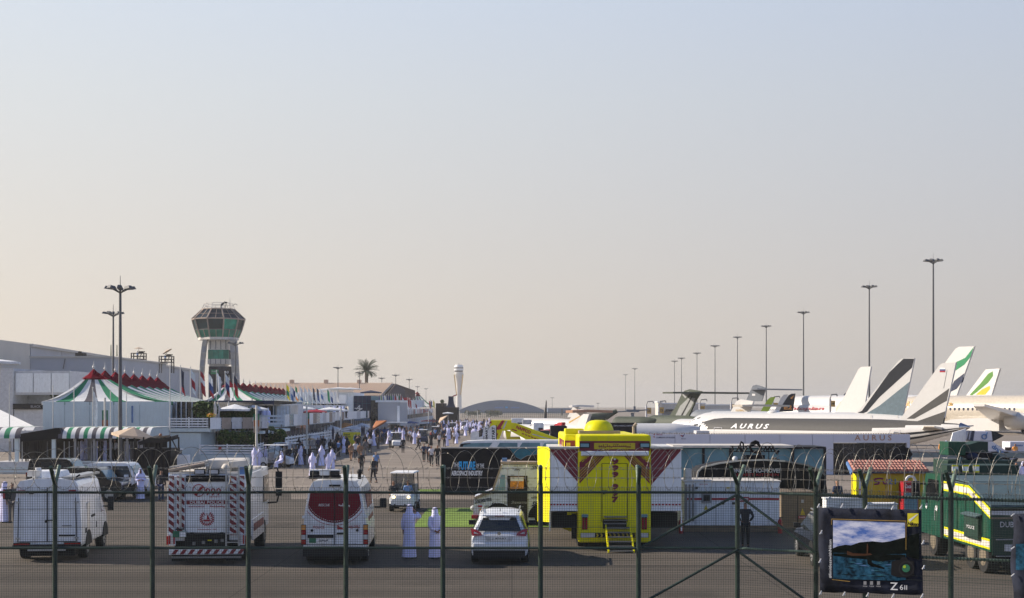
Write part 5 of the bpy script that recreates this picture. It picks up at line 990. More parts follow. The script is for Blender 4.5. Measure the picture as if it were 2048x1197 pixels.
# ---- yellow emergency command truck
def yellow_truck():
 x, y, _ = G(1230, 1102); y += .2; t = thing('command_truck', 'tall bright yellow emergency truck with 999 and 997 on its rear and side wings unfolded', 'truck', (x, y, 0))
 k = y/FPX; W = 2.58; zt = Z(870, y); zb = Z(1086, y)
 mb = MB(); mb.box((0, .9, (zt+zb)/2), (W, 1.8, zt-zb), 'yellow'); bevel(mb.build('rear_body', t), .09, 3)
 mb = MB(); mb.box((-.32, 5.0, (zt-.03+1.3)/2), (W+.2, 6.3, zt-.03-1.3), 'yellow'); bevel(mb.build('front_body', t), .08)
 mb = MB(); mb.box((-.32-W/2-.11, 4.2, zt-.42), (.02, 4.4, .34), 'maroon'); mb.box((-1.5, 1.83, zt-.42), (.38, .02, .34), 'maroon')
 for i in (0, 1): mb.box((-.32-W/2-.12, 2.3+i*.8, zt-.42), (.02, .3, .22), 'yellow2')
 mb.box((-1.56, 1.81, zt-.42), (.15, .02, .18), 'yellow2'); mb.build('side_band', t)
 bn = MB(); bn.box((0, -.008, zt-.40), (W-.1, .016, .36), 'maroon'); bn = bn.build('top_band', t)
 mb = MB(); mb.box((0, -.02, zt-.40), (1.45, .012, .22), 'yellow2'); bevel(mb.build('name_panel', bn), .005); squiggle((0, -.03, zt-.40), 1.15, .15, 'maroon', bn, seed=11, n=16)
 for s in (-1, 1):
  mb = MB(); mb.box((s*1.06, -.05, zt-.37), (.36, .08, .18), 'plastic'); o = mb.build('strobe_light', t)
  l = MB(); l.box((s*1.06, -.1, zt-.37), (.3, .03, .12), 'bluegl'); l.build('lens', o)
 mb = MB(); mb.box((0, -.12, zt-.66), (W-.2, .2, .16), 'canopy', rx=-.15); bevel(mb.build('awning_roll', t), .03)
 mb = MB(); mb.cyl((0, -.02, zt-.86), (0, -.06, zt-.86), .04, m='reflector', n=8); mb.build('door_lamp', t)
 # door
 mb = MB(); mb.box((0, -.005, 2.03), (.86, .03, 2.05), 'yellow'); dr = bevel(mb.build('rear_door', t), .01)
 mb = MB()
 for a, b in (((-.45, 1.0), (-.45, 3.06)), ((.45, 1.0), (.45, 3.06)), ((-.45, 3.06), (.45, 3.06)), ((-.45, 1.0), (.45, 1.0))): mb.bar((a[0], -.006, a[1]), (b[0], -.006, b[1]), .02, 'black')
 mb.build('door_gap', dr, kind='stuff')
 mb = MB(); mb.box((-.36, -.05, 2.1), (.18, .05, .03), 'plastic'); mb.box((-.38, -.04, 2.0), (.05, .03, .06), 'plastic'); mb.build('door_handle', dr)
 zc = lambda py: Z(py, y)
 for ch, py in (('9', 924), ('9', 942), ('9', 959), ('9', 974), ('9', 988.5), ('7', 999)):
  pass
 for ch, py, h in (('9', 923.5, .20), ('9', 936.5, .20), ('9', 949.5, .20), ('.', 960, .05), ('9', 974, .20), ('9', 987, .20), ('7', 999.5, .20)): txt(ch, (.02, -.03, zc(py)), .24 if ch != '.' else .05, h*1.1, 'maroon', dr, bold=.085)
 # diagonal maroon bands
 for s in (-1, 1):
  mb = MB()
  mb.prism([(s*1.24, -.012, zc(925)), (s*.62, -.012, zc(897.5)), (s*.10, -.012, zc(897.5)), (s*1.24, -.012, zc(968))][::(1 if s < 0 else -1)], (0, .01, 0), 'maroon'); o = mb.build('diagonal_band', t)
  mb = MB()
  for q in (.42, .56, .70, .86): mb.bar((s*1.235, -.016, zc(926)+(zc(968)-zc(926))*q), (s*(.62-.52*q), -.016, zc(897.5)), .016, 'yellow2')
  mb.build('pinstripe', o, kind='stuff')
  th_ = math.atan2((zc(897.5)-zc(925)), .62)
  txt('DUBAI', (s*.98, -.022, zc(913)), .5, .11, 'yellow2', o, ry=(-1 if s < 0 else 1)*.72, bold=.03); txt('POLICE', (s*.84, -.022, zc(922)), .45, .07, 'yellow2', o, ry=(-1 if s < 0 else 1)*.72)
 # rear details
 for s in (-1, 1):
  mb = MB(); mb.box((s*1.05, -.03, 1.22), (.22, .05, .1), 'bluegl'); mb.build('marker_light', t)
  for q in (-.05, .05): tail(t, s*1.05+q, -.02, .95, .06, .4, ('taillight',))
 mb = MB(); mb.box((0, -.02, .53), (2.4, .06, .16), 'black'); bp = mb.build('bumper', t); mb = MB(); mb.box((-.95, -.055, .53), (.5, .02, .15), 'reflector'); mb.box((1.0, -.055, .53), (.36, .02, .15), 'reflector'); mb.build('reflector', bp, kind='stuff')
 mb = MB()
 for i in range(10):
  x0 = -.66+i*.15; mb.prism([(x0, -.06, .47), (x0+.06, -.06, .47), (x0+.10, -.06, .53), (x0+.06, -.06, .59), (x0, -.06, .59), (x0+.04, -.06, .53)], (0, .01, 0), 'yellow2')
 mb.build('chevron', bp, kind='stuff')
 mb = MB(); mb.box((0, -.01, .93), (.82, .1, .34), 'black'); mb.build('step_recess', t)
 # stairs
 st = thing('entry_steps', 'yellow edged metal steps leaning on the back of the yellow truck', 'steps', (x+.0, y, 0))
 zt2 = .88
 for s in (-1, 1):
  mb = MB(); mb.bar((.1+s*.42+.0, -.1, zt2), (.16+s*.44, -1.0, .02), .05, 'yellow', t2=.12); mb.build('stringer', st)
 for i in range(6):
  q = (i+.5)/6; mb = MB(); mb.box((.1+.06*q, -.1-.9*q, zt2*(1-q)), (.82, .22, .035), 'steel'); mb.build('tread', st)
 for i in range(3): mb = MB(); mb.box((.02, -.12, .95+i*.12), (.8, .2, .03), 'steel'); mb.build('tread', st)
 # side wings
 WY = .088
 for s, xa, xb in ((-1, X(1099, y+.5)-x, -1.3), (1, 1.3, X(1360, y+.5)-x)):
  w = xb-xa; zt3 = Z(896, y+.5); zb3 = Z(1018, y+.5)
  o = MB(); o.box(((xa+xb)/2, 2.7, (zt3+zb3)/2), (w, 5.2, zt3-zb3), 'vanwhite'); bevel(o.build('side_wing', t, label='white slide out wing with maroon corner stripes'), .02)
  mb = MB(); e = xa if s < 0 else xb; n_ = xb if s < 0 else xa; mb.prism([(e+(.03 if s < 0 else -.03), WY, zt3-.04), (n_, WY, zt3-.04), (n_, WY, zt3-1.22*w), (e+(.03 if s < 0 else -.03), WY, zt3-.1)][::(1 if s < 0 else -1)], (0, .01, 0), 'maroon'); o = mb.build('corner_band', t)
  mb = MB()
  for q in (.16, .34, .52, .7, .88): mb.bar((e+(n_-e)*q, WY-.006, zt3-.04), (n_, WY-.006, zt3-.04-1.2*w*(1-q)), .013, 'lightgrey')
  mb.build('pinstripe', o, kind='stuff')
  mb = MB()
  for i in range(9): mb.box((xa+w*(i+.5)/9, WY, zb3+.18), (w/9*.6, .01, .05), 'red')
  mb.build('dash', t, kind='stuff')
  mb = MB(); mb.box(((xa+xb)/2, 2.6, zb3-.42), (w-.15, 4.0, .55), 'black'); mb.bar((e, WY, zb3-.02), (e, WY, zb3-.75), .05, 'white'); mb.bar((xa, WY, zb3-.02), (xb, WY, zb3-.02), .06, 'white'); mb.build('wing_frame', t)
  mb = MB(); mb.box(((xa+xb)/2, WY, zt3+.03), (w+.1, .5, .05), 'offwhite'); mb.build('wing_rim', t)
 xa = X(1099, y+.4)-x
 mb = MB(); mb.prism([(xa, .05, Z(894, y+.4)), (xa-.42, .85, Z(894, y+.4)), (xa-.42, .85, .95), (xa, .05, Z(1043, y+.4))], (0, .06, 0), 'yellow'); mb.build('wing_door', t)
 mb = MB(); mb.box((-1.45, .6, 1.25), (.4, .1, .1), 'yellow'); mb.prism([(-1.78, 1.7, 1.35), (-1.35, 1.7, 1.35), (-1.35, 1.7, .55), (-1.5, 1.7, .5), (-1.78, 1.7, .62)], (0, .08, 0), 'yellow'); mb.box((-1.4, .7, .8), (.18, .3, .9), 'black'); mb.build('locker_flap', t)
 # roof kit
 mb = MB(); n = 16; rings = []
 for q in range(7):
  a = q/6*pi/2*.96; rings.append([(-.42+.56*cos(a)**.55*cos(2*pi*i/n), 2.2+.56*cos(a)**.55*sin(2*pi*i/n), zt-.02+.52*sin(a)) for i in range(n)])
 mb.loft(rings, 'yellow', cap=(False, True)); mb.build('roof_dome', t)
 mb = MB(); mb.box((-.42, 2.0, zt+.06), (1.5, .9, .1), 'tan'); mb.build('dome_base', t)
 mb = MB(); mb.box((-1.3, 3.0, zt+.02), (.7, .9, .3), 'yellow'); bevel(mb.build('roof_unit', t), .03); mb = MB(); mb.tube([(.95, 3, zt-.1), (.95, 3, zt+.25), (1.05, 3, zt+.36)], .06, 'tan'); mb.build('exhaust', t)
 for s in (-1, 1):
  wheel(t, s*1.08, 1.4, .50, .34, 'steel'); wheel(t, s*1.08, 2.5, .50, .34, 'steel'); wheel(t, s*1.08, 8.2, .5, .34, 'steel')
 mb = MB(); mb.box((0, 4.5, .75), (1.5, 8, .35), 'black'); mb.build('chassis', t); mb = MB(); mb.box((0, 9.2, 1.6), (2.5, 1.9, 2.2), 'yellow'); bevel(mb.build('cab', t), .1)
yellow_truck()
# ---- generator
def generator():
 d = D(1066)+.1; x = X(1464, d); k = d/FPX; w = 191*k; t = thing('generator', 'long white generator container with a thin red stripe and louvres', 'generator', (x, d, 0)); z = lambda py: Z(py, d)
 mb = MB(); mb.box((0, 1.1, (z(964)+z(1052))/2), (w, 2.2, z(964)-z(1052)), 'white'); b = bevel(mb.build('body', t), .03)
 mb = MB(); mb.box((0, 1.1, z(963)), (w+.1, 2.3, .05), 'offwhite'); mb.build('roof', t)
 mb = MB(); mb.box((0, 1.1, z(1058)), (w, 2.0, z(1052)-z(1065)), 'brown'); mb.build('base_frame', t)
 mb = MB(); mb.box((0, -.008, z(998.5)), (w-.05, .01, 4.5*k), 'red'); mb.build('red_stripe', t)
 for p in (1372, 1379, 1386):
  mb = MB(); mb.box((X(p, d)-x, -.02, z(1006)), (4*k, .03, 74*k), 'steel'); mb.build('louvre', t)
 for a in (.12, .33, .5, .72, .88):
  mb = MB(); mb.box((-w/2+w*a, -.006, z(1008)), (.02, .008, 84*k), 'grey'); mb.build('panel_seam', t)
 mb = MB(); mb.box((X(1413, d)-x, -.03, z(996)), (20*k, .05, 20*k), 'grey'); o = mb.build('control_panel', t); mb = MB(); mb.box((X(1413, d)-x, -.06, z(996)), (13*k, .02, 12*k), 'glass'); mb.build('display', o)
 for p, py in ((1393, 976), (1446, 1007), (1467, 1007)): mb = MB(); mb.box((X(p, d)-x, -.03, z(py)), (5*k, .04, 4.5*k), 'plastic'); mb.build('latch', t)
 mb = MB(); mb.prism([(X(1408, d)-x, -.02, z(1020)), (X(1416, d)-x, -.02, z(1020)), (X(1412, d)-x, -.02, z(1010))], (0, .01, 0), 'yellow2'); mb.build('warning_sign', t)
 mb = MB(); mb.box((X(1456, d)-x, -.02, z(976)), (6*k, .02, 3*k), 'yellow2'); mb.build('yellow_label', t)
 mb = MB(); mb.box((X(1488, d)-x, -.03, z(999)), (20*k, .02, 10*k), 'red'); o = mb.build('warning_label', t); txt('DANGER', (X(1488, d)-x, -.045, z(999)), 17*k, 5*k, 'whiteprint', o)
 txt('RENTAL POWER', (X(1407, d)-x, -.02, z(969)), 17*k, 2*k, 'red', t)
 mb = MB(); mb.box((X(1376, d)-x+.05, .5, z(951)), (13*k, .5, 24*k), 'offwhite'); mb.build('cable_box', t)
 for p in (1362, 1560): fe = thing('fire_extinguisher', 'red fire extinguisher at the '+('left' if p < 1400 else 'right')+' foot of the white generator', 'extinguisher', (X(p, d-.4), d-.4, 0)); mb = MB(); mb.cyl((0, 0, 0), (0, 0, .5), .09, m='red', n=10); mb.cyl((0, 0, .5), (0, 0, .6), .09, .03, 'red', n=10); mb.build('cylinder', fe); mb = MB(); mb.box((.03, 0, .63), (.12, .04, .05), 'black'); mb.build('handle', fe)
 # brown transformer box
 d2 = 56.5; x2 = X(1595, d2); k = d2/FPX; t = thing('transformer_box', 'brown steel cabinet with warning signs right of the white generator', 'cabinet', (x2, d2, 0)); z = lambda py: Z(py, d2)
 mb = MB(); mb.box((0, 1, z(984)/2), (66*k, 2, z(984)), 'brown'); bevel(mb.build('body', t), .03); mb = MB(); mb.box((0, -.01, z(1018)), (.02, .02, 64*k), 'black'); mb.box((0, .95, z(985)), (69*k, 2.1, .06), 'brown'); mb.build('lid', t)
 mb = MB(); mb.prism([(5*k, -.02, z(1030)), (15*k, -.02, z(1030)), (10*k, -.02, z(1017))], (0, .01, 0), 'yellow2'); mb.build('warning_sign', t); mb = MB(); mb.box((9*k, -.02, z(1035)), (15*k, .02, 5*k), 'red'); o = mb.build('danger_sign', t); txt('DANGER', (9*k, -.035, z(1035)), 12*k, 3*k, 'whiteprint', o); mb = MB(); mb.box((10*k, -.02, z(1003)), (5*k, .02, 6*k), 'lightgrey'); mb.build('notice', t)
generator()
# ---- shawarma food truck
def food_truck():
 d = D(1052); k = d/FPX; x = X(1020, d); t = thing('food_truck', 'grey newspaper printed shawarma truck behind the white SUV', 'food truck', (x, d, 0)); z = lambda py: Z(py, d); u = lambda px: X(px, d)-x
 Y2 = 2.3; zr = z(927)
 pr = [(u(1004), z(930)), (u(986), z(982)), (u(948), z(997)), (u(946), z(1030)), (u(950), z(1044)), (u(1100), z(1044)), (u(1100), z(930))]
 mb = MB(); mb.prism([(a, 0, b) for a, b in pr], (0, Y2, 0), 'newsprint'); bevel(mb.build('body', t), .03)
 mb = MB(); mb.box(((u(1001)+u(1100))/2, 1.1, z(926.5)), (u(1100)-u(1001), 2.4, .1), 'tan'); mb.build('roof_rim', t)
 mb = MB(); mb.bar((u(1003), -.03, z(930)), (u(985), -.03, z(982)), .07, 'tan'); mb.bar((u(985), -.03, z(982)), (u(949), -.03, z(997)), .1, 'tan', t2=.12); mb.build('edge_trim', t)
 mb = MB(); mb.prism([(u(1003), -.02, z(950)), (u(1010), -.02, z(950)), (u(1010), -.02, z(981)), (u(991), -.02, z(981))][::-1], (0, .03, 0), 'bluegl'); mb.build('side_window', t)
 mb = MB(); mb.box((u(1035), -.015, z(998)), (40*k, .03, 92*k), 'darkcabin'); dr = mb.build('serving_door', t)
 mb = MB(); mb.box((u(1034), -.04, z(966)), (27*k, .02, 24*k), 'fireorange'); o = mb.build('food_picture', dr); mb = MB(); mb.box((u(1034), -.055, z(958.5)), (26*k, .01, 8*k), 'canopy'); mb.build('bread_picture', o)
 txt('Shawarma', (u(1038), -.04, z(1005)), 32*k, 6*k, 'grey', dr, shear=.3); txt('Station', (u(1040), -.04, z(1013)), 14*k, 3.5*k, 'grey', dr)
 txt('Shawarma', (u(966), -.02, z(1000)), 34*k, 10*k, 'black', t, shear=.3, ry=-.16); txt('FUSION', (u(970), -.02, z(1013.5)), 14*k, 4*k, 'grey', t)
 mb = MB(); mb.box((u(960), -.02, z(1013)), (8*k, .01, 3.5*k), 'red'); mb.box((u(961), -.02, z(1020)), (4*k, .01, 3.5*k), 'finorange'); mb.build('small_logo', t, kind='stuff')
 txt('Sha', (u(1072), -.03, z(1008)), 17*k, 9*k, 'black', t, shear=.3, bold=.03); txt('Sha', (u(1071), -.03, z(935)), 16*k, 7*k, 'black', t, shear=.3); txt('<<<<', (u(1069), -.03, z(996)), 13*k, 4*k, 'black', t, bold=.03); txt('/////', (u(1035), -.03, z(939.5)), 12*k, 6*k, 'black', t)
 txt('ta', (u(988), -.03, z(1008)), 9*k, 6*k, 'black', t, shear=.3)
 mb = MB(); mb.box((u(952), -.04, z(1034)), (18*k, .2, 7*k), 'red'); mb.build('bumper', t)
 mb = MB(); mb.sph((u(946), .1, z(1017)), .12, 'reflector'); mb.build('headlight', t)
 for p in (997, 1085):
  w = MB(); n = 18; ring = lambda rr, q: [(u(p)+rr*cos(2*pi*i/n), q, .38+rr*sin(2*pi*i/n)) for i in range(n)]
  w.loft([ring(.34, -.02), ring(.37, .03), ring(.37, .24), ring(.34, .27)], 'tyre', sm=False); w.build('wheel', t)
  w = MB(); n = 12; w.prism([(u(p)+.62*cos(pi*i/n), -.01, .35+.62*sin(pi*i/n)) for i in range(n+1)][::-1], (0, .02, 0), 'black'); w.build('wheel_arch', t)
 mb = MB(); mb.box((u(1009), .5, z(921)), (10*k, .4, 7*k), 'midblue'); mb.build('roof_box', t)
 mb = MB(); mb.prism([(u(1020), 1, z(925)), (u(1030), 1, z(916)), (u(1042), 1, z(922)), (u(1055), 1, z(914)), (u(1085), 1, z(911)), (u(1085), 1, z(925))], (0, .5, 0), 'darkcabin'); mb.build('roof_load', t)
food_truck()
# ---- black billboard
def billboard():
 d = 77; k = d/FPX; x = X(992, d); z = lambda py: Z(py, d); t = thing('billboard', 'long black hoarding reading The Future of the Aerospace Industry', 'billboard', (x, d, 0))
 w = X(1102, d)-X(882, d); mb = MB(); mb.box((0, .2, (z(897)+z(984))/2), (w, .12, z(897)-z(984)), 'black'); p = mb.build('panel', t)
 mb = MB(); mb.box((0, .2, z(896)), (w, .16, .07), 'offwhite'); mb.build('top_rim', t)
 mb = MB(); mb.prism([(-w/2, .3, .02), (w/2, .3, .02), (w/2, 1.5, .02), (-w/2, 1.0, .02)], (0, 0, .06), 'black'); mb.box((0, .2, .2), (w, .1, .3), 'black'); mb.build('base', t)
 for i in range(4): mb = MB(); mb.bar((-w/2+.5+i*1.8, .3, z(900)), (-w/2+.5+i*1.8, 1.6, .05), .08, 'steel'); mb.build('prop', t)
 u = lambda px: X(px, d)-x
 txt('THE', (u(912), .13, z(930.5)), 12*k, 9*k, 'whiteprint', p, bold=.02); txt('FUTURE', (u(934), .13, z(932)), 33*k, 17*k, 'cyanprint', p, bold=.05); txt('OF THE', (u(960), .13, z(932)), 16*k, 8*k, 'whiteprint', p, bold=.02); txt('AEROSPACE INDUSTRY', (u(934), .13, z(947)), 63*k, 10*k, 'whiteprint', p, bold=.04)
 mb = MB(); mb.prism([(u(1020), .135, z(898)), (u(1100), .135, z(898)), (u(1100), .135, z(925)), (u(1040), .135, z(925))][::-1], (0, .005, 0), 'teal'); mb.prism([(u(1035), .13, z(925)), (u(1060), .13, z(914)), (u(1080), .13, z(905)), (u(1100), .13, z(903)), (u(1100), .13, z(925))][::-1], (0, .004, 0), 'brownwall'); mb.build('picture', p)
billboard()
# ---- on the mo-move bus and glass pavilion
def movebus():
 d = 62; k = d/FPX; x = X(1522, d); t = thing('food_bus', 'black arched food bus reading On the Mo-Move with a scribble sign on its roof', 'food truck', (x, d, 0)); z = lambda py: Z(py, d); u = lambda px: X(px, d)-x
 pr = [(u(1393), .5), (u(1393), z(960)), (u(1396), z(945)), (u(1405), z(936)), (u(1440), z(928)), (u(1480), z(923)), (u(1530), z(921.5)), (u(1570), z(924)), (u(1610), z(931)), (u(1638), z(940)), (u(1650), z(952)), (u(1655), z(985)), (u(1655), .5)]
 mb = MB(); mb.prism([(a, 0, b) for a, b in pr][::-1], (0, 2.4, 0), 'black'); mb.build('body', t)
 mb = MB()
 for a, b in zip(pr[1:11], pr[2:11]): mb.bar((a[0], -.02, a[1]+.03), (b[0], -.02, b[1]+.03), .07, 'offwhite' if a[0] < u(1560) else 'steel')
 mb.build('roof_edge', t)
 txt('ON THE MO-MOVE!', (u(1511), -.02, z(941.5)), 98*k, 8.5*k, 'lightgrey', t, bold=.03); txt('STREET KITCHEN', (u(1515), -.02, z(950)), 84*k, 5*k, 'red', t); txt('+971 50 1 87 130', (u(1535), -.02, z(958)), 42*k, 3.5*k, 'grey', t)
 mb = MB(); mb.sph((u(1477), 1, z(920)), .14, 'canopy'); mb.build('roof_vent', t); mb = MB(); mb.box((u(1557), 1, z(921)), (8*k, .3, 8*k), 'brown'); mb.build('roof_box', t)
 sg = MB()
 sg.bar((u(1468), 1, z(894)), (u(1556), 1, z(894)), .04, 'black'); sg.bar((u(1466), 1, z(905)), (u(1568), 1, z(905)), .04, 'black')
 for p in (1472, 1509, 1546): sg.bar((u(p), 1, z(922)), (u(p), 1, z(894)), .04, 'black')
 sg.box((u(1516), 1, z(917)), (42*k, .3, 10*k), 'black'); sg.bar((u(1466), 1, z(921)), (u(1568), 1, z(921)), .05, 'black'); sg.build('sign_frame', t)
 def st(ps, r): 
  q = [(u(a), .9, z(b)) for a, b in ps]; s_ = MB(); s_.tube(q, r*k, 'black', 8)
  for c in q: s_.sph(c, r*k, 'black', 8, 5)
  s_.build('scribble_sign', t)
 st([(1472, 896), (1473, 902), (1470, 905), (1465, 904)], 1.3); st([(1479, 905), (1484, 896), (1489, 903), (1494, 898), (1493, 888), (1489, 885), (1487, 890), (1489, 899), (1493, 903)], 1.5); st([(1497, 903), (1502, 898), (1498, 896), (1502, 893)], 1.2)
 st([(1524, 887), (1518, 884), (1510, 888), (1507, 896), (1511, 904), (1520, 907), (1527, 903), (1529, 897), (1525, 891), (1519, 887), (1512, 893)], 2.6); st([(1535, 903), (1539, 895), (1541, 903), (1547, 895), (1550, 903), (1553, 895), (1556, 902)], 1.4); st([(1558, 903), (1562, 909), (1564, 904)], 2.2)
 d = 76; k = d/FPX; z = lambda py: Z(py, d); t = thing('glass_pavilion', 'low pavilion with wide blue tinted panes behind the black food bus', 'pavilion', (X(1500, d), d, 0)); x = X(1500, d); u = lambda px: X(px, d)-x
 xs = [1352, 1407, 1461, 1520, 1586, 1650]
 for a, b in zip(xs, xs[1:]): mb = MB(); mb.box(((u(a)+u(b))/2, .1, z(897)/2), (u(b)-u(a)-.12, .06, z(897)-.1), 'bluegl'); mb.build('pane', t)
 for a in xs: mb = MB(); mb.box((u(a), .05, z(896)/2), (.13, .16, z(896)), 'plastic'); mb.build('mullion', t)
 mb = MB(); mb.box(((u(1345)+u(1586))/2, 1.5, z(893.5)), (u(1586)-u(1345), 3.4, .13), 'offwhite'); mb.box(((u(1586)+u(1650))/2, 1.5, z(896)), (u(1650)-u(1584), 3.2, .12), 'plastic'); mb.build('flat_roof', t)
 mb = MB(); mb.box((u(1500), 3, z(896)/2), (u(1650)-u(1352)-.3, .1, z(898)), 'teal'); mb.build('back_wall', t)
movebus()
# ---- yellow kiosk, cooler, crates
def kiosk():
 d = 55; k = d/FPX; x = X(1780, d); t = thing('food_kiosk', 'yellow food kiosk with a pink tiled roof behind the camera banner', 'kiosk', (x, d, 0)); z = lambda py: Z(py, d); u = lambda px: X(px, d)-x
 mb = MB(); mb.box(((u(1727)+u(1852))/2, 1, z(946)/2), (u(1852)-u(1727), 2, z(946)), 'yellow2'); mb.build('wall', t)
 mb = MB(); mb.box((u(1716.5), .05, z(944)/2), (13*k, .5, z(944)), 'yellow'); mb.box((u(1717), -.21, z(978)), (4*k, .02, 50*k), 'canopy'); mb.box((u(1717), -.23, z(979)), (2.5*k, .02, 3*k), 'red'); mb.build('side_pillar', t)
 mb = MB(); mb.prism([(u(1700), -.3, z(943)), (u(1856), -.3, z(943)), (u(1852), .9, z(926)), (u(1706), .9, z(926))], (0, 0, -.05), 'tile'); mb.box(((u(1702)+u(1856))/2, -.3, z(944.5)), (u(1856)-u(1704), .05, .09), 'navy'); mb.prism([(u(1697), -.35, z(945)), (u(1701), -.35, z(943)), (u(1707), .9, z(925)), (u(1703), .9, z(926))], (0, 0, -.1), 'midblue'); mb.build('roof', t)
 for r in range(4):
  for c in range(22):
   q = r/4; a = u(1704)+(u(1852)-u(1704))*(c+.5)/22+q*.05; m = MB(); m.cyl((a, -.3+1.2*q-.05, z(942.5)+(z(926)-z(942.5))*q+.05), (a+.01, -.3+1.2*(q+.27), z(942.5)+(z(926)-z(942.5))*(q+.27)+.03), .072, .06, 'tile', n=6); m.build('tile', t)
 mb = MB(); mb.tube([(u(1766), -.03, z(958)), (u(1758), -.03, z(957)), (u(1748), -.03, z(959)), (u(1750), -.03, z(963)), (u(1758), -.03, z(964)), (u(1757), -.03, z(968)), (u(1748), -.03, z(969))], 1.6*k, 'purple', 6); mb.build('lettering', t)
 mb = MB(); mb.tube([(u(1765), -.03, z(962)), (u(1768), -.03, z(968)), (u(1773), -.03, z(968)), (u(1774), -.03, z(958))], 1.5*k, 'purple', 6); mb.build('lettering', t)
 txt('21', (u(1784), -.03, z(963.5)), 15*k, 11*k, 'midblue', t, bold=.02)
 t2 = thing('drinks_cooler', 'red drinks cooler with a white script name beside the yellow kiosk', 'drinks cooler', (X(1822, d-1), d-1, 0)); d2 = d-1; k = d2/FPX; z = lambda py: Z(py, d2)
 mb = MB(); mb.box((0, .35, z(964)/2), (30*k, .7, z(964)), 'red'); bevel(mb.build('cabinet', t2), .02); mb = MB(); mb.box((0, -.01, z(1010)/2+.35), (26*k, .02, z(982)-.3), 'bluegl'); mb.build('glass_door', t2); txt('Coca-Cola', (0, -.02, z(973)), 25*k, 8*k, 'whiteprint', t2, shear=.35, bold=.02)
 mb = MB(); n = 12; pts = [(u(1822)*0+11*k*cos(pi*i/n), 0, z(962)+11*k*sin(pi*i/n)) for i in range(n+1)]+[(7*k*cos(pi*(n-i)/n), 0, z(962)+7*k*sin(pi*(n-i)/n)) for i in range(n+1)]
 mb.prism(pts[::-1], (0, .1, 0), 'canopy'); mb.build('arch_sign', t2)
 for i, (a, b, py, nm) in enumerate(((1652, 1727, 998, 'long white insulated chest lying behind the top edge of the camera banner'), (1735, 1795, 1009, 'low white chest in front of the yellow kiosk'))):
  dd = 50; kk = dd/FPX; c = thing('white_chest', nm, 'chest', (X((a+b)/2, dd), dd, 0)); mb = MB(); mb.box((0, .3, Z(py+2, dd)/2), ((b-a)*kk, .6, Z(py+2, dd)), 'canopy'); bevel(mb.build('tub', c), .03)
  for s in (-1, 1): m = MB(); m.cyl((s*(b-a)*kk*.4, -.02, Z(py, dd)+.02), (s*(b-a)*kk*.4, .06, Z(py, dd)+.02), .06, m='white', n=10); m.build('lifting_eye', c)
  mb = MB(); mb.box((0, .3, Z(py, dd)), ((b-a)*kk+.04, .66, .06), 'canopy'); mb.build('lid', c)
  if i == 0: txt('BEST WEAR', (0, -.012, Z(1007, dd)), 16*kk, 2.4*kk, 'grey', c); txt('WWW.BESTWEAR.COM', (0, -.012, Z(1012, dd)), 40*kk, 1.8*kk, 'grey', c)
kiosk()
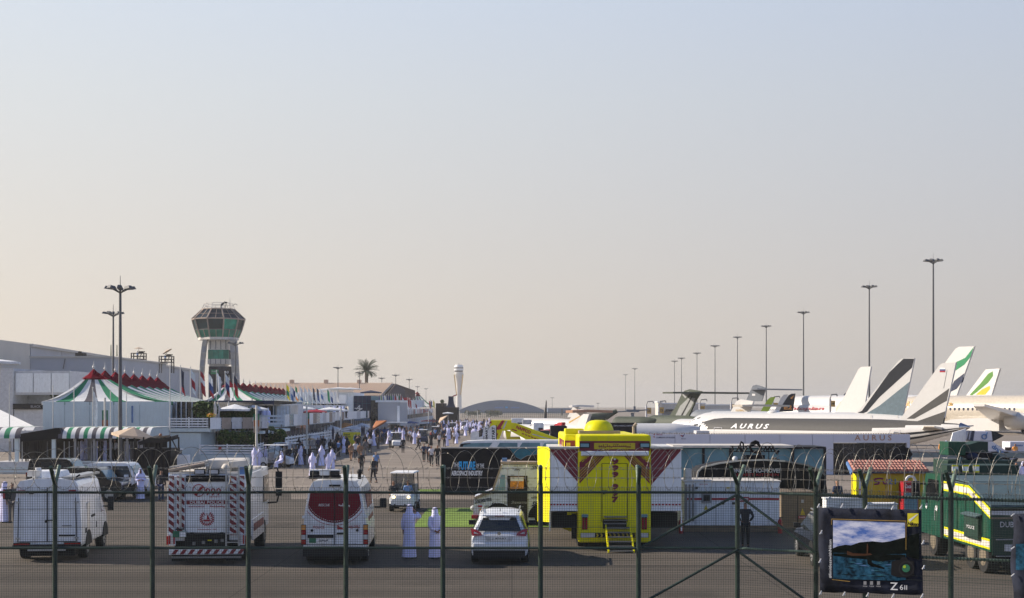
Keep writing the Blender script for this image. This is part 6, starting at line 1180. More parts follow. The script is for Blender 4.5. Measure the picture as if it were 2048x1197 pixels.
# ---- green armoured police truck
def green_truck():
 x0, y0 = 14.32, 40.4; t = thing('armoured_truck', 'big green armoured police truck with yellow and white bands at the right edge', 'truck', (x0, y0, 0)); W = 2.6
 z = lambda py, d=41.5: Z(py, d)
 mb = MB(); mb.prism([(0, 0, .72), (0, 4.4, .72), (0, 4.4, 2.62), (0, 1.9, 2.62), (0, 0, 2.05)], (W, 0, 0), 'policegreen'); bevel(mb.build('body', t), .03)
 mb = MB(); mb.box((W/2, -.015, 1.3), (W-.1, .03, 1.35), 'darkgreen'); rd_ = mb.build('rear_door', t)
 txt('DUBAI POLICE', (.95, -.04, 1.55), 1.35, .17, 'lightgrey', rd_); mb = MB(); mb.box((.55, -.05, .85), (.3, .04, .2), 'lightgrey'); mb.build('door_lamp', rd_)
 for q in (1.1, .6): mb = MB(); mb.box((W/2, -.045, q), (W-.3, .03, .03), 'grey'); mb.build('rear_bar', rd_)
 mb = MB(); mb.prism([(.02, .02, 2.09), (.02, 1.88, 2.66), (.02, 4.3, 2.66), (.3, 4.2, 2.82), (.3, 1.9, 2.84), (.3, .1, 2.4)][:3]+[(.02, 4.3, 2.67)], (W, 0, .05), 'tarp'); mb.prism([(0, -.02, 2.07), (W, -.02, 2.07), (W, 1.9, 2.66), (0, 1.9, 2.66)], (0, 0, .06), 'tarp'); mb.prism([(0, 1.9, 2.68), (W, 1.9, 2.68), (W, 4.3, 2.75), (0, 4.3, 2.75)], (0, 0, .05), 'tarp'); mb.build('sloping_roof', t)
 # bands on the side: yellow, white, yellow following the roof line
 for off, th, m in ((0, .07, 'yellow'), (.07, .18, 'offwhite'), (.25, .06, 'yellow')):
  mb = MB(); xo = -.012
  mb.prism([(xo, 4.35, 2.60-off), (xo, 1.9, 2.60-off), (xo, 1.9, 2.60-off-th), (xo, 4.35, 2.60-off-th)][::-1], (.01, 0, 0), m)
  mb.prism([(xo, 1.9, 2.60-off), (xo, .02, 2.03-off), (xo, .02, 2.03-off-th), (xo, 1.9, 2.60-off-th)][::-1], (.01, 0, 0), m); mb.build('upper_band', t)
  mb = MB(); mb.box((W/2, -.025, 1.99-off), (W-.05, .02, th), 'brown' if m == 'yellow' else 'lightgrey'); mb.build('rear_band', t)
  mb = MB(); mb.prism([(xo, 4.3, 1.10-off), (xo, .05, 1.10-off), (xo, .05, 1.10-off-th), (xo, 4.3, 1.10-off-th)][::-1], (.01, 0, 0), m); mb.build('lower_band', t)
 mb = MB(); mb.box((-.06, 1.4, 1.35), (.12, 1.3, .7), 'darkgreen'); bevel(mb.build('side_locker', t), .02); mb = MB(); mb.box((-.1, 1.4, 1.74), (.22, 1.4, .04), 'tarp', ry=-.3); mb.build('locker_lid', t)
 for q in (.7, 1.4, 2.2, 3.0, 3.7): mb = MB(); mb.box((-.01, q, 1.7), (.025, .03, 1.1), 'darkgreen'); mb.build('panel_rib', t)
 txt('POLICE', (-.13, 1.4, 1.35), .7, .1, 'lightgrey', t, rz=-pi/2)
 # cab
 mb = MB(); mb.prism([(0, 4.65, .7), (0, 6.9, .7), (0, 6.9, 1.7), (0, 6.3, 2.78), (0, 4.65, 2.86)], (W, 0, 0), 'policegreen'); bevel(mb.build('cab', t), .05)
 mb = MB(); mb.prism([(-.015, 4.9, 1.9), (-.015, 6.3, 1.9), (-.015, 6.0, 2.6), (-.015, 4.9, 2.6)][::-1], (.02, 0, 0), 'glassdark'); mb.build('cab_window', t)
 mb = MB(); mb.tube([(-.05, 5.0, 1.75), (-.1, 5.0, 1.6), (-.1, 5.0, 1.25)], .02, 'alu'); mb.build('grab_rail', t)
 for q in (5.1, 6.2): mb = MB(); mb.cyl((-.02, q, 1.65), (.0, q, 1.65), .1, m='whiteprint', n=12); mb.build('round_crest', t)
 mb = MB(); mb.box((-.35, 6.3, 2.2), (.25, .2, .6), 'plastic'); mb.bar((0, 6.3, 2.4), (-.3, 6.3, 2.4), .05, 'plastic'); mb.build('mirror', t)
 mb = MB()
 for i in range(3): mb.box((.45+i*.35, 4.6, 3.0), (.2, .04, .24), 'whiteprint'); mb.box((.45+i*.35, 4.59, 3.1), (.2, .04, .05), 'yellow'); mb.box((.45+i*.35, 4.59, 2.9), (.2, .04, .05), 'yellow')
 mb.build('roof_marking', t, kind='stuff'); mb = MB(); mb.box((1.4, 5.3, 2.98), (2.4, 1.3, .26), 'darkgreen'); mb.build('roof_cab_box', t)
 for i, q in enumerate((.75, 1.85, 5.6)):
  for xx in (.22, W-.22):
   wh = wheel(t, xx if xx > 1 else xx, q, .52, .38, 'dust')
   if xx < 1:
    mb = MB(); mb.cyl((.028, q, .52), (.016, q, .52), .3, .26, 'dust', n=14); mb.build('hub', wh)
 mb = MB(); mb.box((W/2, 3, .6), (W-.8, 6, .3), 'black'); mb.build('chassis', t); mb = MB(); mb.box((-.01, 4.55, 1.5), (.05, .15, 1.6), 'black'); mb.build('cab_gap', t)
 # dark equipment truck behind
 d = 58; k = d/FPX; x = X(1960, d); u = lambda px: X(px, d)-x; zz = lambda py: Z(py, d); t = thing('equipment_truck', 'dark green truck carrying two big boxes behind the armoured truck', 'truck', (x, d, 0))
 mb = MB(); mb.box(((u(1895)+u(2030))/2, 1, zz(936)), (135*k, 2, 30*k), 'darkgreen'); bevel(mb.build('bed', t), .04)
 mb = MB(); mb.box(((u(1870)+u(2060))/2, 1.2, zz(955)/2), (190*k, 2.2, zz(955)), 'darkgreen'); mb.build('body', t)
 mb = MB(); mb.box((u(1917), .8, zz(898)), (35*k, 1.2, 27*k), 'policegreen'); bevel(mb.build('equipment_box', t), .02)
 mb = MB(); mb.prism([(u(1936), .3, zz(905)), (u(1981), .3, zz(905)), (u(1981), .3, zz(884.5)), (u(1962), .3, zz(884.5)), (u(1936), .3, zz(892))], (0, 1.2, 0), 'darkgreen'); bevel(mb.build('equipment_box', t), .02)
 mb = MB(); mb.cyl((u(1925), .5, zz(922)), (u(1925), .5, zz(910)), .05, m='darkgreen'); mb.sph((u(1950), .4, zz(914)), .3, 'navy', zs=.6); mb.box((u(1965), .8, zz(912)), (50*k, 1, 10*k), 'black'); mb.sph((u(2003), .8, zz(922)), .3, 'darkgreen'); mb.bar((u(1921), -.1, zz(914)), (u(1917), -.1, zz(936)), .08, 'tarp'); mb.bar((u(1958), -.02, zz(934)), (u(1990), -.02, zz(934)), .04, 'tarp'); mb.build('equipment', t)
 for q in (1890, 1920, 2020): mb = MB(); mb.cyl((u(q), -.15, .5), (u(q), .15, .5), .5, m='tyre', n=16); mb.build('wheel', t)
green_truck()
# ================================================================ people
def skinmesh(joints, edges, name='body', sub=1):
 ks = list(joints); ix = {k: i for i, k in enumerate(ks)}
 me = bpy.data.meshes.new(name); me.from_pydata([joints[k][0] for k in ks], [(ix[a], ix[b]) for a, b in edges], [])
 o = bpy.data.objects.new(name, me); COL.objects.link(o); m = o.modifiers.new('s', 'SKIN'); m.use_smooth_shade = True
 sv = me.skin_vertices[0].data
 for k in ks: r = joints[k][1]; sv[ix[k]].radius = r if isinstance(r, tuple) else (r, r)
 sv[0].use_root = True
 if sub: q = o.modifiers.new('d', 'SUBSURF'); q.levels = sub; q.render_levels = sub
 dg = bpy.context.evaluated_depsgraph_get(); r = bpy.data.meshes.new_from_object(o.evaluated_get(dg)); bpy.data.objects.remove(o); bpy.data.meshes.remove(me)
 r.name = name
 for p in r.polygons: p.use_smooth = True
 return r
def pose(kind):
 J = {'pel': ((0, 0, .95), (.15, .105)), 'spi': ((0, 0, 1.12), (.135, .10)), 'che': ((0, 0, 1.33), (.165, .115)), 'nk0': ((0, .0, 1.47), .07), 'nk': ((0, -.005, 1.53), .055), 'hd0': ((0, -.02, 1.60), (.07, .08)), 'hd1': ((0, -.02, 1.67), (.077, .095)), 'hd2': ((0, -.01, 1.735), .055), 'nose': ((0, -.125, 1.635), .014)}
 E = [('pel', 'spi'), ('spi', 'che'), ('che', 'nk0'), ('nk0', 'nk'), ('nk', 'hd0'), ('hd0', 'hd1'), ('hd1', 'hd2'), ('hd1', 'nose')]
 for s, n in ((-1, 'R'), (1, 'L')):
  sh = (s*.185, 0, 1.42); el = (s*.235, .03, 1.15); wr = (s*.25, -.05, .92); hd = (s*.25, -.075, .845)
  if kind == 'walk': el = (s*.24, .05*s, 1.15); wr = (s*.25, -.14*s-.05, .94); hd = (s*.25, -.18*s-.06, .87)
  if kind == 'back': el = (s*.27, .10, 1.14); wr = (s*.07, .17, .98); hd = (s*.0, .20, .94)
  if kind == 'phone' and s < 0: el = (-.37, -.10, 1.37); wr = (-.17, -.12, 1.55); hd = (-.11, -.11, 1.62)
  if kind == 'hold': el = (s*.25, -.02, 1.14); wr = (s*.12, -.24, 1.12); hd = (s*.08, -.28, 1.14)
  if kind == 'hips': el = (s*.3, .08, 1.2); wr = (s*.17, -.06, 1.02); hd = (s*.13, -.1, 1.0)
  if kind == 'sit': wr = (s*.2, -.25, .98); hd = (s*.17, -.33, .96)
  J['sh'+n] = (sh, .062); J['el'+n] = (el, .043); J['wr'+n] = (wr, .028); J['ha'+n] = (hd, (.034, .022))
  E += [('che', 'sh'+n), ('sh'+n, 'el'+n), ('el'+n, 'wr'+n), ('wr'+n, 'ha'+n)]
  dr = (Vector(hd)-Vector(wr)).normalized(); side = dr.cross(Vector((1, 0, 0))); side = side.normalized() if side.length > .2 else dr.cross(Vector((0, 1, 0))).normalized()
  pn = side.cross(dr)
  for f in range(4):
   b = Vector(hd)+side*(f-1.5)*.018+dr*.02; l = (.062, .072, .068, .052)[f]
   J[f'f{f}{n}'] = (tuple(b+dr*l*.5), .0085); J[f'g{f}{n}'] = (tuple(b+dr*l*.9-pn*s*.012), .007); E += [('ha'+n, f'f{f}{n}'), (f'f{f}{n}', f'g{f}{n}')]
  th = Vector(wr)*.45+Vector(hd)*.55+side*(-.035); J['t'+n] = (tuple(th+dr*.02), .010); J['u'+n] = (tuple(th+dr*.045-side*.008), .008); E += [('ha'+n, 't'+n), ('t'+n, 'u'+n)]
  hp = (s*.09, 0, .90); kn = (s*.10, -.02, .49); an = (s*.10, .01, .085); to = (s*.115, -.15, .035)
  if kind == 'walk': kn = (s*.09, -.13 if s > 0 else .0, .50); an = (s*.08, -.22 if s > 0 else .30, .09 if s > 0 else .13); to = (an[0], an[1]-.15, .035 if s > 0 else .05)
  if kind == 'sit': hp = (s*.09, -.05, .9); kn = (s*.13, -.45, .88); an = (s*.12, -.46, .48); to = (s*.13, -.6, .44)
  J['hp'+n] = (hp, .095); J['kn'+n] = (kn, .062); J['an'+n] = (an, .042); J['to'+n] = (to, (.045, .03))
  E += [('pel', 'hp'+n), ('hp'+n, 'kn'+n), ('kn'+n, 'an'+n), ('an'+n, 'to'+n)]
 return J, E
def subset(J, E, keys, grow, cut={}):
 """clothing: the same limbs a little thicker; cut shortens an end joint towards its neighbour"""
 K = {k: J[k] for k in keys}
 for k, (to, f) in cut.items():
  a, b = Vector(J[k][0]), Vector(J[to][0]); K[k] = (tuple(b.lerp(a, f)), J[k][1])
 K = {k: (p, tuple(q+grow for q in r) if isinstance(r, tuple) else r+grow) for k, (p, r) in K.items()}
 return K, [(a, b) for a, b in E if a in K and b in K]
PM = {}
def proto(kind, dress):
 key = (kind, dress)
 if key in PM: return PM[key]
 J, E = pose(kind); parts = {}
 parts['body'] = skinmesh(J, E)
 arms = [k for k in J if k[:2] in ('sh', 'el')]; wr = [k for k in J if k[:2] == 'wr']
 TL, EL = ['pel', 'spi', 'che', 'nk0'], ['hpR', 'hpL']
 if dress in ('robe', 'abaya'):
  K, E2 = subset(J, E, ['spi', 'che', 'nk0']+arms+wr, .028, {'wrR': ('elR', .93), 'wrL': ('elL', .93)})
  for k in ('wrR', 'wrL'): K[k] = (K[k][0], .062)
  sl = skinmesh(K, E2, 'robe')
  n = 32; rings = []; foot = (J['anR'][0][1]+J['anL'][0][1])/2; sp = abs(J['anR'][0][1]-J['anL'][0][1])/2
  rr = random.Random(3)
  if kind == 'sit': prof = [(.95, .2, .15, 0), (1.15, .19, .14, 0), (1.4, .18, .12, 0), (1.49, .08, .075, 0)]
  else: prof = [(.07, .245, .20+sp*.8, foot), (.10, .24, .19+sp*.75, foot), (.30, .225, .18+sp*.5, foot*.7), (.55, .21, .165+sp*.25, foot*.4), (.85, .195, .155, 0), (1.0, .185, .145, 0), (1.15, .185, .14, 0), (1.32, .205, .14, 0), (1.42, .18, .11, 0), (1.50, .075, .07, 0)]
  for z, a, b, c in prof:
   rings.append([((a*(1+.085*sin(7*2*pi*i/n+1.5*z)*(1-z/1.6)))*cos(2*pi*i/n), c+b*(1+.10*sin(6*2*pi*i/n+2*z)*(1-z/1.6))*sin(2*pi*i/n), z) for i in range(n)])
  mb = MB(); mb.loft(rings, 'kandura', cap=(True, True))
  if kind == 'sit':
   for s in (-1, 1): mb.cyl((s*.08, -.02, .92), (s*.12, -.46, .88), .15, .11, 'kandura', n=10); mb.cyl((s*.12, -.46, .9), (s*.12, -.47, .5), .12, .14, 'kandura', n=10)
  o = mb.build('tmp'); base = o.data; bpy.data.objects.remove(o)
  o = len(base.vertices); vs = [tuple(v.co) for v in base.vertices]+[tuple(v.co) for v in sl.vertices]; fs = [tuple(p.vertices) for p in base.polygons]+[tuple(i+o for i in p.vertices) for p in sl.polygons]
  m = bpy.data.meshes.new('robe'); m.from_pydata(vs, [], fs)
  for p in m.polygons: p.use_smooth = True
  parts['robe'] = m
  # head cloth
  mb = MB(); n = 16; rings = []; hy = -.01
  A = lambda z, rx, ry, yo, gap=.0: [(rx*cos(a)*(1), hy+yo+ry*sin(a), z) for a in [(-pi/2+.62*gap)+(2*pi-1.24*gap)*i/(n-1) for i in range(n)]]
  H = [(1.795, .02, .02, .0, 0), (1.785, .06, .07, 0, 0), (1.75, .092, .108, 0, 0), (1.70, .10, .118, .0, .55), (1.62, .105, .118, .01, .95), (1.54, .125, .115, .03, .9), (1.46, .18, .125, .045, .8), (1.36, .20, .12, .07, 1.2), (1.22, .15, .07, .115, 1.9)]
  mb.loft([A(*h) for h in H], 'kandura', cap=(True, False), closed=False)
  o = mb.build('tmp'); parts['headcloth'] = o.data; bpy.data.objects.remove(o)
  if dress == 'robe':
   mb = MB()
   for zz in (1.735, 1.75):
    pts = [(.10*cos(2*pi*i/14), hy+.116*sin(2*pi*i/14), zz+.01*sin(2*pi*i/14)) for i in range(15)]; mb.tube(pts, .011, 'abaya', 5)
   o = mb.build('tmp'); parts['agal'] = o.data; bpy.data.objects.remove(o)
 else:
  ct = {'wrR': ('elR', .95), 'wrL': ('elL', .95)} if dress == 'suit' else {}
  keys = TL+EL+arms+(wr if dress == 'suit' else [])
  K, E2 = subset(J, E, keys, .016, ct if dress == 'suit' else {'elR': ('shR', .92), 'elL': ('shL', .92)})
  for k in EL: K[k] = ((K[k][0][0], K[k][0][1], K[k][0][2]-.02), K[k][1])
  parts['shirt'] = skinmesh(K, E2, 'shirt')
  K, E2 = subset(J, E, ['pel', 'hpR', 'hpL', 'knR', 'knL', 'anR', 'anL'], .013); K['pel'] = ((0, 0, .97), (.158, .115))
  parts['trousers'] = skinmesh(K, E2, 'trousers')
  K, E2 = subset(J, E, ['hd1', 'hd2'], .012); K['hd1'] = ((0, .012, 1.685), (.08, .088)); K['hd2'] = ((0, .015, 1.74), .062)
  parts['hair'] = skinmesh(K, E2, 'hair')
 for s in 'RL':
  pass
 mb = MB()
 for s in 'RL':
  a, b = Vector(J['an'+s][0]), Vector(J['to'+s][0]); mb.box(((a.x+b.x)/2, (a.y+b.y)/2-.01, b.z), (.10, .27, .075), 'shoe', top=(.8, .85))
 o = mb.build('tmp'); parts['shoes'] = o.data; bpy.data.objects.remove(o)
 PM[key] = parts; return parts
VAR = {}
def person(px, pyf, dress, kind, label, cols=None, rz=0, s=1.0, d=None, z=0, group=None, skin='skin'):
 """cols: materials for the clothing parts; rz 0 faces the camera, pi faces away"""
 if d is None: d = D(pyf)
 t = thing('person', label, 'person', (X(px, d), d, z), rz, group); t.scale = (s, s, s)
 P = proto(kind, dress); cols = cols or {}
 default = {'body': skin, 'robe': 'kandura', 'headcloth': 'kandura', 'agal': 'abaya', 'shirt': 'darkcloth', 'trousers': 'darkcloth', 'hair': 'hair', 'shoes': 'shoe'}
 if dress == 'abaya': default['robe'] = default['headcloth'] = 'abaya'
 for nm, me in P.items():
  mk = cols.get(nm, default[nm]); key = (kind, dress, nm, mk)
  if key not in VAR:
   c = me.copy(); c.materials.clear(); c.materials.append(MATS[mk])
   for p in c.polygons: p.material_index = 0
   VAR[key] = c
  o = bpy.data.objects.new(nm, VAR[key]); COL.objects.link(o); o.parent = t
 return t
m1 = person(819, 1118, 'robe', 'phone', 'man in a white robe holding a phone to his ear beside the police van', rz=R(160), s=1.01)
m2 = person(870, 1118, 'robe', 'back', 'man in a white robe standing with his hands behind his back', rz=R(-150), s=.955)
person(1491, 1095, 'suit', 'hips', 'guard in dark uniform standing before the white generator', rz=R(175), s=.93, cols={'shirt': 'darkcloth', 'trousers': 'abaya'})
person(281, 1000, 'robe', 'hold', 'man in a white robe looking at his phone by the white off road SUV', s=.95, rz=R(20))
person(322, 1004, 'suit', 'stand', 'man in dark clothes standing behind the left side of the rescue truck', rz=R(170), s=.97, cols={'trousers': 'navycloth'})
person(347, 985, 'shirt', 'stand', 'man in a pale blue shirt behind the rescue truck roof', rz=R(190), s=1.0, cols={'shirt': 'bluecloth'}, d=75)
person(9, 1046, 'robe', 'stand', 'man in a white robe cut by the left picture edge', rz=R(150), s=1.0)
person(24, 1047, 'suit', 'stand', 'man in a grey jacket with a red rucksack at the left edge', rz=R(180), s=1.02, cols={'shirt': 'greycloth', 'trousers': 'greycloth'})
rb = MB(); rb.box((0, 0, 1.28), (.3, .18, .42), 'darkcloth'); rb.box((-.1, -.1, 1.28), (.1, .04, .36), 'redcloth'); x, y, _ = G(18, 1047); o = bevel(rb.build('rucksack', loc=(x, y-.22, 0)), .05); tag(o, 'dark rucksack with a red pocket on the back of the man at the left edge', 'rucksack')
for a, pm in ((-.3, 'darkcloth'), (.28, 'redcloth')):
 d = 65.2; t = person(802+a*50, 1000, 'shirt', 'sit', 'driver in dark clothes sitting in the white golf cart' if a < 0 else 'passenger in a red cap sitting in the white golf cart', d=d, z=-.02, cols={'shirt': 'darkcloth' if a < 0 else 'bluecloth', 'hair': 'hair' if a < 0 else 'redcloth'}, s=.86)
# walkers on the street (photo column, foot row, dress, pose, label, colours, facing)
W_L = [
 (625, 953, 'robe', 'walk', 'man in flowing white robe walking away, left one of the white-robed trio', {}, 180), (657, 954, 'robe', 'walk', 'man in white robe walking away, front right of the trio', {}, 175), (664, 945, 'robe', 'walk', 'man in white robe walking away, behind the right of the trio', {}, 180),
 (602, 931, 'robe', 'stand', 'man in white robe by the parked buggies, left of the pair', {}, 200), (643, 933, 'robe', 'walk', 'man in white robe by the parked buggies, right of the pair', {}, 170),
 (509, 937, 'robe', 'stand', 'man in white robe left of the first banner pole', {}, 160), (519, 936, 'robe', 'stand', 'man in pale robe just right of the first banner pole', {}, 200), (531, 935, 'robe', 'stand', 'man in white robe standing alone by the pale wall', {}, 90),
 (723, 948, 'shirt', 'walk', 'person in black walking behind the police van light bar', {'shirt': 'abaya'}, 180), (747, 966, 'shirt', 'walk', 'man in dark vest with long stride in the middle of the street', {'shirt': 'darkcloth'}, 215), (752, 948, 'shirt', 'walk', 'man in a pale blue shirt walking away in the middle of the street', {'shirt': 'bluecloth'}, 180),
 (702, 922, 'shirt', 'walk', 'person in tan suit left of the man in a white shirt', {'shirt': 'tancloth', 'trousers': 'tancloth'}, 180), (720, 923, 'suit', 'walk', 'person in tan suit right of the man in a white shirt', {'shirt': 'tancloth', 'trousers': 'tancloth'}, 180), (711, 920, 'shirt', 'walk', 'man in a white shirt between two people in tan', {'shirt': 'whitecloth'}, 180),
 (848, 924, 'shirt', 'walk', 'man in a blue shirt carrying a white bag', {'shirt': 'navycloth'}, 0), (857, 925, 'shirt', 'walk', 'second man in a blue shirt, half hidden', {'shirt': 'navycloth'}, 0), (863, 933, 'shirt', 'walk', 'man in a white shirt walking towards the black hoarding', {'shirt': 'whitecloth'}, 5), (875, 933, 'shirt', 'walk', 'woman in black with tan boots left of the black hoarding', {'shirt': 'abaya'}, 0),
 (836, 901, 'suit', 'walk', 'slim person in black striding near the carts', {'shirt': 'abaya'}, 90), (829, 889, 'robe', 'stand', 'tall white-robed man standing behind the striding person in black', {}, 0), (688, 907, 'robe', 'stand', 'white-robed man talking by the yellow sign', {}, 60), (677, 914, 'shirt', 'stand', 'man in a pale shirt left of the yellow sign', {'shirt': 'bluecloth'}, 150),
 (740, 906, 'shirt', 'walk', 'man in a pink shirt with brown boots right of the yellow sign', {'shirt': 'whitecloth'}, 200), (780, 897, 'shirt', 'walk', 'man in a white shirt walking in the middle crowd', {'shirt': 'whitecloth'}, 180), (806, 906, 'suit', 'stand', 'man in black beside the small white cart', {}, 180), (862, 892, 'abaya', 'stand', 'person in a dark red headscarf in mid street', {'headcloth': 'redcloth', 'robe': 'abaya'}, 0),
 (878, 895, 'shirt', 'stand', 'man in a white shirt by the seated person', {'shirt': 'whitecloth'}, 30), (889, 896, 'shirt', 'hold', 'dark-haired person crouching look in black by the coach', {'shirt': 'abaya'}, 0), (894, 893, 'robe', 'stand', 'tall white-robed man at the tail of the coach', {}, 0), (899, 880, 'robe', 'stand', 'white-robed man right of the tall one near the coach', {}, 90),
 (908, 888, 'shirt', 'stand', 'man in a white shirt and brown trousers by the coach', {'shirt': 'whitecloth', 'trousers': 'brown'}, 180), (913, 888, 'robe', 'walk', 'white-robed man close to the coach front', {}, 180), (889, 878, 'robe', 'walk', 'pale blue robed man walking in the far crowd', {'robe': 'bluecloth'}, 180), (661, 912, 'abaya', 'stand', 'woman in black left in the dark group', {}, 180), (668, 915, 'abaya', 'walk', 'woman in black right in the dark group', {}, 180), (695, 910, 'abaya', 'stand', 'woman in black beside the robed man at the yellow sign', {}, 200),
 (716, 903, 'suit', 'stand', 'man in a dark jacket in front of the yellow sign', {}, 180), (731, 912, 'suit', 'walk', 'man in dark grey walking right of the tan pair', {'shirt': 'greycloth', 'trousers': 'greycloth'}, 180), (756, 898, 'suit', 'stand', 'man in dark clothes by the blue sign', {}, 150),
]
for px, py, dr, kd, lb, cl, a in W_L: person(px, py, dr, kd, lb, cl, R(a), s=random.uniform(.94, 1.03), group=None)
# the crowd further back: every person an individual
rc = random.Random(21); zones = [(560, 670, 905, 920, 8), (735, 850, 862, 893, 68), (865, 965, 855, 882, 84), (640, 740, 893, 903, 12), (930, 990, 850, 862, 44), (850, 935, 848, 858, 30)]
kinds = [('robe', {}), ('robe', {}), ('abaya', {}), ('suit', {}), ('shirt', {'shirt': 'whitecloth'}), ('shirt', {'shirt': 'bluecloth'}), ('suit', {'shirt': 'navycloth'}), ('shirt', {'shirt': 'tancloth'}), ('suit', {'shirt': 'greycloth'})]
desc = {0: 'person in a white robe', 2: 'woman in a black abaya', 3: 'man in a black suit', 4: 'man in a white shirt and dark trousers', 5: 'man in a light blue shirt', 6: 'man in a navy jacket', 7: 'man in a tan shirt', 8: 'man in a grey jacket'}
where = ['by the buggies at the first terraces', 'in the dense middle crowd by the buggies', 'in the crowd beyond the coach front', 'between the yellow and blue signs', 'in the throng behind the feather banners', 'in the far throng below the hangar']
for zi, (x0, x1, y0, y1, n) in enumerate(zones):
 for i in range(n):
  py = rc.uniform(y0, y1); px = rc.uniform(x0, x1); ki = rc.choices(range(9), [3, 3, 2, 3, 2, 1, 2, 1, 1] if zi in (2, 4, 5) else [1, 1, 2, 5, 2, 1, 4, 1, 2])[0]; dr, cl = kinds[ki]; ki = 0 if ki == 1 else ki
  person(px, py, dr, rc.choice(['walk', 'stand']), desc[ki]+' '+where[zi], cl, rc.choice([0, pi, pi, 1.2, -1.2])+rc.uniform(-.5, .5), s=rc.uniform(.92, 1.05), group=desc[ki]+' '+where[zi])
# visitors on terraces and inside the awning, and near the jets
spots = [(528, 846, 139, 'person in pale robe inside the glazed pavilion, left', 'robe', 3.1), (536, 846, 139, 'person in pale robe inside the glazed pavilion, right', 'robe', 3.1)]
for px, py, d, lb, dr, z in spots: person(px, py, dr, 'stand', lb, {}, pi, d=d, z=z)
for i in range(14): px = 610+i*6.4+rc.uniform(-2, 2); person(px, 830, rc.choice(['robe', 'suit', 'abaya']), 'stand', 'terrace guest standing under the parasols of the long white chalet', {}, rc.random()*6, d=rc.uniform(185, 225), z=3.3, group='terrace guests')
for i in range(11): px = 156+rc.uniform(0, 138); person(px, 900, rc.choice(['shirt', 'suit', 'robe']), rc.choice(['stand', 'hold', 'walk']), 'visitor in the shade under the striped awning', {'shirt': rc.choice(['bluecloth', 'whitecloth', 'darkcloth', 'purple'])}, rc.random()*6, d=rc.uniform(102.3, 105.5), z=rc.uniform(.55, .9), group='awning visitors')
person(1675, 985, 'shirt', 'stand', 'man in dark top and blue jeans at the back of the black food bus', {'shirt': 'navycloth', 'trousers': 'bluecloth'}, R(200), d=61)
person(1883, 905, 'suit', 'stand', 'worker in an orange vest under the grey jet', {'shirt': 'finorange'}, 0, d=128)
person(1892, 905, 'robe', 'stand', 'white-robed man under the grey jet next to the orange worker', {}, 0, d=128)
person(2032, 960, 'shirt', 'stand', 'man in a white shirt at the right edge by the armoured truck roof', {'shirt': 'whitecloth'}, 0, d=80); person(2046, 960, 'robe', 'stand', 'white-robed man at the right picture edge', {}, 0, d=80)
person(2030, 895, 'shirt', 'stand', 'person in an orange top near the airline stairs', {'shirt': 'finorange'}, 0, d=120)
t = person(563, 937, 'robe', 'sit', 'man in white sitting on a chair beside the parked buggies', {}, R(-60), s=1.0, z=-.42); x, y, _ = G(563, 937)
c = thing('chair', 'dark chair under the man in white beside the buggies', 'chair', (x, y, 0), R(-60)); mb = MB(); mb.box((0, 0, .42), (.5, .5, .06), 'brown'); mb.build('seat', c); mb = MB(); mb.box((0, .24, .75), (.5, .05, .6), 'brown'); mb.build('backrest', c)
for a in (-.2, .2):
 for b in (-.2, .2): mb = MB(); mb.bar((a, b, 0), (a, b, .4), .05, 'black'); mb.build('leg', c)
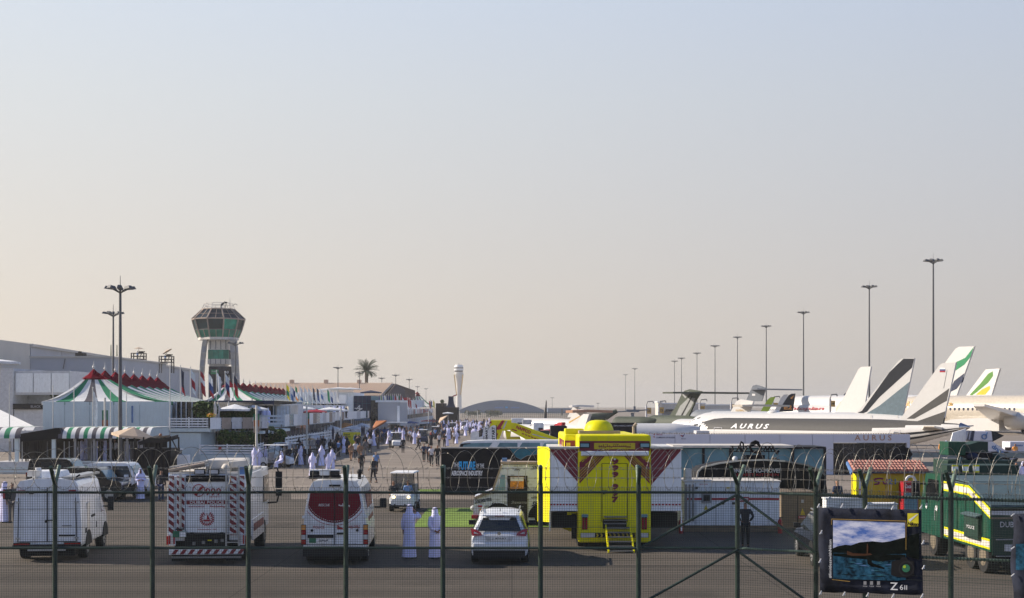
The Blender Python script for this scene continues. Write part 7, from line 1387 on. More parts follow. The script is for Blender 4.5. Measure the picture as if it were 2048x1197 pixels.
# ================================================================ awning hall in front of the first chalet
def awning():
 d = 101; k = d/FPX; z = lambda py: Z(py, d); x = lambda px: X(px, d); Wd = 3.0
 t = thing('striped_awning', 'long low barrel awning with white green and grey stripes before the pale chalet', 'awning', (0, 0, 0))
 def barrel(xa, xb, n, start, ydep=0.0, m0=0):
  cols = ['tentwhite', 'tentgreen', 'tentwhite', 'tentgrey']
  for i in range(n):
   a = xa+(xb-xa)*i/n; b = xa+(xb-xa)*(i+1)/n; mb = MB(); r0 = []; r1 = []
   for q in range(9):
    an = q/8*pi/2; yy = d+.9-.9*sin(pi/2-an)-0; yy = d+1.1*(1-cos(an)); zz = z(877.5)+(z(855.5)-z(877.5))*sin(an)
    r0.append((a, yy, zz)); r1.append((b, yy, zz))
   mb.loft([r0+[(a, d+6, z(855.5))], r1+[(b, d+6, z(855.5))]], cols[(i+m0) % 4], cap=(False, False), closed=False); mb.build('stripe', t)
 barrel(x(116), x(300), 22, 0, m0=3); barrel(x(-14), x(40), 5, 0, m0=3)
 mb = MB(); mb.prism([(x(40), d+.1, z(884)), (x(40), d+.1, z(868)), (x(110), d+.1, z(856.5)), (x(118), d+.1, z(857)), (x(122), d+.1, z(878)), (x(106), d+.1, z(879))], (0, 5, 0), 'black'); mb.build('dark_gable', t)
 for p in (31, 105, 148, 186, 219, 252, 281):
  mb = MB(); mb.box((x(p), d+.3, z(877)/2), (.28 if p < 120 else .14, .16, z(878)), 'pale' if p < 120 else 'grey'); mb.build('post', t)
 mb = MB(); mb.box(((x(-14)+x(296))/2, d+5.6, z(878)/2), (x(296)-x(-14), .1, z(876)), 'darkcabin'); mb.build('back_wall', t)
 mb = MB(); mb.box(((x(150)+x(184))/2, d+3, z(880)/2), (x(184)-x(150), .1, z(880)), 'steel'); mb.build('inner_partition', t)
 mb = MB(); rd2 = random.Random(2)
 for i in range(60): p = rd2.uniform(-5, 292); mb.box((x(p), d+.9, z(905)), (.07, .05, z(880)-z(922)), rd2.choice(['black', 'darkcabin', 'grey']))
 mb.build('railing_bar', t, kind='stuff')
 fl = MB(); fl.box(((x(-14)+x(262))/2, d+2.8, .45), (x(262)-x(-14), 5.6, .9), 'lightgrey'); fl.build('platform', t)
 mb = MB(); rail(mb, (x(108), d-.3), (x(262), d-.3), z(948), z(921), 5, 'pale', posts=2.2); mb.build('front_rail', t)
 mb = MB(); rail(mb, (x(-14), d-.3), (x(104), d-.3), z(953), z(933), 3, 'pale', posts=3); mb.build('front_rail', t)
 d2 = 104; t = thing('white_marquee', 'sloping white tent roof rising at the left edge behind the awning', 'tent', (0, 0, 0)); z2 = lambda py: Z(py, d2); x2 = lambda px: X(px, d2)
 mb = MB(); q2 = lambda p, y_, dd: (X(p, dd), dd, Z(y_, dd)); mb.prism([q2(-150, 862, 110), q2(66, 861.5, 110), q2(-4, 827, 116), q2(-110, 822, 116)], (0, .5, .3), 'tentwhite'); mb.build('roof', t)
 mb = MB()
 for p in (10, 30, 50): mb.bar(q2(p, 861, 109.9), q2(p-45, 836, 114), .06, 'lightgrey')
 mb.build('roof_seam', t, kind='stuff')
awning()
def stage():
 d = 92; k = d/FPX; z = lambda py: Z(py, d); x = lambda px: X(px, d); t = thing('camera_stage', 'black draped camera stage with a ragged canopy right of the striped awning', 'stage', (0, 0, 0))
 mb = MB(); n = 26; r0 = []; r1 = []
 for i in range(n+1): p = x(266)+(x(341)-x(266))*i/n; r0.append((p, d+.06*sin(i*1.9), 0.02)); r1.append((p, d+.04*sin(i*1.9+.6), z(897)))
 mb.loft([r0, r1], 'black', cap=(False, False), closed=False); mb.prism([(x(266), d+.05, .02), (x(341), d+.05, .02), (x(341), d+.05, z(898)), (x(266), d+.05, z(898))], (0, 2.6, 0), 'black'); mb.build('drape', t)
 for p in (268, 296, 322, 340):
  for yy in (.1, 2.4): mb = MB(); mb.bar((x(p), d+yy, z(898)), (x(p), d+yy, z(876)), .09, 'truss'); mb.build('frame_post', t)
 for u_, v_ in (((x(340), d+.1, z(873)), (x(354), d+.1, z(901))), ((x(352), d+.1, z(901)), (x(352), d+.1, .1))): mb = MB(); mb.bar(u_, v_, .07, 'truss'); mb.build('brace', t)
 mb = MB(); mb.prism([(x(276), d, z(885)), (x(300), d, z(875)), (x(326), d, z(878)), (x(342), d, z(874)), (x(342), d, z(882)), (x(326), d, z(887)), (x(300), d, z(886)), (x(280), d, z(891))][::-1], (0, 2, .1), 'darkcabin'); mb.box((x(322), d+.6, z(874.5)), (.75, .9, .12), 'brown', ry=-.15); mb.build('canopy', t)
 c = thing('camera_operator', 'crouching camera operator on the black draped stage', 'person', (x(309), d+.8, z(898))); mb = MB(); mb.cyl((0, 0, 0), (0, 0, .4), .2, .22, 'darkcloth'); mb.cyl((0, 0, .4), (.15, 0, .8), .2, .15, 'darkcloth'); mb.sph((.2, 0, .93), .11, 'skin'); mb.cyl((.1, 0, .7), (-.4, -.1, .6), .06, m='tancloth', n=6); mb.build('body', c)
 c = thing('broadcast_camera', 'black broadcast camera on the draped stage', 'camera', (x(318), d+.5, z(898))); mb = MB(); mb.cyl((0, 0, 0), (0, 0, .5), .06, m='black', n=6); mb.box((0, 0, .62), (.5, .3, .28), 'black'); mb.build('camera', c)
 g = golf_cart(372, 950, 'small utility buggy with a white box behind the draped stage', 'lightgrey', light=False, rz=R(75), detail=False)
 b = MB(); b.box((X(366, 93), 93, 1.15), (.8, .8, 1.15), 'canopy'); tag(bevel(b.build('white_box'), .02), 'white printed box standing on the buggy behind the rescue truck', 'box')
stage()
for i, (px, py, a, nm) in enumerate([(585, 936, 80, 'long white-roofed buggy parked at the terraces, nearest one'), (603, 930, 75, 'white-roofed buggy parked right behind the nearest one'), (795, 897, 10, 'small white cart in the middle of the crowd'), (845, 888, 0, 'dark blue buggy driving up the street, left of the pair'), (870, 878, 0, 'dark buggy driving up the street, right of the pair'), (846, 868, 5, 'large white-roofed buggy behind the dark blue one'), (790, 872, 20, 'white-roofed buggy in front of the grey chalet'), (930, 862, 5, 'white-roofed buggy in the far crowd under the hangar'), (905, 866, 0, 'small buggy left of the white feather banners'), (655, 905, 80, 'buggy half hidden behind the dark group of people')]):
 golf_cart(px, py, nm, 'navy' if 'dark' in nm[:12] else 'canopy', light=False, rz=R(a), detail=False)
for px in (574, 592, 608, 620):   # long shuttle rows: passengers in the parked buggies
 person(px, 931, 'suit', 'stand', 'driver in black standing among the parked buggies', {}, rc.random()*6, group='drivers among the buggies', s=.95)
# yellow and blue signs
def board(px0, px1, py0, py1, d, m, lab, cat='sign', leg=True):
 k = d/FPX; t = thing('sign_board', lab, cat, (X((px0+px1)/2, d), d, 0)); w = (px1-px0)*k; mb = MB(); mb.box((0, 0, (Z(py0, d)+Z(py1, d))/2), (w, .12, (py1-py0)*k), m); p = mb.build('panel', t)
 if leg:
  for s in (-1, 1): mb = MB(); mb.box((s*w*.42, .1, Z(py1, d)/2), (.08, .08, Z(py1, d)), 'steel'); mb.build('leg', t)
 return t, p, k
t, p, k = board(686, 721, 865, 893, 165, 'nikyellow', 'yellow event sign with black text and a white phone picture')
txt('Etihad', (-.6, -.08, Z(869.5, 165)), .7, .2, 'black', p, bold=.02); txt('Nation', (-.55, -.08, Z(873.5, 165)), .85, .2, 'black', p, bold=.02)
for i in range(4): txt('global services', (-.5, -.08, Z(879+i*3, 165)), .8, .1, 'grey', p)
mb = MB(); mb.box((.45, -.08, Z(876, 165)), (.45, .03, .6), 'canopy', ry=.2); mb.build('phone_picture', p)
t, p, k = board(751, 778, 859, 878, 200, 'blue', 'blue exhibitor sign left of the middle crowd'); txt('WELCOME', (0, -.08, Z(867, 200)), 1.3, .25, 'lightgrey', p)
board(875, 891, 848, 857, 300, 'blue', 'small blue sign in the far street under the red parasol'); board(898, 914, 845, 851, 340, 'nikyellow', 'small yellow sign in the far street, left one'); board(921, 936, 843, 851, 340, 'nikyellow', 'small yellow sign in the far street, right one'); board(815, 834, 856, 872, 260, 'lightgrey', 'pale grey board by the white-robed man in mid street')
# ---- coach
def coach():
 d = 88; k = d/FPX; z = lambda py: Z(py, d); x = X(918, d); L = 10.5; t = thing('coach', 'white long distance coach with dark side glass behind the black hoarding', 'coach', (x, d, 0)); u = lambda px: X(px, d)-x
 pr = [(.35, .4), (.1, 1.2), (0, z(892)), (.15, z(886)), (.5, z(883)), (1.5, z(881.5)), (L, z(881)), (L, .4)]
 mb = MB(); mb.prism([(a, 0, b) for a, b in pr][::-1], (0, 2.5, 0), 'vanwhite'); bevel(mb.build('body', t), .12)
 mb = MB(); mb.prism([(.12, -.02, z(893)), (.35, -.02, z(887)), (u(985), -.02, z(886)), (u(976), -.02, z(897)), (.12, -.02, z(898))][::-1], (0, .03, 0), 'bluegl'); mb.build('side_window', t)
 for a, b in ((992, 1035), (1037, 1080), (1082, 1128)):
  mb = MB(); mb.prism([(u(a), -.02, z(898)), (u(a)+.25, -.02, z(886)), (u(b), -.02, z(886)), (u(b), -.02, z(898))], (0, .03, 0), 'bluegl'); mb.build('side_window', t)
 mb = MB(); mb.prism([(.02, -.03, z(897)), (.1, -.03, z(888)), (u(941), -.03, z(886.5)), (u(941), -.03, z(888)), (.3, -.03, z(890)), (.2, -.03, z(897))][::-1], (0, .02, 0), 'black'); mb.build('window_rim', t)
 for q in (2.2, 8): w = MB(); w.cyl((q, -.03, .5), (q, .3, .5), .5, m='tyre', n=16); w.build('wheel', t)
coach()
def feather(px0, px1, py0, py1, d, lab, txt_=None):
 k = d/FPX; t = thing('feather_banner', lab, 'banner', (X((px0+px1)/2, d), d, 0)); w = (px1-px0)*k; z0, z1 = Z(py1, d), Z(py0, d); h = z1-z0
 mb = MB(); pts = [(-w/2, 0, z0), (w/2, 0, z0), (w/2, 0, z1-.1)]+[(w/2-w*sin(a)*1.0, 0, z1-h*.35*(1-cos(a))) for a in (.3, .7, 1.1, 1.5)]; mb.prism(pts, (0, .03, 0), 'canopy'); mb.build('cloth', t)
 mb = MB(); mb.cyl((w/2+.03, .02, 0), (w/2+.03, .02, z1), .03, m='plastic', n=6); mb.build('pole', t)
 if txt_: txt(txt_, (w*.15, -.02, (z0+z1)/2), h*.75, w*.4, 'jetdark', t, ry=-pi/2, bold=.03)
feather(941, 958, 862, 884, 102, 'low rounded white feather banner left of the tall one'); feather(966, 977, 851, 884, 104, 'white tall banner, left of the two tall ones', 'SMART'); feather(977, 992, 850, 884, 100, 'white tall banner with START lettering', 'START'); feather(957, 967, 873, 884, 99, 'tiny white banner tip between the feather banners')
# ---- yellow boarding stairs truck
def stairs():
 d = 112; k = d/FPX; z = lambda py: Z(py, d); x = X(1040, d); u = lambda px: X(px, d)-x; t = thing('boarding_stairs', 'yellow aircraft stairs vehicle with red lettering above the coach', 'boarding stairs', (x, d, 0))
 P = lambda l, dy, dep, m, nm, par=t: (lambda b: (b.prism([(u(a), dy, z(c)) for a, c in l], (0, dep, 0), m), b.build(nm, par))[1])(MB())
 a = P([(978, 866), (982, 841), (1023, 841), (1023, 860), (1010, 862), (992, 862)][::-1], 0, 2.4, 'yellow', 'top_cabin')
 P([(1004, 841), (1010, 841), (999, 860), (990, 860)][::-1], -.03, .02, 'red', 'red_band', a); P([(1012, 842), (1015, 842), (1008, 858), (1005, 858)][::-1], -.03, .02, 'lightgrey', 'grey_band', a)
 P([(990, 856), (1003, 856), (1003, 859), (988, 859)][::-1], -.04, .02, 'red', 'red_band', a); mb = MB(); mb.prism([(u(979), -.04, z(847)), (u(984), -.04, z(847)), (u(981.5), -.04, z(842.5))], (0, .01, 0), 'red'); mb.build('triangle_mark', a)
 b = P([(1023, 846), (1032, 847), (1125, 881), (1125, 884), (1060, 884), (1020, 862)][::-1], .1, 2.2, 'yellow', 'stair_side')
 txt('NAFFCO', (u(1047), .06, z(860)), 31*k, 7*k, 'red', b, ry=R(22), bold=.05)
 P([(1023, 858), (1034, 861), (1034, 863.5), (1023, 860)][::-1], .07, .02, 'red', 'red_band', b)
 for i in range(7): q = i; P([(1044+q*6, 866.5+q*2.25), (1048.5+q*6, 868+q*2.25), (1048.5+q*6, 870+q*2.25), (1044+q*6, 868.5+q*2.25)][::-1], .07, .02, 'red', 'dash', b)
 P([(1066, 868), (1110, 881), (1110, 882.5), (1064, 869.5)][::-1], .07, .02, 'lightgrey', 'grey_band', b)
 P([(992, 862), (1005, 862), (998, 880), (990, 882), (988, 872)][::-1], .2, 2, 'yellow', 'support_leg'); P([(988, 864), (996, 868), (992, 880), (989, 882)][::-1], .1, .1, 'red', 'red_band'); P([(1010, 862), (1022, 864), (1020, 884), (1014, 884)][::-1], .3, 2, 'yellow', 'support_leg'); P([(1016, 875), (1040, 875), (1046, 890), (1012, 890)][::-1], .2, 2, 'yellow2', 'cab')
 mb = MB(); mb.box((u(1055), 1.2, .8), (9, 2, .5), 'plastic'); mb.build('chassis', t)
 for q in (1010, 1095): w = MB(); w.cyl((u(q), 0, .5), (u(q), .3, .5), .5, m='tyre', n=14); w.build('wheel', t)
stairs()
# ---- black banner, vehicles of the aircraft park seen between
def darkbanner():
 d = 128; k = d/FPX; t, p, k = board(1192, 1273, 846, 872, d, 'black', 'black exhibitor banner with white lettering over the white wall'); txt('NAFFCO', (-1.0, -.08, Z(851.5, d)), 25*k, 5*k, 'whiteprint', p, bold=.05); txt('EMPOWERING AIRPORTS', (.75, -.08, Z(852, d)), 42*k, 3*k, 'lightgrey', p)
darkbanner()
# ---- the white exhibition wall with lettering
def auruswall():
 d = 100; k = d/FPX; z = lambda py: Z(py, d); x = X(1222, d); u = lambda px: X(px, d)-x; t = thing('exhibition_wall', 'long white exhibition wall with copper letters and a black glass front', 'wall', (x, d, 0))
 edges = [1222, 1285, 1350, 1420, 1490, 1560, 1625, 1667]
 for a, b in zip(edges, edges[1:]): mb = MB(); mb.box(((u(a)+u(b))/2, .3, z(869)/2), (u(b)-u(a)-.03, .6, z(869)), 'whitewall'); mb.build('wall_panel', t)
 mb = MB(); mb.box(((u(1667)+u(1820))/2, .3, (z(869)+z(886))/2), (u(1820)-u(1667), .6, z(869)-z(886)), 'whitewall'); mb.box((u(1817), .3, z(886)/2), (6*k, .6, z(886)), 'whitewall'); mb.build('portal', t)
 for i in range(7): mb = MB(); mb.box((u(1668)+(u(1814)-u(1668))*(i+.5)/7, .4, z(887)/2), ((u(1814)-u(1668))/7-.05, .2, z(887)), 'glassdark'); mb.build('glass_panel', t)
 txt('A U R U S', (u(1746), -.02, z(876)), 74*k, 11*k, 'copper', t, bold=.012)
 mb = MB()
 for i in range(120): mb.box((u(1222)+(u(1820)-u(1222))*(i+.5)/120, .1, z(868)), (2.4*k, .15, 1.6*k), 'brown')
 mb.build('top_fringe', t, kind='stuff')
 txt('BIKAR', (u(1319), -.02, z(869.5)), 12*k, 3*k, 'purple', t); txt('COMBANK OF RUSSIA', (u(1331), -.02, z(875.5)), 38*k, 3*k, 'navy', t)
 for yy in (869.5, 874.5): mb = MB(); mb.prism([(u(1306), -.02, z(yy-1)), (u(1310), -.02, z(yy-1)), (u(1309), -.02, z(yy+1.5))][::-1], (0, .01, 0), 'red'); mb.build('small_mark', t)
 mb = MB(); mb.prism([(u(1358), -.02, z(870)), (u(1363), -.02, z(873)), (u(1370), -.02, z(868)), (u(1366), -.02, z(875))][::-1], (0, .01, 0), 'blue'); mb.prism([(u(1360), -.03, z(870)), (u(1364), -.03, z(874)), (u(1367), -.03, z(872))][::-1], (0, .01, 0), 'red'); mb.build('wing_logo', t, kind='stuff'); txt('MADE IN RUSSIA', (u(1367), -.02, z(878)), 9*k, 2*k, 'navy', t)
 d = 82; k = d/FPX; c = thing('scalloped_disc', 'black scalloped disc sign standing before the black glass front', 'sign', (X(1802, d), d, 0)); mb = MB(); n = 36; zc = Z(909, d); pts = [((22*k+1.2*k*cos(9*2*pi*i/n))*cos(2*pi*i/n), 0, zc+(17*k+1.2*k*cos(9*2*pi*i/n))*sin(2*pi*i/n)) for i in range(n)]; mb.prism(pts[::-1], (0, .2, 0), 'black'); mb.build('disc', c); mb = MB(); mb.box((0, .1, zc/2), (.15, .1, zc), 'black'); mb.build('post', c)
 mb = MB(); d = 96; rail(mb, (X(1822, d), d), (X(2060, d), d), 0, 1.9, 3, 'barrier', posts=2.4); mb.box((X(1850, d), d, 1.93), (X(1890, d)-X(1815, d), .12, .12), 'offwhite'); tag(mb.build('metal_barrier'), 'grey metal barrier between the white wall and the right edge', 'barrier')
mat('whitewall', (.60, .60, .68), rough=.7, var=.03, scale=.3)
auruswall()
# ================================================================ aircraft
def ray(px, py, P0, u):
 a = (px-CX)/FPX; b = (py-HY)/FPX; n = Vector((-u[1], u[0])); s = n.dot(Vector((P0[0], P0[1])))/(n.x*a+n.y); return ((a*s-P0[0])*u[0]+(s-P0[1])*u[1], CH-b*s)
class Plane:
 def __init__(s, name, label, nose, tail, zc, R_, body='jetwhite', paint=None, cockpit=True, cat='aircraft', flat=1.0, tup=.55, fl=None, ck=((.022, .033), (.036, .048), (.051, .064)), hl=.3, hh_=.7):
  s.P0 = Vector((X(nose[0], nose[1]), nose[1], 0)); P1 = Vector((X(tail[0], tail[1]), tail[1], 0)); s.L = (P1-s.P0).length; s.u = ((P1-s.P0)/s.L)
  s.rz = math.atan2(s.u.y, s.u.x); s.t = thing(name, label, cat, s.P0, s.rz); s.zc = zc; s.R = R_; L = s.L; n = 28
  F = [(0, .04, -.30), (.006, .22, -.28), (.02, .45, -.20), (.04, .66, -.12), (.065, .83, -.05), (.10, .95, -.01), (.14, 1, 0), (.25, 1, 0), (.35, 1, 0), (.45, 1, 0), (.55, 1, 0), (.64, 1, 0), (.72, .95, .04), (.80, .80, .14), (.87, .62, .27), (.93, .42, .40), (.97, .28, .49), (1, .14, tup)]
  if fl: F = fl
  FF = []
  for (a, b) in zip(F, F[1:]):
   for q in range(3): FF.append(tuple(a[j]+(b[j]-a[j])*q/3 for j in range(3)))
  FF.append(F[-1]); s.F = F
  rings = [[(f*L, -R_*r*cos(2*pi*i/n), zc+R_*o+R_*r*sin(2*pi*i/n)) for i in range(n)] for f, r, o in FF]
  mb = MB(); mb.loft(rings, body if paint is None else (lambda k, i: paint(FF[k][0], sin(2*pi*(i+.5)/n), body)), cap=(True, True)); mb.build('fuselage', s.t)
  if cockpit:
   def rad(f):
    for (a, b) in zip(FF, FF[1:]):
     if a[0] <= f <= b[0]: q = (f-a[0])/(b[0]-a[0]); return a[1]+(b[1]-a[1])*q, a[2]+(b[2]-a[2])*q
    return 1, 0
   for f0, f1 in ck:
    o = MB(); pts = []
    for f, h in ((f0, hl), (f1, hl), (f1, hh_), (f0+(f1-f0)*.4, hh_)): r, of = rad(f); pts.append((f*L, -R_*r*math.sqrt(1-h*h)-.05, zc+R_*(of+r*h)))
    o.prism(pts, (0, .08, 0), 'glass'); o.build('cockpit_window', s.t)
  for f in (.09, .5):
   for yy in ((-1,) if f > .4 else (0,)):
    o = MB(); o.cyl((f*L, yy, zc-R_*.9), (f*L, yy, .45), .12, m='alu', n=6); o.cyl((f*L, yy-.25, .45), (f*L, yy+.25, .45), .45, m='tyre', n=14); o.build('landing_gear', s.t)
 def poly(s, name, pts, th=.3, m='jetwhite', off=0.0, parent=None, y0=0.0):
  q = [ray(px, py, s.P0, s.u) for px, py in pts]
  ar = sum(a[0]*b[1]-b[0]*a[1] for a, b in zip(q, q[1:]+q[:1]))
  if ar < 0: q = q[::-1]
  mb = MB(); mb.prism([(a, -th/2-off+y0, b) for a, b in q], (0, th+2*off, 0), m); return mb.build(name, parent or s.t)
 def fpx(s, px): return ray(px, HY, s.P0, s.u)[0]/s.L
 def windows(s, f0, f1, n, h=.12, m='glass', w=.25, hh=.4):
  mb = MB(); r = s.R*1.004
  for i in range(n):
   x = (f0+(f1-f0)*(i+.5)/n)*s.L; z = s.zc+s.R*h; y = -r*math.sqrt(1-h*h); mb.prism([(x+w/2*cos(a), y-.02, z+hh/2*sin(a)) for a in [2*pi*k/8 for k in range(8)]], (0, .05, 0), m)
  mb.build('window_row', s.t, kind='stuff')
 def door(s, f, w, h0, h1, m='steel'):
  mb = MB(); r = s.R*1.006; pts = lambda h: (-(r)*math.sqrt(max(0, 1-h*h))-.01, s.zc+s.R*h); x = f*s.L; y0, z0 = pts(h0); y1, z1 = pts(h1); ym, zm = pts((h0+h1)/2)
  for a, b in (((x, y0, z0), (x, ym, zm)), ((x, ym, zm), (x+.1, y1, z1)), ((x+w, y0, z0), (x+w, ym, zm)), ((x+w, ym, zm), (x+w+.1, y1, z1)), ((x, y0, z0), (x+w, y0, z0)), ((x+.1, y1, z1), (x+w+.1, y1, z1))): mb.bar(a, b, .07, m)
  mb.build('door_outline', s.t)
 def text(s, body, px0, px1, py, hpx, m, bold=.02, shear=0):
  xa, z = ray(px0, py, s.P0, s.u); xb, _ = ray(px1, py, s.P0, s.u); xc = (xa+xb)/2; d = s.P0.y+s.u.y*xc; k = d/FPX; hgt = z-s.zc
  xa -= 0; hgt = max(-s.R*.9, min(s.R*.9, hgt)); y = -s.R*1.012*math.sqrt(1-(hgt/s.R)**2)
  o = txt(body, (xc, y-.01, s.zc+hgt), xb-xa, hpx*k, m, s.t, bold=bold, shear=shear); tilt = math.asin(hgt/s.R/1.0); o.rotation_euler = (pi/2-tilt, 0, 0); return o
 def wing(s, f, span, chord, sweep, z, m='jetwhite', nm='wing', tip=.35, dih=.05, side=(-1, 1), th=.35):
  for sd_ in side:
   x = f*s.L; a = [(x, 0), (x+chord, 0), (x+sweep+chord*tip, span), (x+sweep, span)]
   mb = MB(); vs = [(p[0], sd_*p[1], z+p[1]*dih+(th/2 if p[1] == 0 else th/6)) for p in a]+[(p[0], sd_*p[1], z+p[1]*dih-(th/2 if p[1] == 0 else th/6)) for p in a]
   mb.add(vs, [(0,1,2,3),(7,6,5,4),(0,4,5,1),(1,5,6,2),(2,6,7,3),(3,7,4,0)], m); mb.build(nm, s.t)
 def engine(s, f, y, z, r, l, m='jetwhite'):
  n = 16; x = f*s.L; rg = lambda rr, xx: [(x+xx, y+rr*cos(2*pi*i/n), z+rr*sin(2*pi*i/n)) for i in range(n)]
  mb = MB(); mb.loft([rg(r*.8, .25), rg(r*.98, 0), rg(r, l*.3), rg(r*.85, l*.8), rg(r*.6, l)], m); mb.build('engine', s.t)
# grey and white jet in front, lettered
def pA(f, h, b):
 if f < .065: return b
 lim = .18 if f < .6 else .18+(f-.6)*1.6
 if f < .11: lim = .18+(.11-f)*12
 if h > lim: return 'jetgrey'
 if f > .70 and -.12 < h < .06: return 'jetdark'
 if f > .66 and -.62 < h < -.45: return 'jetdark'
 return b
A = Plane('airliner', 'grey topped white jet with white lettering and a small flag on its tail', (1383, 168), (1932, 142), 1.85, 1.78, 'jetwhite', pA)
A.poly('tail_fin', [(1802, 838), (1880, 731), (1886, 727), (1913, 725.5), (1886.5, 849), (1845, 849)], .3, 'jetwhite')
A.poly('fin_stripe', [(1815, 838), (1900, 777), (1895, 802), (1830, 838)], .3, 'jetgrey', .012); A.poly('fin_stripe', [(1830, 845), (1892, 823), (1887, 847), (1832, 848)], .3, 'jetgrey', .014)
for i, m in enumerate(('whiteprint', 'blue', 'red')): A.poly('flag_band', [(1881, 736+i*3), (1892, 736+i*3), (1892, 739+i*3), (1881, 739+i*3)], .3, m, .016)
A.poly('fin_joint', [(1888.5, 777), (1889.2, 777), (1896, 740), (1895.4, 740)], .3, 'jetdark', .013)
A.text('A U R U S', 1478, 1553, 852, 11, 'whiteprint', .03, .2); A.door(.13, 1.1, -.75, .35, 'lightgrey'); A.door(.78, 1.2, -.2, .35, 'lightgrey')
A.wing(.86, 4.3, 2.6, 2.6, 2.6, 'cream', 'tailplane', .45, .08, (-1, 1)); A.wing(.42, 13, 4.5, 6, .9, 'jetwhite', 'wing', .3, .06, (1,))
o = MB(); o.cyl((A.L*.985, 0, 1.85+.95), (A.L*1.012, 0, 1.85+1.0), .52, .10, 'chrome', n=16); o.build('tail_cone', A.t)
for px in (1740, 1792): A.poly('antenna', [(px, 837), (px+6, 837), (px+4, 831), (px+2, 831)], .1, 'jetwhite')
# white jet with dark banded tail behind it
def pB(f, h, b): return 'jetdark' if (.1 < f < .75 and .30 < h < .38) else b
B = Plane('airliner', 'white jet with a dark and blue-grey banded tail behind the lettered jet', (1372, 196), (1850, 170), 1.9, 2.35, 'jetwhite', pB, ck=((.03, .045), (.05, .07), (.075, .1)), hl=.2, hh_=.72)
B.poly('tail_fin', [(1692, 838), (1720, 820), (1798, 722), (1806, 717.5), (1830, 717), (1806, 835), (1800, 842)], .3, 'jetwhite')
B.poly('fin_stripe', [(1693, 837), (1725, 822), (1780, 745), (1808, 718), (1829.5, 718), (1825, 736), (1760, 795), (1735, 824), (1700, 837.5)], .3, 'jetdark', .012); B.poly('fin_stripe', [(1718, 837), (1760, 812), (1820, 764), (1806, 835)], .3, 'jetmid', .013)
B.text('', 0, 1, 0, 1, 'gold') if False else None
o = MB(); o.sph((B.L*.40, 0, B.zc+B.R*.95), .9, 'jetwhite', 12, 7, .45); o.build('radome_bump', B.t)
# plain white tail, further back
Cp = Plane('airliner', 'all white jet whose plain fin rises left of the banded tail', (1440, 262), (1752, 228), 1.6, 2.2, 'jetwhite')
Cp.poly('tail_fin', [(1662, 830), (1675, 822), (1718, 739), (1724, 734), (1743, 733.5), (1729, 822), (1726, 830)], .3, 'jetwhite')
# tail with green and navy wave
Dp = Plane('airliner', 'big airliner with a green and navy waved tail behind the small flag tail', (1560, 345), (1948, 290), 4.5, 3.1, 'jetwhite')
Dp.poly('tail_fin', [(1800, 800), (1850, 790), (1890, 728), (1912, 698), (1919, 694), (1950, 693), (1914, 793)], .4, 'jetwhite')
Dp.poly('fin_stripe', [(1913, 725), (1932, 716), (1949, 694), (1942, 715), (1930, 730), (1909, 744)], .4, 'emgreen', .02); Dp.poly('fin_stripe', [(1902, 778), (1910, 762), (1930, 747), (1925, 764), (1915, 778), (1901, 785)], .4, 'navy', .02)
# cream airliner at the right edge
E_ = Plane('airliner', 'cream airliner with a row of windows filling the right edge', (1760, 280), (2420, 225), 4.1, 3.0, 'cream', fl=[(0, .05, -.3), (.03, .5, -.1), (.08, .85, 0), (.14, 1, 0), (.3, 1, 0), (.45, 1, 0), (.6, 1, 0), (.75, .9, .1), (.9, .5, .3), (1, .1, .5)])
E_.windows(E_.fpx(1915), E_.fpx(2052), 15, .12, 'navy', .42, .62); E_.door(E_.fpx(1893), 1.9, -.45, .32, 'tan')
o = MB(); x_, z_ = ray(1919, 811, E_.P0, E_.u)
for q, m in ((-.35, 'red'), (0, 'gold'), (.35, 'gold')): o.box((x_, -3.0*math.sqrt(1-((z_-4.1)/3)**2)-.05, z_+q), (1.1-abs(q), .03, .25), m)
o.build('falcon_emblem', E_.t)
E_.text('ETIHAD', 1795, 1850, 809, 14, 'gold', .02)
E_.wing(E_.fpx(1985), 26, 9, 14, 2.6, 'jetwhite', 'wing', .25, .10, (-1,), 1.2); E_.poly('wing_fairing', [(1900, 846), (1925, 839), (1985, 836), (2020, 840), (2020, 862), (1940, 862), (1905, 856)], 3.0, 'jetwhite', .2, None, -1.8)
E_.engine(E_.fpx(2075), -9, 2.3, 1.6, 6)
# green leaf tail and red lettered airliner
Fp = Plane('airliner', 'airliner showing a green and yellow leaf on its white tail at the right', (1760, 430), (2020, 330), 4.5, 3.0, 'jetwhite')
Fp.poly('tail_fin', [(1918, 800), (1934, 791), (1966, 748), (1973, 739), (2001, 737.5), (1983, 795)], .4, 'jetwhite'); Fp.poly('fin_leaf', [(1941, 790), (1962, 768), (1978, 748), (1987, 743), (1988, 752), (1978, 766), (1955, 785), (1946, 791)], .4, 'ethgreen', .02); Fp.poly('fin_leaf', [(1953, 790), (1966, 779), (1981, 772), (1982, 778), (1972, 790)], .4, 'ethyellow', .02)
Gp = Plane('airliner', 'white airliner with red lettering partly hidden behind the row of signs', (1530, 345), (1780, 310), 2.4, 3.0, 'jetwhite')
Gp.windows(.05, .5, 24, .55, 'glass', .3, .4); Gp.text('Ethiopian', 1578, 1662, 818, 11, 'red', .03)
Hp = Plane('airliner', 'cream airliner strip left of the banded tail', (1680, 320), (1790, 300), 4.0, 2.6, 'cream', cockpit=False)
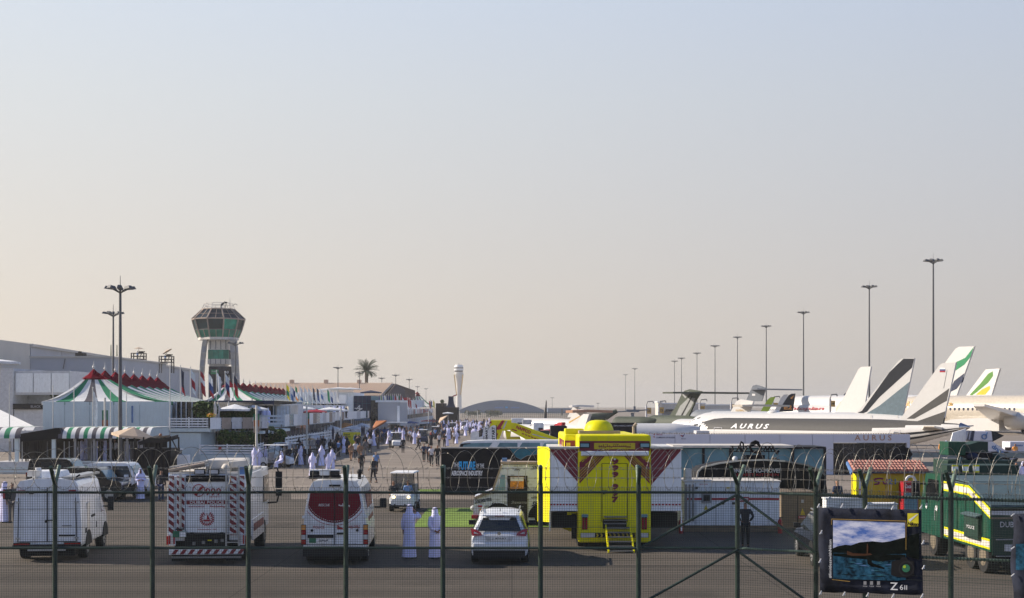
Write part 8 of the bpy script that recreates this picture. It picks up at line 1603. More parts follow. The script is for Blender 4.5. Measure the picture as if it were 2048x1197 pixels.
# T-tails
def ttail(name, lab, px, d, fin, stab, m, m2=None, fus=None, body=None):
 """military or business jet seen nose left; only the tail and a piece of the back show"""
 P_ = Plane(name, lab, (fus[0], d+14), (fus[1], d), fus[2], fus[3], body or m, cockpit=False, tup=.7); f = P_.poly('tail_fin', fin, .35, m)
 q = [ray(a, b, P_.P0, P_.u) for a, b in stab[:2]]; z = q[0][1]; xa = q[0][0]; xb = q[1][0]; sp = stab[2]
 mb = MB()
 for sd_ in (-1, 1): vs = [(xa, 0, z+.15), (xb, 0, z+.15), (xb+sp*.35, sd_*sp, z+.05), (xa+sp*.6, sd_*sp, z+.05)]; mb.add(vs+[(v[0], v[1], v[2]-.3) for v in vs], [(0,1,2,3),(7,6,5,4),(0,4,5,1),(1,5,6,2),(2,6,7,3),(3,7,4,0)], m2 or m)
 mb.build('tailplane', P_.t); return P_
T1 = ttail('transport_aircraft', 'camouflaged military transport with a high T-tail', 1380, 250, [(1338, 835), (1352, 815), (1363, 792), (1370, 782), (1380, 779), (1404, 783), (1393, 800), (1378, 834)], [(1366, 786), (1402, 786), 9], 'camogreen', 'camogreen', (1295, 1402, 1.5, 1.8), 'camogreen')
T1.poly('fin_patch', [(1352, 832), (1362, 812), (1380, 795), (1392, 797), (1384, 815), (1372, 832)], .35, 'camogrey', .015); T1.poly('fin_patch', [(1366, 790), (1378, 783), (1383, 786), (1372, 797)], .35, 'camogrey', .016); T1.poly('fin_stripe', [(1363, 832), (1385, 792), (1387, 793), (1366, 833)], .35, 'black', .018)
T2 = ttail('transport_aircraft', 'grey military transport with a T-tail in front of a high mast', 1512, 330, [(1492, 803), (1500, 785), (1506, 772), (1513, 770), (1533, 776), (1524, 803)], [(1503, 779), (1533, 778), 11], 'milgrey', 'milgrey', (1380, 1530, 2.0, 2.2), 'milgrey'); T2.poly('fin_flag', [(1505, 788), (1511, 788), (1511, 792), (1505, 792)], .35, 'whiteprint', .02)
T3 = ttail('business_jet', 'white business jet with T-tail and pointed tailplane left of the bright green fin', 1490, 215, [(1462, 825), (1474, 803), (1482, 799), (1508, 803), (1500, 824)], [(1478, 811), (1512, 808), 6], 'jetwhite', 'cream', (1340, 1515, 1.4, 1.5)); T3.text('GLOBAL', 1472, 1496, 821, 3, 'gold') if False else None
txtz = ray(1483, 821, T3.P0, T3.u); txt('GLOBAL 7', (txtz[0], -.25, txtz[1]), 2.0, .3, 'gold', T3.t)
T4 = ttail('business_jet', 'white business jet with a gold striped T-tail above the red fin', 1157, 165, [(1132, 853), (1146, 832), (1153, 822), (1160, 819), (1174, 820), (1160, 850), (1155, 856)], [(1152, 822), (1174, 822), 3.2], 'jetwhite', 'copper', (1010, 1180, 1.5, 1.2)); T4.poly('fin_stripe', [(1140, 844), (1166, 830), (1165, 832), (1141, 847)], .35, 'gold', .012)
T5 = ttail('business_jet', 'small white jet with a plain swept fin just left of the yellow truck dome', 1165, 138, [(1144, 872), (1156, 850), (1165, 832), (1170, 828.5), (1181, 829), (1174, 850), (1168, 872)], [(1150, 868), (1164, 868), 2.4], 'jetwhite', 'jetwhite', (1040, 1178, 1.1, 1.0))
T6 = ttail('business_jet', 'far white T-tail with a thin red line', 1150, 230, [(1136, 835), (1146, 816), (1150, 812), (1159, 812), (1150, 834)], [(1147, 812), (1159, 812), 2.6], 'jetwhite', 'jetwhite', (1020, 1165, 1.6, 1.3))
T7 = ttail('light_aircraft', 'white light aircraft with a dark red fin', 1118, 130, [(1104, 860), (1112, 850), (1120, 845.5), (1128, 845), (1124, 860)], [(1108, 861), (1124, 861), 1.6], 'red', 'red', (1062, 1128, 1.0, .55), 'jetwhite')
# bright green fin, white fin, black fin with orange letters
for nm, lab, d, fin, m in (('airliner', 'bright lime green airliner fin beside a white one', 300, [(1520, 825), (1535, 800), (1541, 795), (1551, 794), (1537, 824)], 'lime'), ('airliner', 'small white airliner fin right of the lime one', 295, [(1548, 825), (1562, 796), (1568, 789.5), (1576, 789), (1566, 824)], 'jetwhite'), ('airliner', 'black airliner fin with orange letters E2', 265, [(1558, 824), (1566, 808), (1577, 791), (1583, 788), (1591, 787.5), (1586, 823)], 'jetdark')):
 P_ = Plane(nm, lab, (fin[0][0]-110, d+3), (fin[-1][0]+10, d), 2.2, 1.7, 'jetwhite'); P_.poly('tail_fin', fin, .3, m)
 if 'E2' in lab:
  q = ray(1576, 815, P_.P0, P_.u); txt('E2', (q[0], -.19, q[1]), 16*d/FPX, 9*d/FPX, 'finorange', P_.t, bold=.04); P_.poly('chevron', [(1580, 797), (1588, 791), (1584, 799), (1588, 801)], .3, 'finorange', .015)
Kp = Plane('airliner', 'small airliner with a pale blue fin edge behind the plain white tail', (1600, 350), (1700, 345), 3, 2.4, 'cream'); Kp.poly('tail_fin', [(1680, 800), (1690, 787), (1698, 783), (1702, 783), (1694, 800)], .3, 'navy')
# camouflaged hump aircraft and helicopter-like shapes left of the T-tail
Lp = Plane('transport_aircraft', 'low camouflaged fuselage hump left of the camouflage T-tail', (1225, 235), (1312, 230), 1.9, 1.35, 'camogreen', cockpit=False)
mb = MB(); d = 240; k = d/FPX; x = X(1265, d); tag(mb.box((0, 0, Z(822, d)), (26*k, 1.2, 5*k), 'milgrey').box((4*k, 0, Z(817, d)), (4*k, .6, 8*k), 'milgrey').cyl((-30*k, 0, Z(824, d)), (32*k, 0, Z(820, d)), .12, m='milgrey', n=5).cyl((0, 0, Z(826, d)), (0, 0, .1), .3, m='milgrey', n=6).build('helicopter_rotor', loc=(x, d, 0)), 'grey helicopter rotor head and blades over the camouflaged hump', 'helicopter')
mb = MB(); d = 236; k = d/FPX; mb.cyl((-22*k, 0, 2.7), (10*k, 0, 3.2), 1.0, .75, 'camogreen', n=12).cyl((10*k, 0, 3.2), (34*k, 0, 4.2), .7, .35, 'camogreen', n=12).cyl((-20*k, 0, 2.7), (-20*k, 0, .02), .3, m='camogreen', n=6); tag(mb.build('helicopter', loc=(X(1200, d), d, 0)), 'olive helicopter body with a drooping tail left of the hump', 'helicopter')
# white fuselage with oval windows, its wing root and engine
Mp = Plane('business_jet', 'white jet fuselage with big oval windows above the white wall', (1225, 142), (1400, 142), 1.9, 1.35, 'jetwhite', cockpit=False); Mp.windows(.3, .9, 8, .15, 'lightgrey', .42, .62)
Np = Plane('business_jet', 'dark canopied white jet among the parked vehicles', (1062, 175), (1200, 170), 1.5, 1.3, 'jetwhite'); o = MB(); o.box((Np.L*.45, -.4, 2.4), (Np.L*.8, 1.8, .4), 'brownwall'); bevel(o.build('dark_cover', Np.t), .1)
# white vans and small vehicles among the jets
for i, (px0, px1, py0, py1, d, m, lab) in enumerate([(1022, 1048, 837, 850, 190, 'canopy', 'white box van far behind the stairs vehicle'), (1044, 1064, 840, 850, 185, 'lightgrey', 'grey box van behind the stairs vehicle'), (1060, 1100, 862, 884, 118, 'darkgreen', 'dark machine covered vehicle under the red fin'), (1100, 1135, 852, 876, 122, 'plastic', 'black open service vehicle below the red fin'), (1066, 1088, 846, 856, 150, 'canopy', 'white van left of the red fin'), (1392, 1420, 862, 872, 128, 'lightgrey', 'pale equipment truck at the nose of the lettered jet')]):
 k = d/FPX; t = thing('service_vehicle', lab, 'van', (X((px0+px1)/2, d), d, 0)); w = (px1-px0)*k; mb = MB(); zt_ = Z(py0, d); mb.box((0, 1, (zt_+.5)/2), (w, 2, zt_-.5), m, top=(.94, .95)); bevel(mb.build('body', t), .06)
 mb = MB(); mb.box((w*.2, -.01, zt_*.72), (w*.4, .04, zt_*.2), 'glass'); mb.build('window', t)
 for s in (-1, 1): mb = MB(); mb.cyl((s*w*.3, -.03, .35), (s*w*.3, .2, .35), .35, m='tyre', n=12); mb.build('wheel', t)
# needle shaped dark sculpture
d = 380; mb = MB(); mb.prism([(X(1087, d), d, 0), (X(1094, d), d, 0), (X(1093.5, d), d, Z(802, d)), (X(1092, d), d, Z(800.5, d))], (0, .8, 0), 'jetdark'); tag(mb.build('dark_spire'), 'dark leaning spike right of the arched hangar', 'spire')
d = 700; mb = MB(); mb.box((X(1124, d), d, Z(818, d)/2), (.8, .8, Z(818, d)), 'mast'); tag(mb.build('chimney_pole'), 'thin dark pole right of the leaning spike', 'pole')
# terminal piers and gate signs behind the jets
def pier(px0, px1, py0, py1, d, lab, m='offwhite', win=None):
 k = d/FPX; t = thing('terminal_pier', lab, 'building', (X((px0+px1)/2, d), d, 0)); w = (px1-px0)*k; mb = MB(); mb.box((0, 4, (Z(py0, d)+Z(py1, d))/2), (w, 8, (py1-py0)*k), m); mb.build('upper_wall', t); mb = MB(); mb.box((0, 4.3, Z(py1, d)/2), (w*.98, 7, Z(py1, d)), 'grey'); mb.build('lower_wall', t)
 if win:
  for a, b, c, e in win: mb = MB(); mb.box((X((a+b)/2, d)-X((px0+px1)/2, d), -.05, (Z(c, d)+Z(e, d))/2), ((b-a)*k, .2, (e-c)*k), 'glass'); mb.build('window', t)
 mb = MB(); mb.box((0, 4, Z(py0, d)+.1), (w+.4, 8.4, .35), 'white'); mb.build('roof_rim', t)
pier(1318, 1410, 808, 822, 420, 'white terminal pier left of the camouflage T-tail', win=[(1331, 1350, 819, 823)]); pier(1400, 1462, 811, 832, 430, 'white terminal pier between the T-tails', win=[(1412, 1418, 819, 826)]); pier(1316, 1324, 805, 832, 415, 'narrow white stair tower of the terminal pier'); pier(1590, 1680, 796, 808, 460, 'pale terminal roof above the red lettered airliner', 'cream'); pier(1270, 1320, 838, 846, 300, 'low pale shed below the terminal pier', 'grey')
for i, (px, py) in enumerate([(1323, 821), (1298, 822), (1405, 818), (1468, 815), (1551, 812), (1665.5, 808), (1296, 823)]):
 if i == 6: break
 d = 395; k = d/FPX; t = thing('gate_sign', ['yellow gate sign on the narrow stair tower', 'leftmost yellow gate sign, over the camouflaged hump', 'yellow gate sign between the pier blocks', 'yellow gate sign left of the white T-tail', 'yellow gate sign left of the black orange-lettered fin', 'large yellow gate sign right of the red lettering'][i], 'sign', (X(px, d), d-(0 if i < 5 else 80), 0)); kk = 1 if i < 5 else .8
 if i == 5: t.location.x = X(px, d-80)
 dd = t.location.y; k = dd/FPX; mb = MB(); mb.box((0, 0, Z(py, dd)), (9*k, .4, 12*k), 'gold'); p = mb.build('panel', t); txt(['C58', 'C60', 'C57', 'C55', '150', '148'][i], (0, -.25, Z(py, dd)), 6*k, 5*k, 'black', p); mb = MB(); mb.cyl((-5.5*k, 0, 0), (-5.5*k, 0, Z(py-10, dd)), .3, m='lightgrey', n=6); mb.tube([(-5.5*k, 0, Z(py-10, dd)), (-3*k, 0, Z(py-18, dd)), (8*k, 0, Z(py-19, dd)), (9*k, 0, Z(py-15, dd))], .15, 'steel', 5); mb.build('lamp_post', t)
# airline stairs with blue lettering at the right
def dnata():
 d = 118; k = d/FPX; z = lambda py: Z(py, d); x = X(1970, d); u = lambda px: X(px, d)-x; t = thing('boarding_stairs', 'white airline boarding stairs with blue lettering behind the dark boxes', 'boarding stairs', (x, d, 0))
 P = lambda l, dy, dep, m, nm, par=t: (lambda b: (b.prism([(u(a), dy, z(c)) for a, c in l], (0, dep, 0), m), b.build(nm, par))[1])(MB())
 a = P([(1944, 882), (1950, 863), (1983, 863), (1985, 882)][::-1], 0, 2, 'whitewall', 'top_cabin'); b = P([(1946, 883), (1984, 883), (2035, 917), (2010, 922)][::-1], 0, 2, 'whitewall', 'stair_side'); P([(1985, 862), (1992, 864), (2010, 872), (1985, 885)][::-1], .2, 1.6, 'jetdark', 'bellows'); P([(1939, 880), (1943, 862), (1949, 862), (1946, 883)][::-1], -.05, 2, 'navy', 'dark_edge')
 txt('dnata', (u(1998), -.04, z(901)), 33*k, 9*k, 'midblue', b, ry=R(33), bold=.04); mb = MB(); n = 14
 for i in range(n): A1, B1 = 2*pi*i/n, 2*pi*(i+1)/n; mb.bar((u(1968)+4.6*k*cos(A1), -.06, z(874)+4.6*k*sin(A1)), (u(1968)+4.6*k*cos(B1), -.06, z(874)+4.6*k*sin(B1)), .09, 'midblue')
 mb.bar((u(1972), -.06, z(872)), (u(1974), -.06, z(865)), .09, 'midblue'); mb.build('round_mark', a)
 mb = MB(); mb.box((u(1975), 1, .8), (7, 2, .6), 'grey'); mb.build('chassis', t); 
 for q in (1935, 2010): w = MB(); w.cyl((u(q), 0, .45), (u(q), .3, .45), .45, m='tyre', n=12); w.build('wheel', t)
 P([(1910, 866), (1936, 858), (1936, 884), (1905, 884)][::-1], .5, .2, 'white', 'white_side_panel')
 d = 122; t = thing('service_vehicle', 'white box truck with dnata lettering at the right edge', 'truck', (X(2045, d), d, 0)); k = d/FPX; mb = MB(); mb.box((0, 1, (Z(884, d)+.6)/2), (50*k, 2, Z(884, d)-.6), 'whitewall'); bevel(mb.build('body', t), .04); txt('dnata', (-.35, -.03, Z(891, d)), 17*k, 4*k, 'midblue', t, bold=.03); mb = MB(); mb.box((-1.3, -.02, .95), (.6, .03, .8), 'brownwall'); mb.build('window', t)
 for s in (-1, 1): mb = MB(); mb.cyl((s*.8, -.03, .4), (s*.8, .2, .4), .4, m='tyre', n=12); mb.build('wheel', t)
dnata()
# ================================================================ flags
def flag(px, ptop, d, cols, lab, hw=(1.0, 2.6), base=850, group='flags along the street', drop=.75, sway=.15):
 zt_ = Z(ptop, d); t = thing('flag', lab, 'flag', (X(px, d), d, 0), rc.uniform(-.5, .5), group); mb = MB(); mb.cyl((0, 0, 0), (0, 0, zt_), .05, .035, 'polewhite', n=6); mb.sph((0, 0, zt_+.05), .07, 'polewhite', 6, 4); mb.build('pole', t)
 w, h = hw; n = 7; rows = 8; mb = MB(); ph = rc.random()*6
 for j in range(rows):
  for i in range(n):
   def P(i_, j_):
    a = i_/n; b = j_/rows; return (.04+w*a*(.55+.45*b*.3)*(1-.25*b)+sway*b*b, .09*sin(a*9+ph+b*2)*(.3+a), zt_-.15-h*b-h*.35*a*(1-b*.2)*drop)
   mb.add([P(i, j), P(i+1, j), P(i+1, j+1), P(i, j+1)], [(0, 1, 2, 3)], cols[min(len(cols)-1, j*len(cols)//rows)], True)
 mb.build('cloth', t)
FL = [(361, 733, 125, ['navy', 'navy', 'red'], 'navy and red flag, first beyond the nearest tent'), (381, 736, 130, ['canopy', 'redcloth', 'canopy'], 'white flag with a red mark, second beyond the nearest tent'), (400, 738, 132, ['red', 'canopy', 'red', 'red'], 'dark red flag with white mark in front of the old tower leg'), (417, 745, 140, ['canopy', 'blue', 'red'], 'white blue and red flag before the old tower'), (433, 742, 143, ['canopy', 'canopy'], 'furled white flag before the old tower banner'), (450, 745, 146, ['canopy', 'blue', 'red'], 'furled tricolour flag at the second tent edge, left'), (467, 748, 150, ['navy', 'red', 'red'], 'red and blue furled flag at the second tent edge, right'),
 (572, 766, 180, ['nikyellow', 'green', 'nikyellow'], 'yellow and green flag at the end of the second tent'), (580, 770, 184, ['canopy', 'midblue'], 'white and pale blue furled flag beside the yellow one'), (584, 774, 186, ['blue', 'canopy'], 'blue striped furled flag'), (590, 770, 190, ['green', 'canopy', 'finorange'], 'green white and orange furled flag'), (599, 771, 194, ['canopy', 'canopy', 'midblue'], 'first plain white flag of the row'), (608, 773, 198, ['canopy'], 'second plain white flag of the row'), (616, 774, 203, ['canopy', 'lightgrey'], 'third plain white flag of the row'), (625, 773, 207, ['navy'], 'first navy flag of the row'), (633, 774, 212, ['navy', 'blue'], 'second navy flag of the row'), (641, 777, 217, ['canopy', 'midblue', 'canopy'], 'white flag with a pale blue mark'), (654, 777, 222, ['green', 'green'], 'bright green furled flag'), (660, 779, 227, ['canopy', 'blue'], 'white flag with blue right of the green one'), (668, 780, 232, ['canopy'], 'small white flag near the end of the row'), (674, 781, 236, ['lightgrey', 'canopy'], 'last white flag by the navy glass block'),
 (804, 794, 300, ['canopy', 'red'], 'white flag at the red and white chalet'), (815, 796, 310, ['red'], 'first red flag before the far tent'), (819, 797, 312, ['red'], 'second red flag before the far tent'), (826, 797, 318, ['canopy'], 'white flag beside the red pair'), (830, 798, 322, ['canopy', 'redcloth'], 'white and pink flag at the far tent'), (861, 799, 360, ['blue'], 'blue flag on the dark far terrace'), (866, 800, 362, ['nikyellow'], 'yellow flag on the dark far terrace'), (858, 800, 358, ['redcloth'], 'red flag on the dark far terrace')]
for px, pt, d, cl, lb in FL: flag(px, pt, d, cl, lb, hw=(.75, 2.2) if d < 160 else (.7, 1.9))
for i, px in enumerate(range(757, 802, 4)): flag(px, 789, 300, [rc.choice(['blue', 'redcloth', 'canopy', 'midblue', 'green'])], 'small flag in the tight row on the grey chalet roof', hw=(.5, 1.4), group='tight row of roof flags')
for i, (px, pt, m) in enumerate([(19, 767, 'polewhite'), (106, 771, 'polewhite'), (148, 774, 'polewhite'), (221, 780, 'polewhite'), (253, 783, 'polewhite'), (340, 726, 'polewhite')]):
 d = 105; mb = MB(); mb.cyl((0, 0, 0), (0, 0, Z(pt, d)), .06, .035, m, n=6); tag(mb.build('flagpole', loc=(X(px, d), d, 0)), ['bare flagpole at the far left before the boxy chalet', 'bare flagpole left of the first tent peak', 'bare flagpole below the left slope of the first tent', 'bare flagpole between the banner pole and the light mast', 'bare flagpole right of the nearest light mast', 'tall bare flagpole at the corner of the pale chalet'][i], 'flagpole')
flag(185.5, 777, 105, ['canopy'], 'single white flag hanging before the pale chalet wall', hw=(.55, 2.6), sway=.05)
for i, (px, w) in enumerate([(222, 0), (234, 0)]): d = 270; mb = MB(); mb.cyl((0, 0, 15), (0, 0, Z(690, d)), .12, .08, 'hedge', n=5); tag(mb.build('roof_antenna', loc=(X(px, d), d, 0)), ['left', 'right'][i]+' of two thin green antennas on the hall roof', 'antenna')
# ================================================================ perimeter fence
YF = 34.6; pts_ = [(X(-85+195*i, YF) if i else X(-85, YF), YF) for i in range(0)]
PX = [-280, -85, 110, 305, 497, 692, 886, 1081, 1277, 1475]
FP = [(X(p, YF), YF) for p in PX]+[(X(1632, 33.7), 33.7), (X(1730, 33.1), 33.1), (X(1902, 32.3), 32.3), (X(2085, 31.4), 31.4), (X(2290, 30.4), 30.4)]
fence = thing('perimeter_fence', 'tall green welded mesh fence with Y shaped posts and razor wire across the foreground', 'fence', (0, 0, 0))
ZT, ZM, ZMESH = 2.88, 1.45, 3.02
for i, (x, y) in enumerate(FP):
 a = FP[max(0, i-1)]; b = FP[min(len(FP)-1, i+1)]; dr = Vector((b[0]-a[0], b[1]-a[1], 0)).normalized(); nr = Vector((-dr.y, dr.x, 0))
 if i >= 9: nr = Vector((.55, .83, 0))
 mb = MB(); mb.cyl((x, y, 0), (x, y, 3.12), .062, m='fence', n=12); mb.build('post', fence)
 L_ = .33 if i < 9 else .42
 for s in (-1, 1):
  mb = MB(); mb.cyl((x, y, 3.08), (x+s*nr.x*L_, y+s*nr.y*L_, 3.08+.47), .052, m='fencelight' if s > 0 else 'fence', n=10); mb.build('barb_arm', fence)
rf = random.Random(12)
def wires(a, b):
 A_ = Vector((*a, 0)); B_ = Vector((*b, 0)); L = (B_-A_).length; dr = (B_-A_)/L; nr = Vector((-dr.y, dr.x, 0)); n = int(L/.0605); mb = MB(); t = .0052; o = -nr*.075
 def rib(p, q, w, m='wire', out=t):
  d_ = (q-p).normalized(); u = d_.cross(nr)*w/2; v = nr*out/2; vs = [p-u-v, p+u-v, p+u+v, p-u+v, q-u-v, q+u-v, q+u+v, q-u+v]; mb.add(vs, [(0,4,5,1),(1,5,6,2),(2,6,7,3),(3,7,4,0)], m)
 for i in range(1, n): p = A_+dr*(L*i/n)+o; rib(p, p+Vector((0, 0, ZMESH)), t)
 z = .05
 while z < ZMESH: rib(A_+o+Vector((0, 0, z)), B_+o+Vector((0, 0, z)), t); z += .0605 if z < 2.72 else .032
 for z in (.9, 1.0, 2.0): rib(A_+o*1.1+Vector((0, 0, z)), B_+o*1.1+Vector((0, 0, z)), .010)
 mb.build('wire_mesh', fence, kind='stuff')
for i in range(len(FP)-1):
 a, b = FP[i], FP[i+1]; wires(a, b)
 for zz, r in ((ZT, .034), (ZM, .032)):
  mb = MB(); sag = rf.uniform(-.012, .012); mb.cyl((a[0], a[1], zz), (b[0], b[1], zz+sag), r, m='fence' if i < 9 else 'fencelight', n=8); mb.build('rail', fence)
 for s, h in ((-1, 3.26), (-1, 3.5), (1, 3.26), (1, 3.5), (0, 3.02)):
  nr = Vector((0, 1, 0)) if i < 8 else Vector((.5, .85, 0)); off = nr*s*(h-3.08)*.72; p = Vector((*a, h))+off; q = Vector((*b, h-rf.uniform(0, .03)))+off
  mb = MB(); mb.cyl(p, q, .0045, m='razor', n=4, cap=False); m_ = 9
  for k in range(m_):
   c = p.lerp(q, (k+.5)/m_); mb.bar(c-Vector((.02, 0, .02)), c+Vector((.02, 0, .02)), .006, 'razor'); mb.bar(c-Vector((.02, 0, -.02)), c+Vector((.02, 0, -.02)), .006, 'razor')
  mb.build('barbed_strand', fence)
# razor coil
def coil(i0, i1, turns_per_m, r, seed, zc=3.47, flat=.9):
 rr = random.Random(seed); pts = []
 path = FP[i0:i1+1]; seg = [(Vector(path[i]), Vector(path[i+1])) for i in range(len(path)-1)]; tot = sum((b-a).length for a, b in seg); N = int(tot*turns_per_m*22); ph = 0
 def at(sv):
  for a, b in seg:
   l = (b-a).length
   if sv <= l: return a.lerp(b, sv/l)
   sv -= l
  return seg[-1][1]
 rad = rad2 = r; dz = dz2 = 0; dx = dx2 = .25
 for k in range(N):
  sv = tot*k/N; ph += 2*pi/22
  if k % 22 == 0: rad2 = r*rr.uniform(.80, 1.12); dz2 = rr.uniform(-.07, .07); dx2 = rr.uniform(.17, .33)
  rad += (rad2-rad)*.06; dz += (dz2-dz)*.06; dx += (dx2-dx)*.06; c = at(min(tot, max(0, sv+dx*sin(ph))))
  pts.append((c.x, c.y+rad*.6*sin(ph), zc+dz+rad*flat*cos(ph)))
 mb = MB()
 for a, b in zip(pts, pts[1:]): mb.cyl(a, b, .0068, m='razor', n=3, cap=False)
 for k in range(0, len(pts)-1, 4): p = Vector(pts[k]); d_ = Vector(pts[k+1])-p; d_.normalize(); mb.bar(p-d_*.025, p+d_*.025, .022, 'razor', t2=.006)
 return mb.build('razor_wire_coil', fence)
coil(0, 9, 2.0, .56, 3, 3.46, 1.0)
coil(9, 14, 2.5, .60, 5, 3.50, 1.0); coil(9, 14, 1.7, .52, 6, 3.42, 1.0)
def brace(a, b):
 mb = MB(); mb.cyl(a, b, .034, m='fence', n=8); mb.build('brace', fence)
Cx, Cy = FP[9]; Lx, Ly = FP[8]; Rx, Ry = FP[10]
brace((Cx, Cy-.05, 2.84), (Lx+.1, Ly-.05, 1.5)); brace((Cx, Cy-.05, 1.42), (Lx+.1, Ly-.05, .06)); brace((Cx, Cy-.05, 2.82), (Rx, Ry-.05, 1.42)); brace((Cx, Cy-.05, 1.38), (Rx, Ry-.05, .06))
# tie clips on the right hand rails
mb = MB()
for i in range(10, 14):
 a, b = Vector(FP[i]), Vector(FP[i+1])
 for zz in (ZT, ZM):
  for k in range(26): c = a.lerp(b, (k+.5)/26); mb.box((c.x, c.y-.03, zz), (.012, .05, .085), 'fence')
mb.build('tie_clip', fence, kind='stuff')
# ---- camera advertisement banner hung on the fence
def cam_banner():
 dB = 32.75; k = dB/FPX; x0 = X(1637, 33.3); P_ = lambda px, py, off=0.0: (X(px, dd(px)-off), dd(px)-off, Z(py, dd(px)-off))
 def dd(px): return 33.55+(32.35-33.55)*(px-1632)/(1902-1632)-.12
 t = thing('banner', 'navy camera advert banner with a lake photo and yellow logo tied to the fence', 'banner', (0, 0, 0))
 q = MB(); nx, nz = 16, 12; g = [[None]*(nx+1) for _ in range(nz+1)]
 for j in range(nz+1):
  for i in range(nx+1):
   a, b = i/nx, j/nz; px = 1637+(1843-1637)*a+(3 if b > .5 else 0)*b; top = 1015+5*a-1.6*sin(a*pi*4)**2+1; bot = 1184+6*a+1.2*sin(a*pi*4)**2; py = top+(bot-top)*b; p = list(P_(px, py)); p[1] += .006*sin(a*13+b*4); g[j][i] = p
 vs = [p for r in g for p in r]; q.add(vs, [(j*(nx+1)+i, (j+1)*(nx+1)+i, (j+1)*(nx+1)+i+1, j*(nx+1)+i+1) for j in range(nz) for i in range(nx)], 'fabricnavy', True); cl = q.build('cloth', t)
 sol = cl.modifiers.new('s', 'SOLIDIFY'); sol.thickness = .004
 def flat(name, l, m, off, par=cl):
  v = [P_(a, b, off) for a, b in l]; mb = MB(); mb.add(v, [tuple(range(len(v)))], m)
  o = mb.build(name, par); return o
 flat('picture_sky', [(1666, 1131), (1810, 1136), (1810, 1046), (1666, 1041)], 'printsky', .03)
 flat('picture_hills', [(1662, 1112), (1664, 1098), (1675, 1093), (1690, 1090), (1702, 1091), (1720, 1085), (1745, 1083), (1765, 1085), (1780, 1083), (1798, 1078), (1812, 1075), (1826, 1070), (1838, 1066), (1839, 1120), (1812, 1112), (1666, 1110)], 'printhill', .036)
 flat('picture_water', [(1666, 1158), (1795, 1162), (1812, 1160), (1812, 1108), (1740, 1110), (1700, 1107), (1666, 1106)], 'printwater', .04)
 flat('picture_boat', [(1694, 1110), (1704, 1112), (1730, 1112), (1745, 1110), (1740, 1107), (1728, 1108), (1706, 1107), (1694, 1102)], 'printboat', .045); flat('picture_figure', [(1733, 1109), (1736, 1109), (1736.5, 1094), (1735.5, 1088), (1734, 1088), (1733.5, 1094)], 'printboat', .046); flat('picture_shadow', [(1733, 1112), (1742, 1112), (1744, 1126), (1770, 1136), (1768, 1139), (1740, 1132), (1735, 1128)], 'printhill', .044)
 rw = random.Random(5); flat('hill_reflection', [(1667, 1107), (1700, 1107.5), (1811, 1110), (1811, 1124), (1790, 1120), (1760, 1124), (1730, 1119), (1700, 1116), (1667, 1112)], 'printhill', .042)
 for i in range(34):
  yy = 1120+rw.random()*38; xx = rw.uniform(1670, 1775); l = rw.uniform(5, 26)*(.5+(yy-1110)/60); flat('ripple_print', [(xx, yy), (xx+l*.5, yy+rw.uniform(.5, 1.6)), (xx+l, yy+rw.uniform(0, 2)), (xx+l*.5, yy-.6)], rw.choice(['printhill', 'printhill', 'teal', 'midblue']), .043)
 for (a, b, c, e) in ((1664, 1038, 1812, 1039.2), (1664, 1159, 1700, 1160), (1811.5, 1042, 1812.3, 1100), (1662.5, 1038, 1663.3, 1050)): flat('gold_line', [(a, e), (c, e+(4 if c-a > 20 else 0)), (c, b+(4 if c-a > 20 else 0)), (a, b)], 'gold', .047)
 # printed camera
 flat('camera_print', [(1782, 1150), (1783, 1125), (1790, 1121), (1800, 1120), (1804, 1115), (1812, 1115), (1818, 1121), (1828, 1123), (1829, 1150), (1812, 1156), (1792, 1154)], 'black', .05)
 circ = lambda cx, cy, r, m, off, nm: flat(nm, [(cx+r*cos(2*pi*i/20), cy+r*sin(2*pi*i/20)) for i in range(20)][::-1], m, off)
 circ(1813, 1138, 16, 'plastic', .055, 'lens_print'); circ(1813, 1138, 12.5, 'black', .058, 'lens_print'); circ(1812, 1137, 8, 'greenplate', .061, 'lens_print'); circ(1809, 1134, 3, 'lime', .064, 'lens_print')
 flat('logo_square', [(1815, 1053), (1837, 1053), (1837, 1027), (1815, 1027)], 'nikyellow', .05); flat('logo_ray', [(1817, 1040), (1834, 1029), (1836, 1029), (1820, 1044)], 'whiteprint', .053)
 an = math.atan2(32.35-33.55, X(1902, 32.3)-X(1632, 33.7)); p = P_(1826, 1048.5, .06)
 T = lambda s, px, py, w, h, m='whiteprint', ry=0, **kw: txt(s, P_(px, py, .065), w*k, h*k, m, cl, rz=an, ry=ry, **kw)
 T('Nikon', 1826, 1048.5, 21, 7, 'black', bold=.05, shear=.2); T('Z', 1788, 1173, 15, 15, bold=.01); T('6', 1803, 1175, 6.5, 10.5, bold=0); T('II', 1811.5, 1175.5, 5, 9, bold=0)
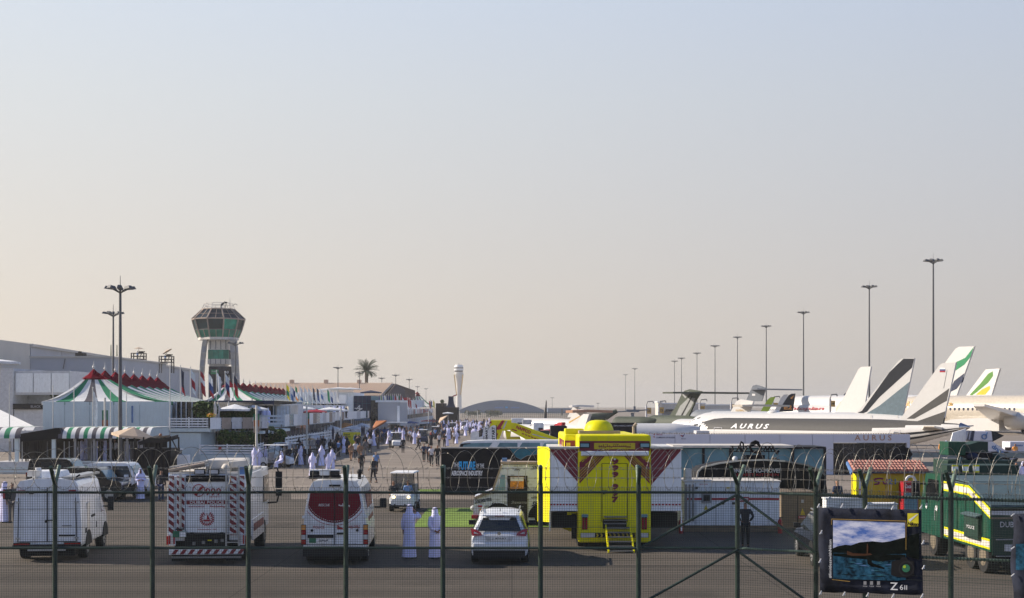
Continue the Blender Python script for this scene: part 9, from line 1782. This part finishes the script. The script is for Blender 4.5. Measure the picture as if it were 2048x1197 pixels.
 o = txt('#limitlesswithNikon', P_(1660.5, 1118, .065), 78*k, 6*k, 'whiteprint', cl, rz=0, bold=.01); o.rotation_euler = (0, -pi/2, 0); o.rotation_euler = (Matrix.Rotation(an, 3, 'Z') @ Matrix.Rotation(-pi/2, 3, 'Y') @ Matrix.Rotation(pi/2, 3, 'X')).to_euler()
 for px in (1730, 1743, 1757): flat('print_icon', [(px-3, 1170), (px+3, 1170), (px+3, 1163), (px-3, 1163)], 'grey', .05); T('WIDE', px, 1173, 9, 2, 'lightgrey')
 for (px, py) in ((1637, 1012), (1684, 1012), (1733, 1015), (1785, 1016), (1842, 1014), (1641, 1186), (1688, 1188), (1735, 1190), (1786, 1192), (1844, 1192), (1642, 1065), (1640, 1122), (1846, 1085), (1847, 1135)):
  c = Vector(P_(px, py, .05)); mb = MB(); mb.bar(c-Vector((.03, 0, .05)), c+Vector((.03, 0, .05)), .02, 'whiteprint'); mb.bar(c-Vector((-.02, 0, .04)), c+Vector((.01, 0, .05)), .015, 'whiteprint'); mb.build('cable_tie', t)
 t = thing('banner', 'second dark banner cut off at the right picture edge', 'banner', (0, 0, 0)); q = MB()
 d2 = lambda px: 32.3+(31.4-32.3)*(px-1902)/(2085-1902)-.12; P2 = lambda px, py: (X(px, d2(px)), d2(px), Z(py, d2(px)))
 L = []; nx, nz = 8, 10
 for j in range(nz+1):
  for i in range(nx+1): px = 2024+150*i/nx+(4*sin(j*.9)); p = list(P2(px, 1028+(1215-1028)*j/nz)); p[1] += .02*sin(i*2+j); L.append(p)
 q.add(L, [(j*(nx+1)+i, (j+1)*(nx+1)+i, (j+1)*(nx+1)+i+1, j*(nx+1)+i+1) for j in range(nz) for i in range(nx)], 'fabricnavy', True); cl2 = q.build('cloth', t); cl2.modifiers.new('s', 'SOLIDIFY').thickness = .004
 mb = MB(); v = [P2(px, py) for px, py in ((2030, 1140), (2150, 1140), (2150, 1085), (2030, 1088))]; mb.add([(a, b-.05, c) for a, b, c in v], [(0, 1, 2, 3)], 'printwater'); mb.build('picture_water', cl2)
 for py in (1030, 1096, 1150): c = Vector(P2(2024, py)); mb = MB(); mb.bar(c-Vector((.04, .05, .03)), c+Vector((.04, -.05, .03)), .018, 'whiteprint'); mb.build('cable_tie', t)
cam_banner()
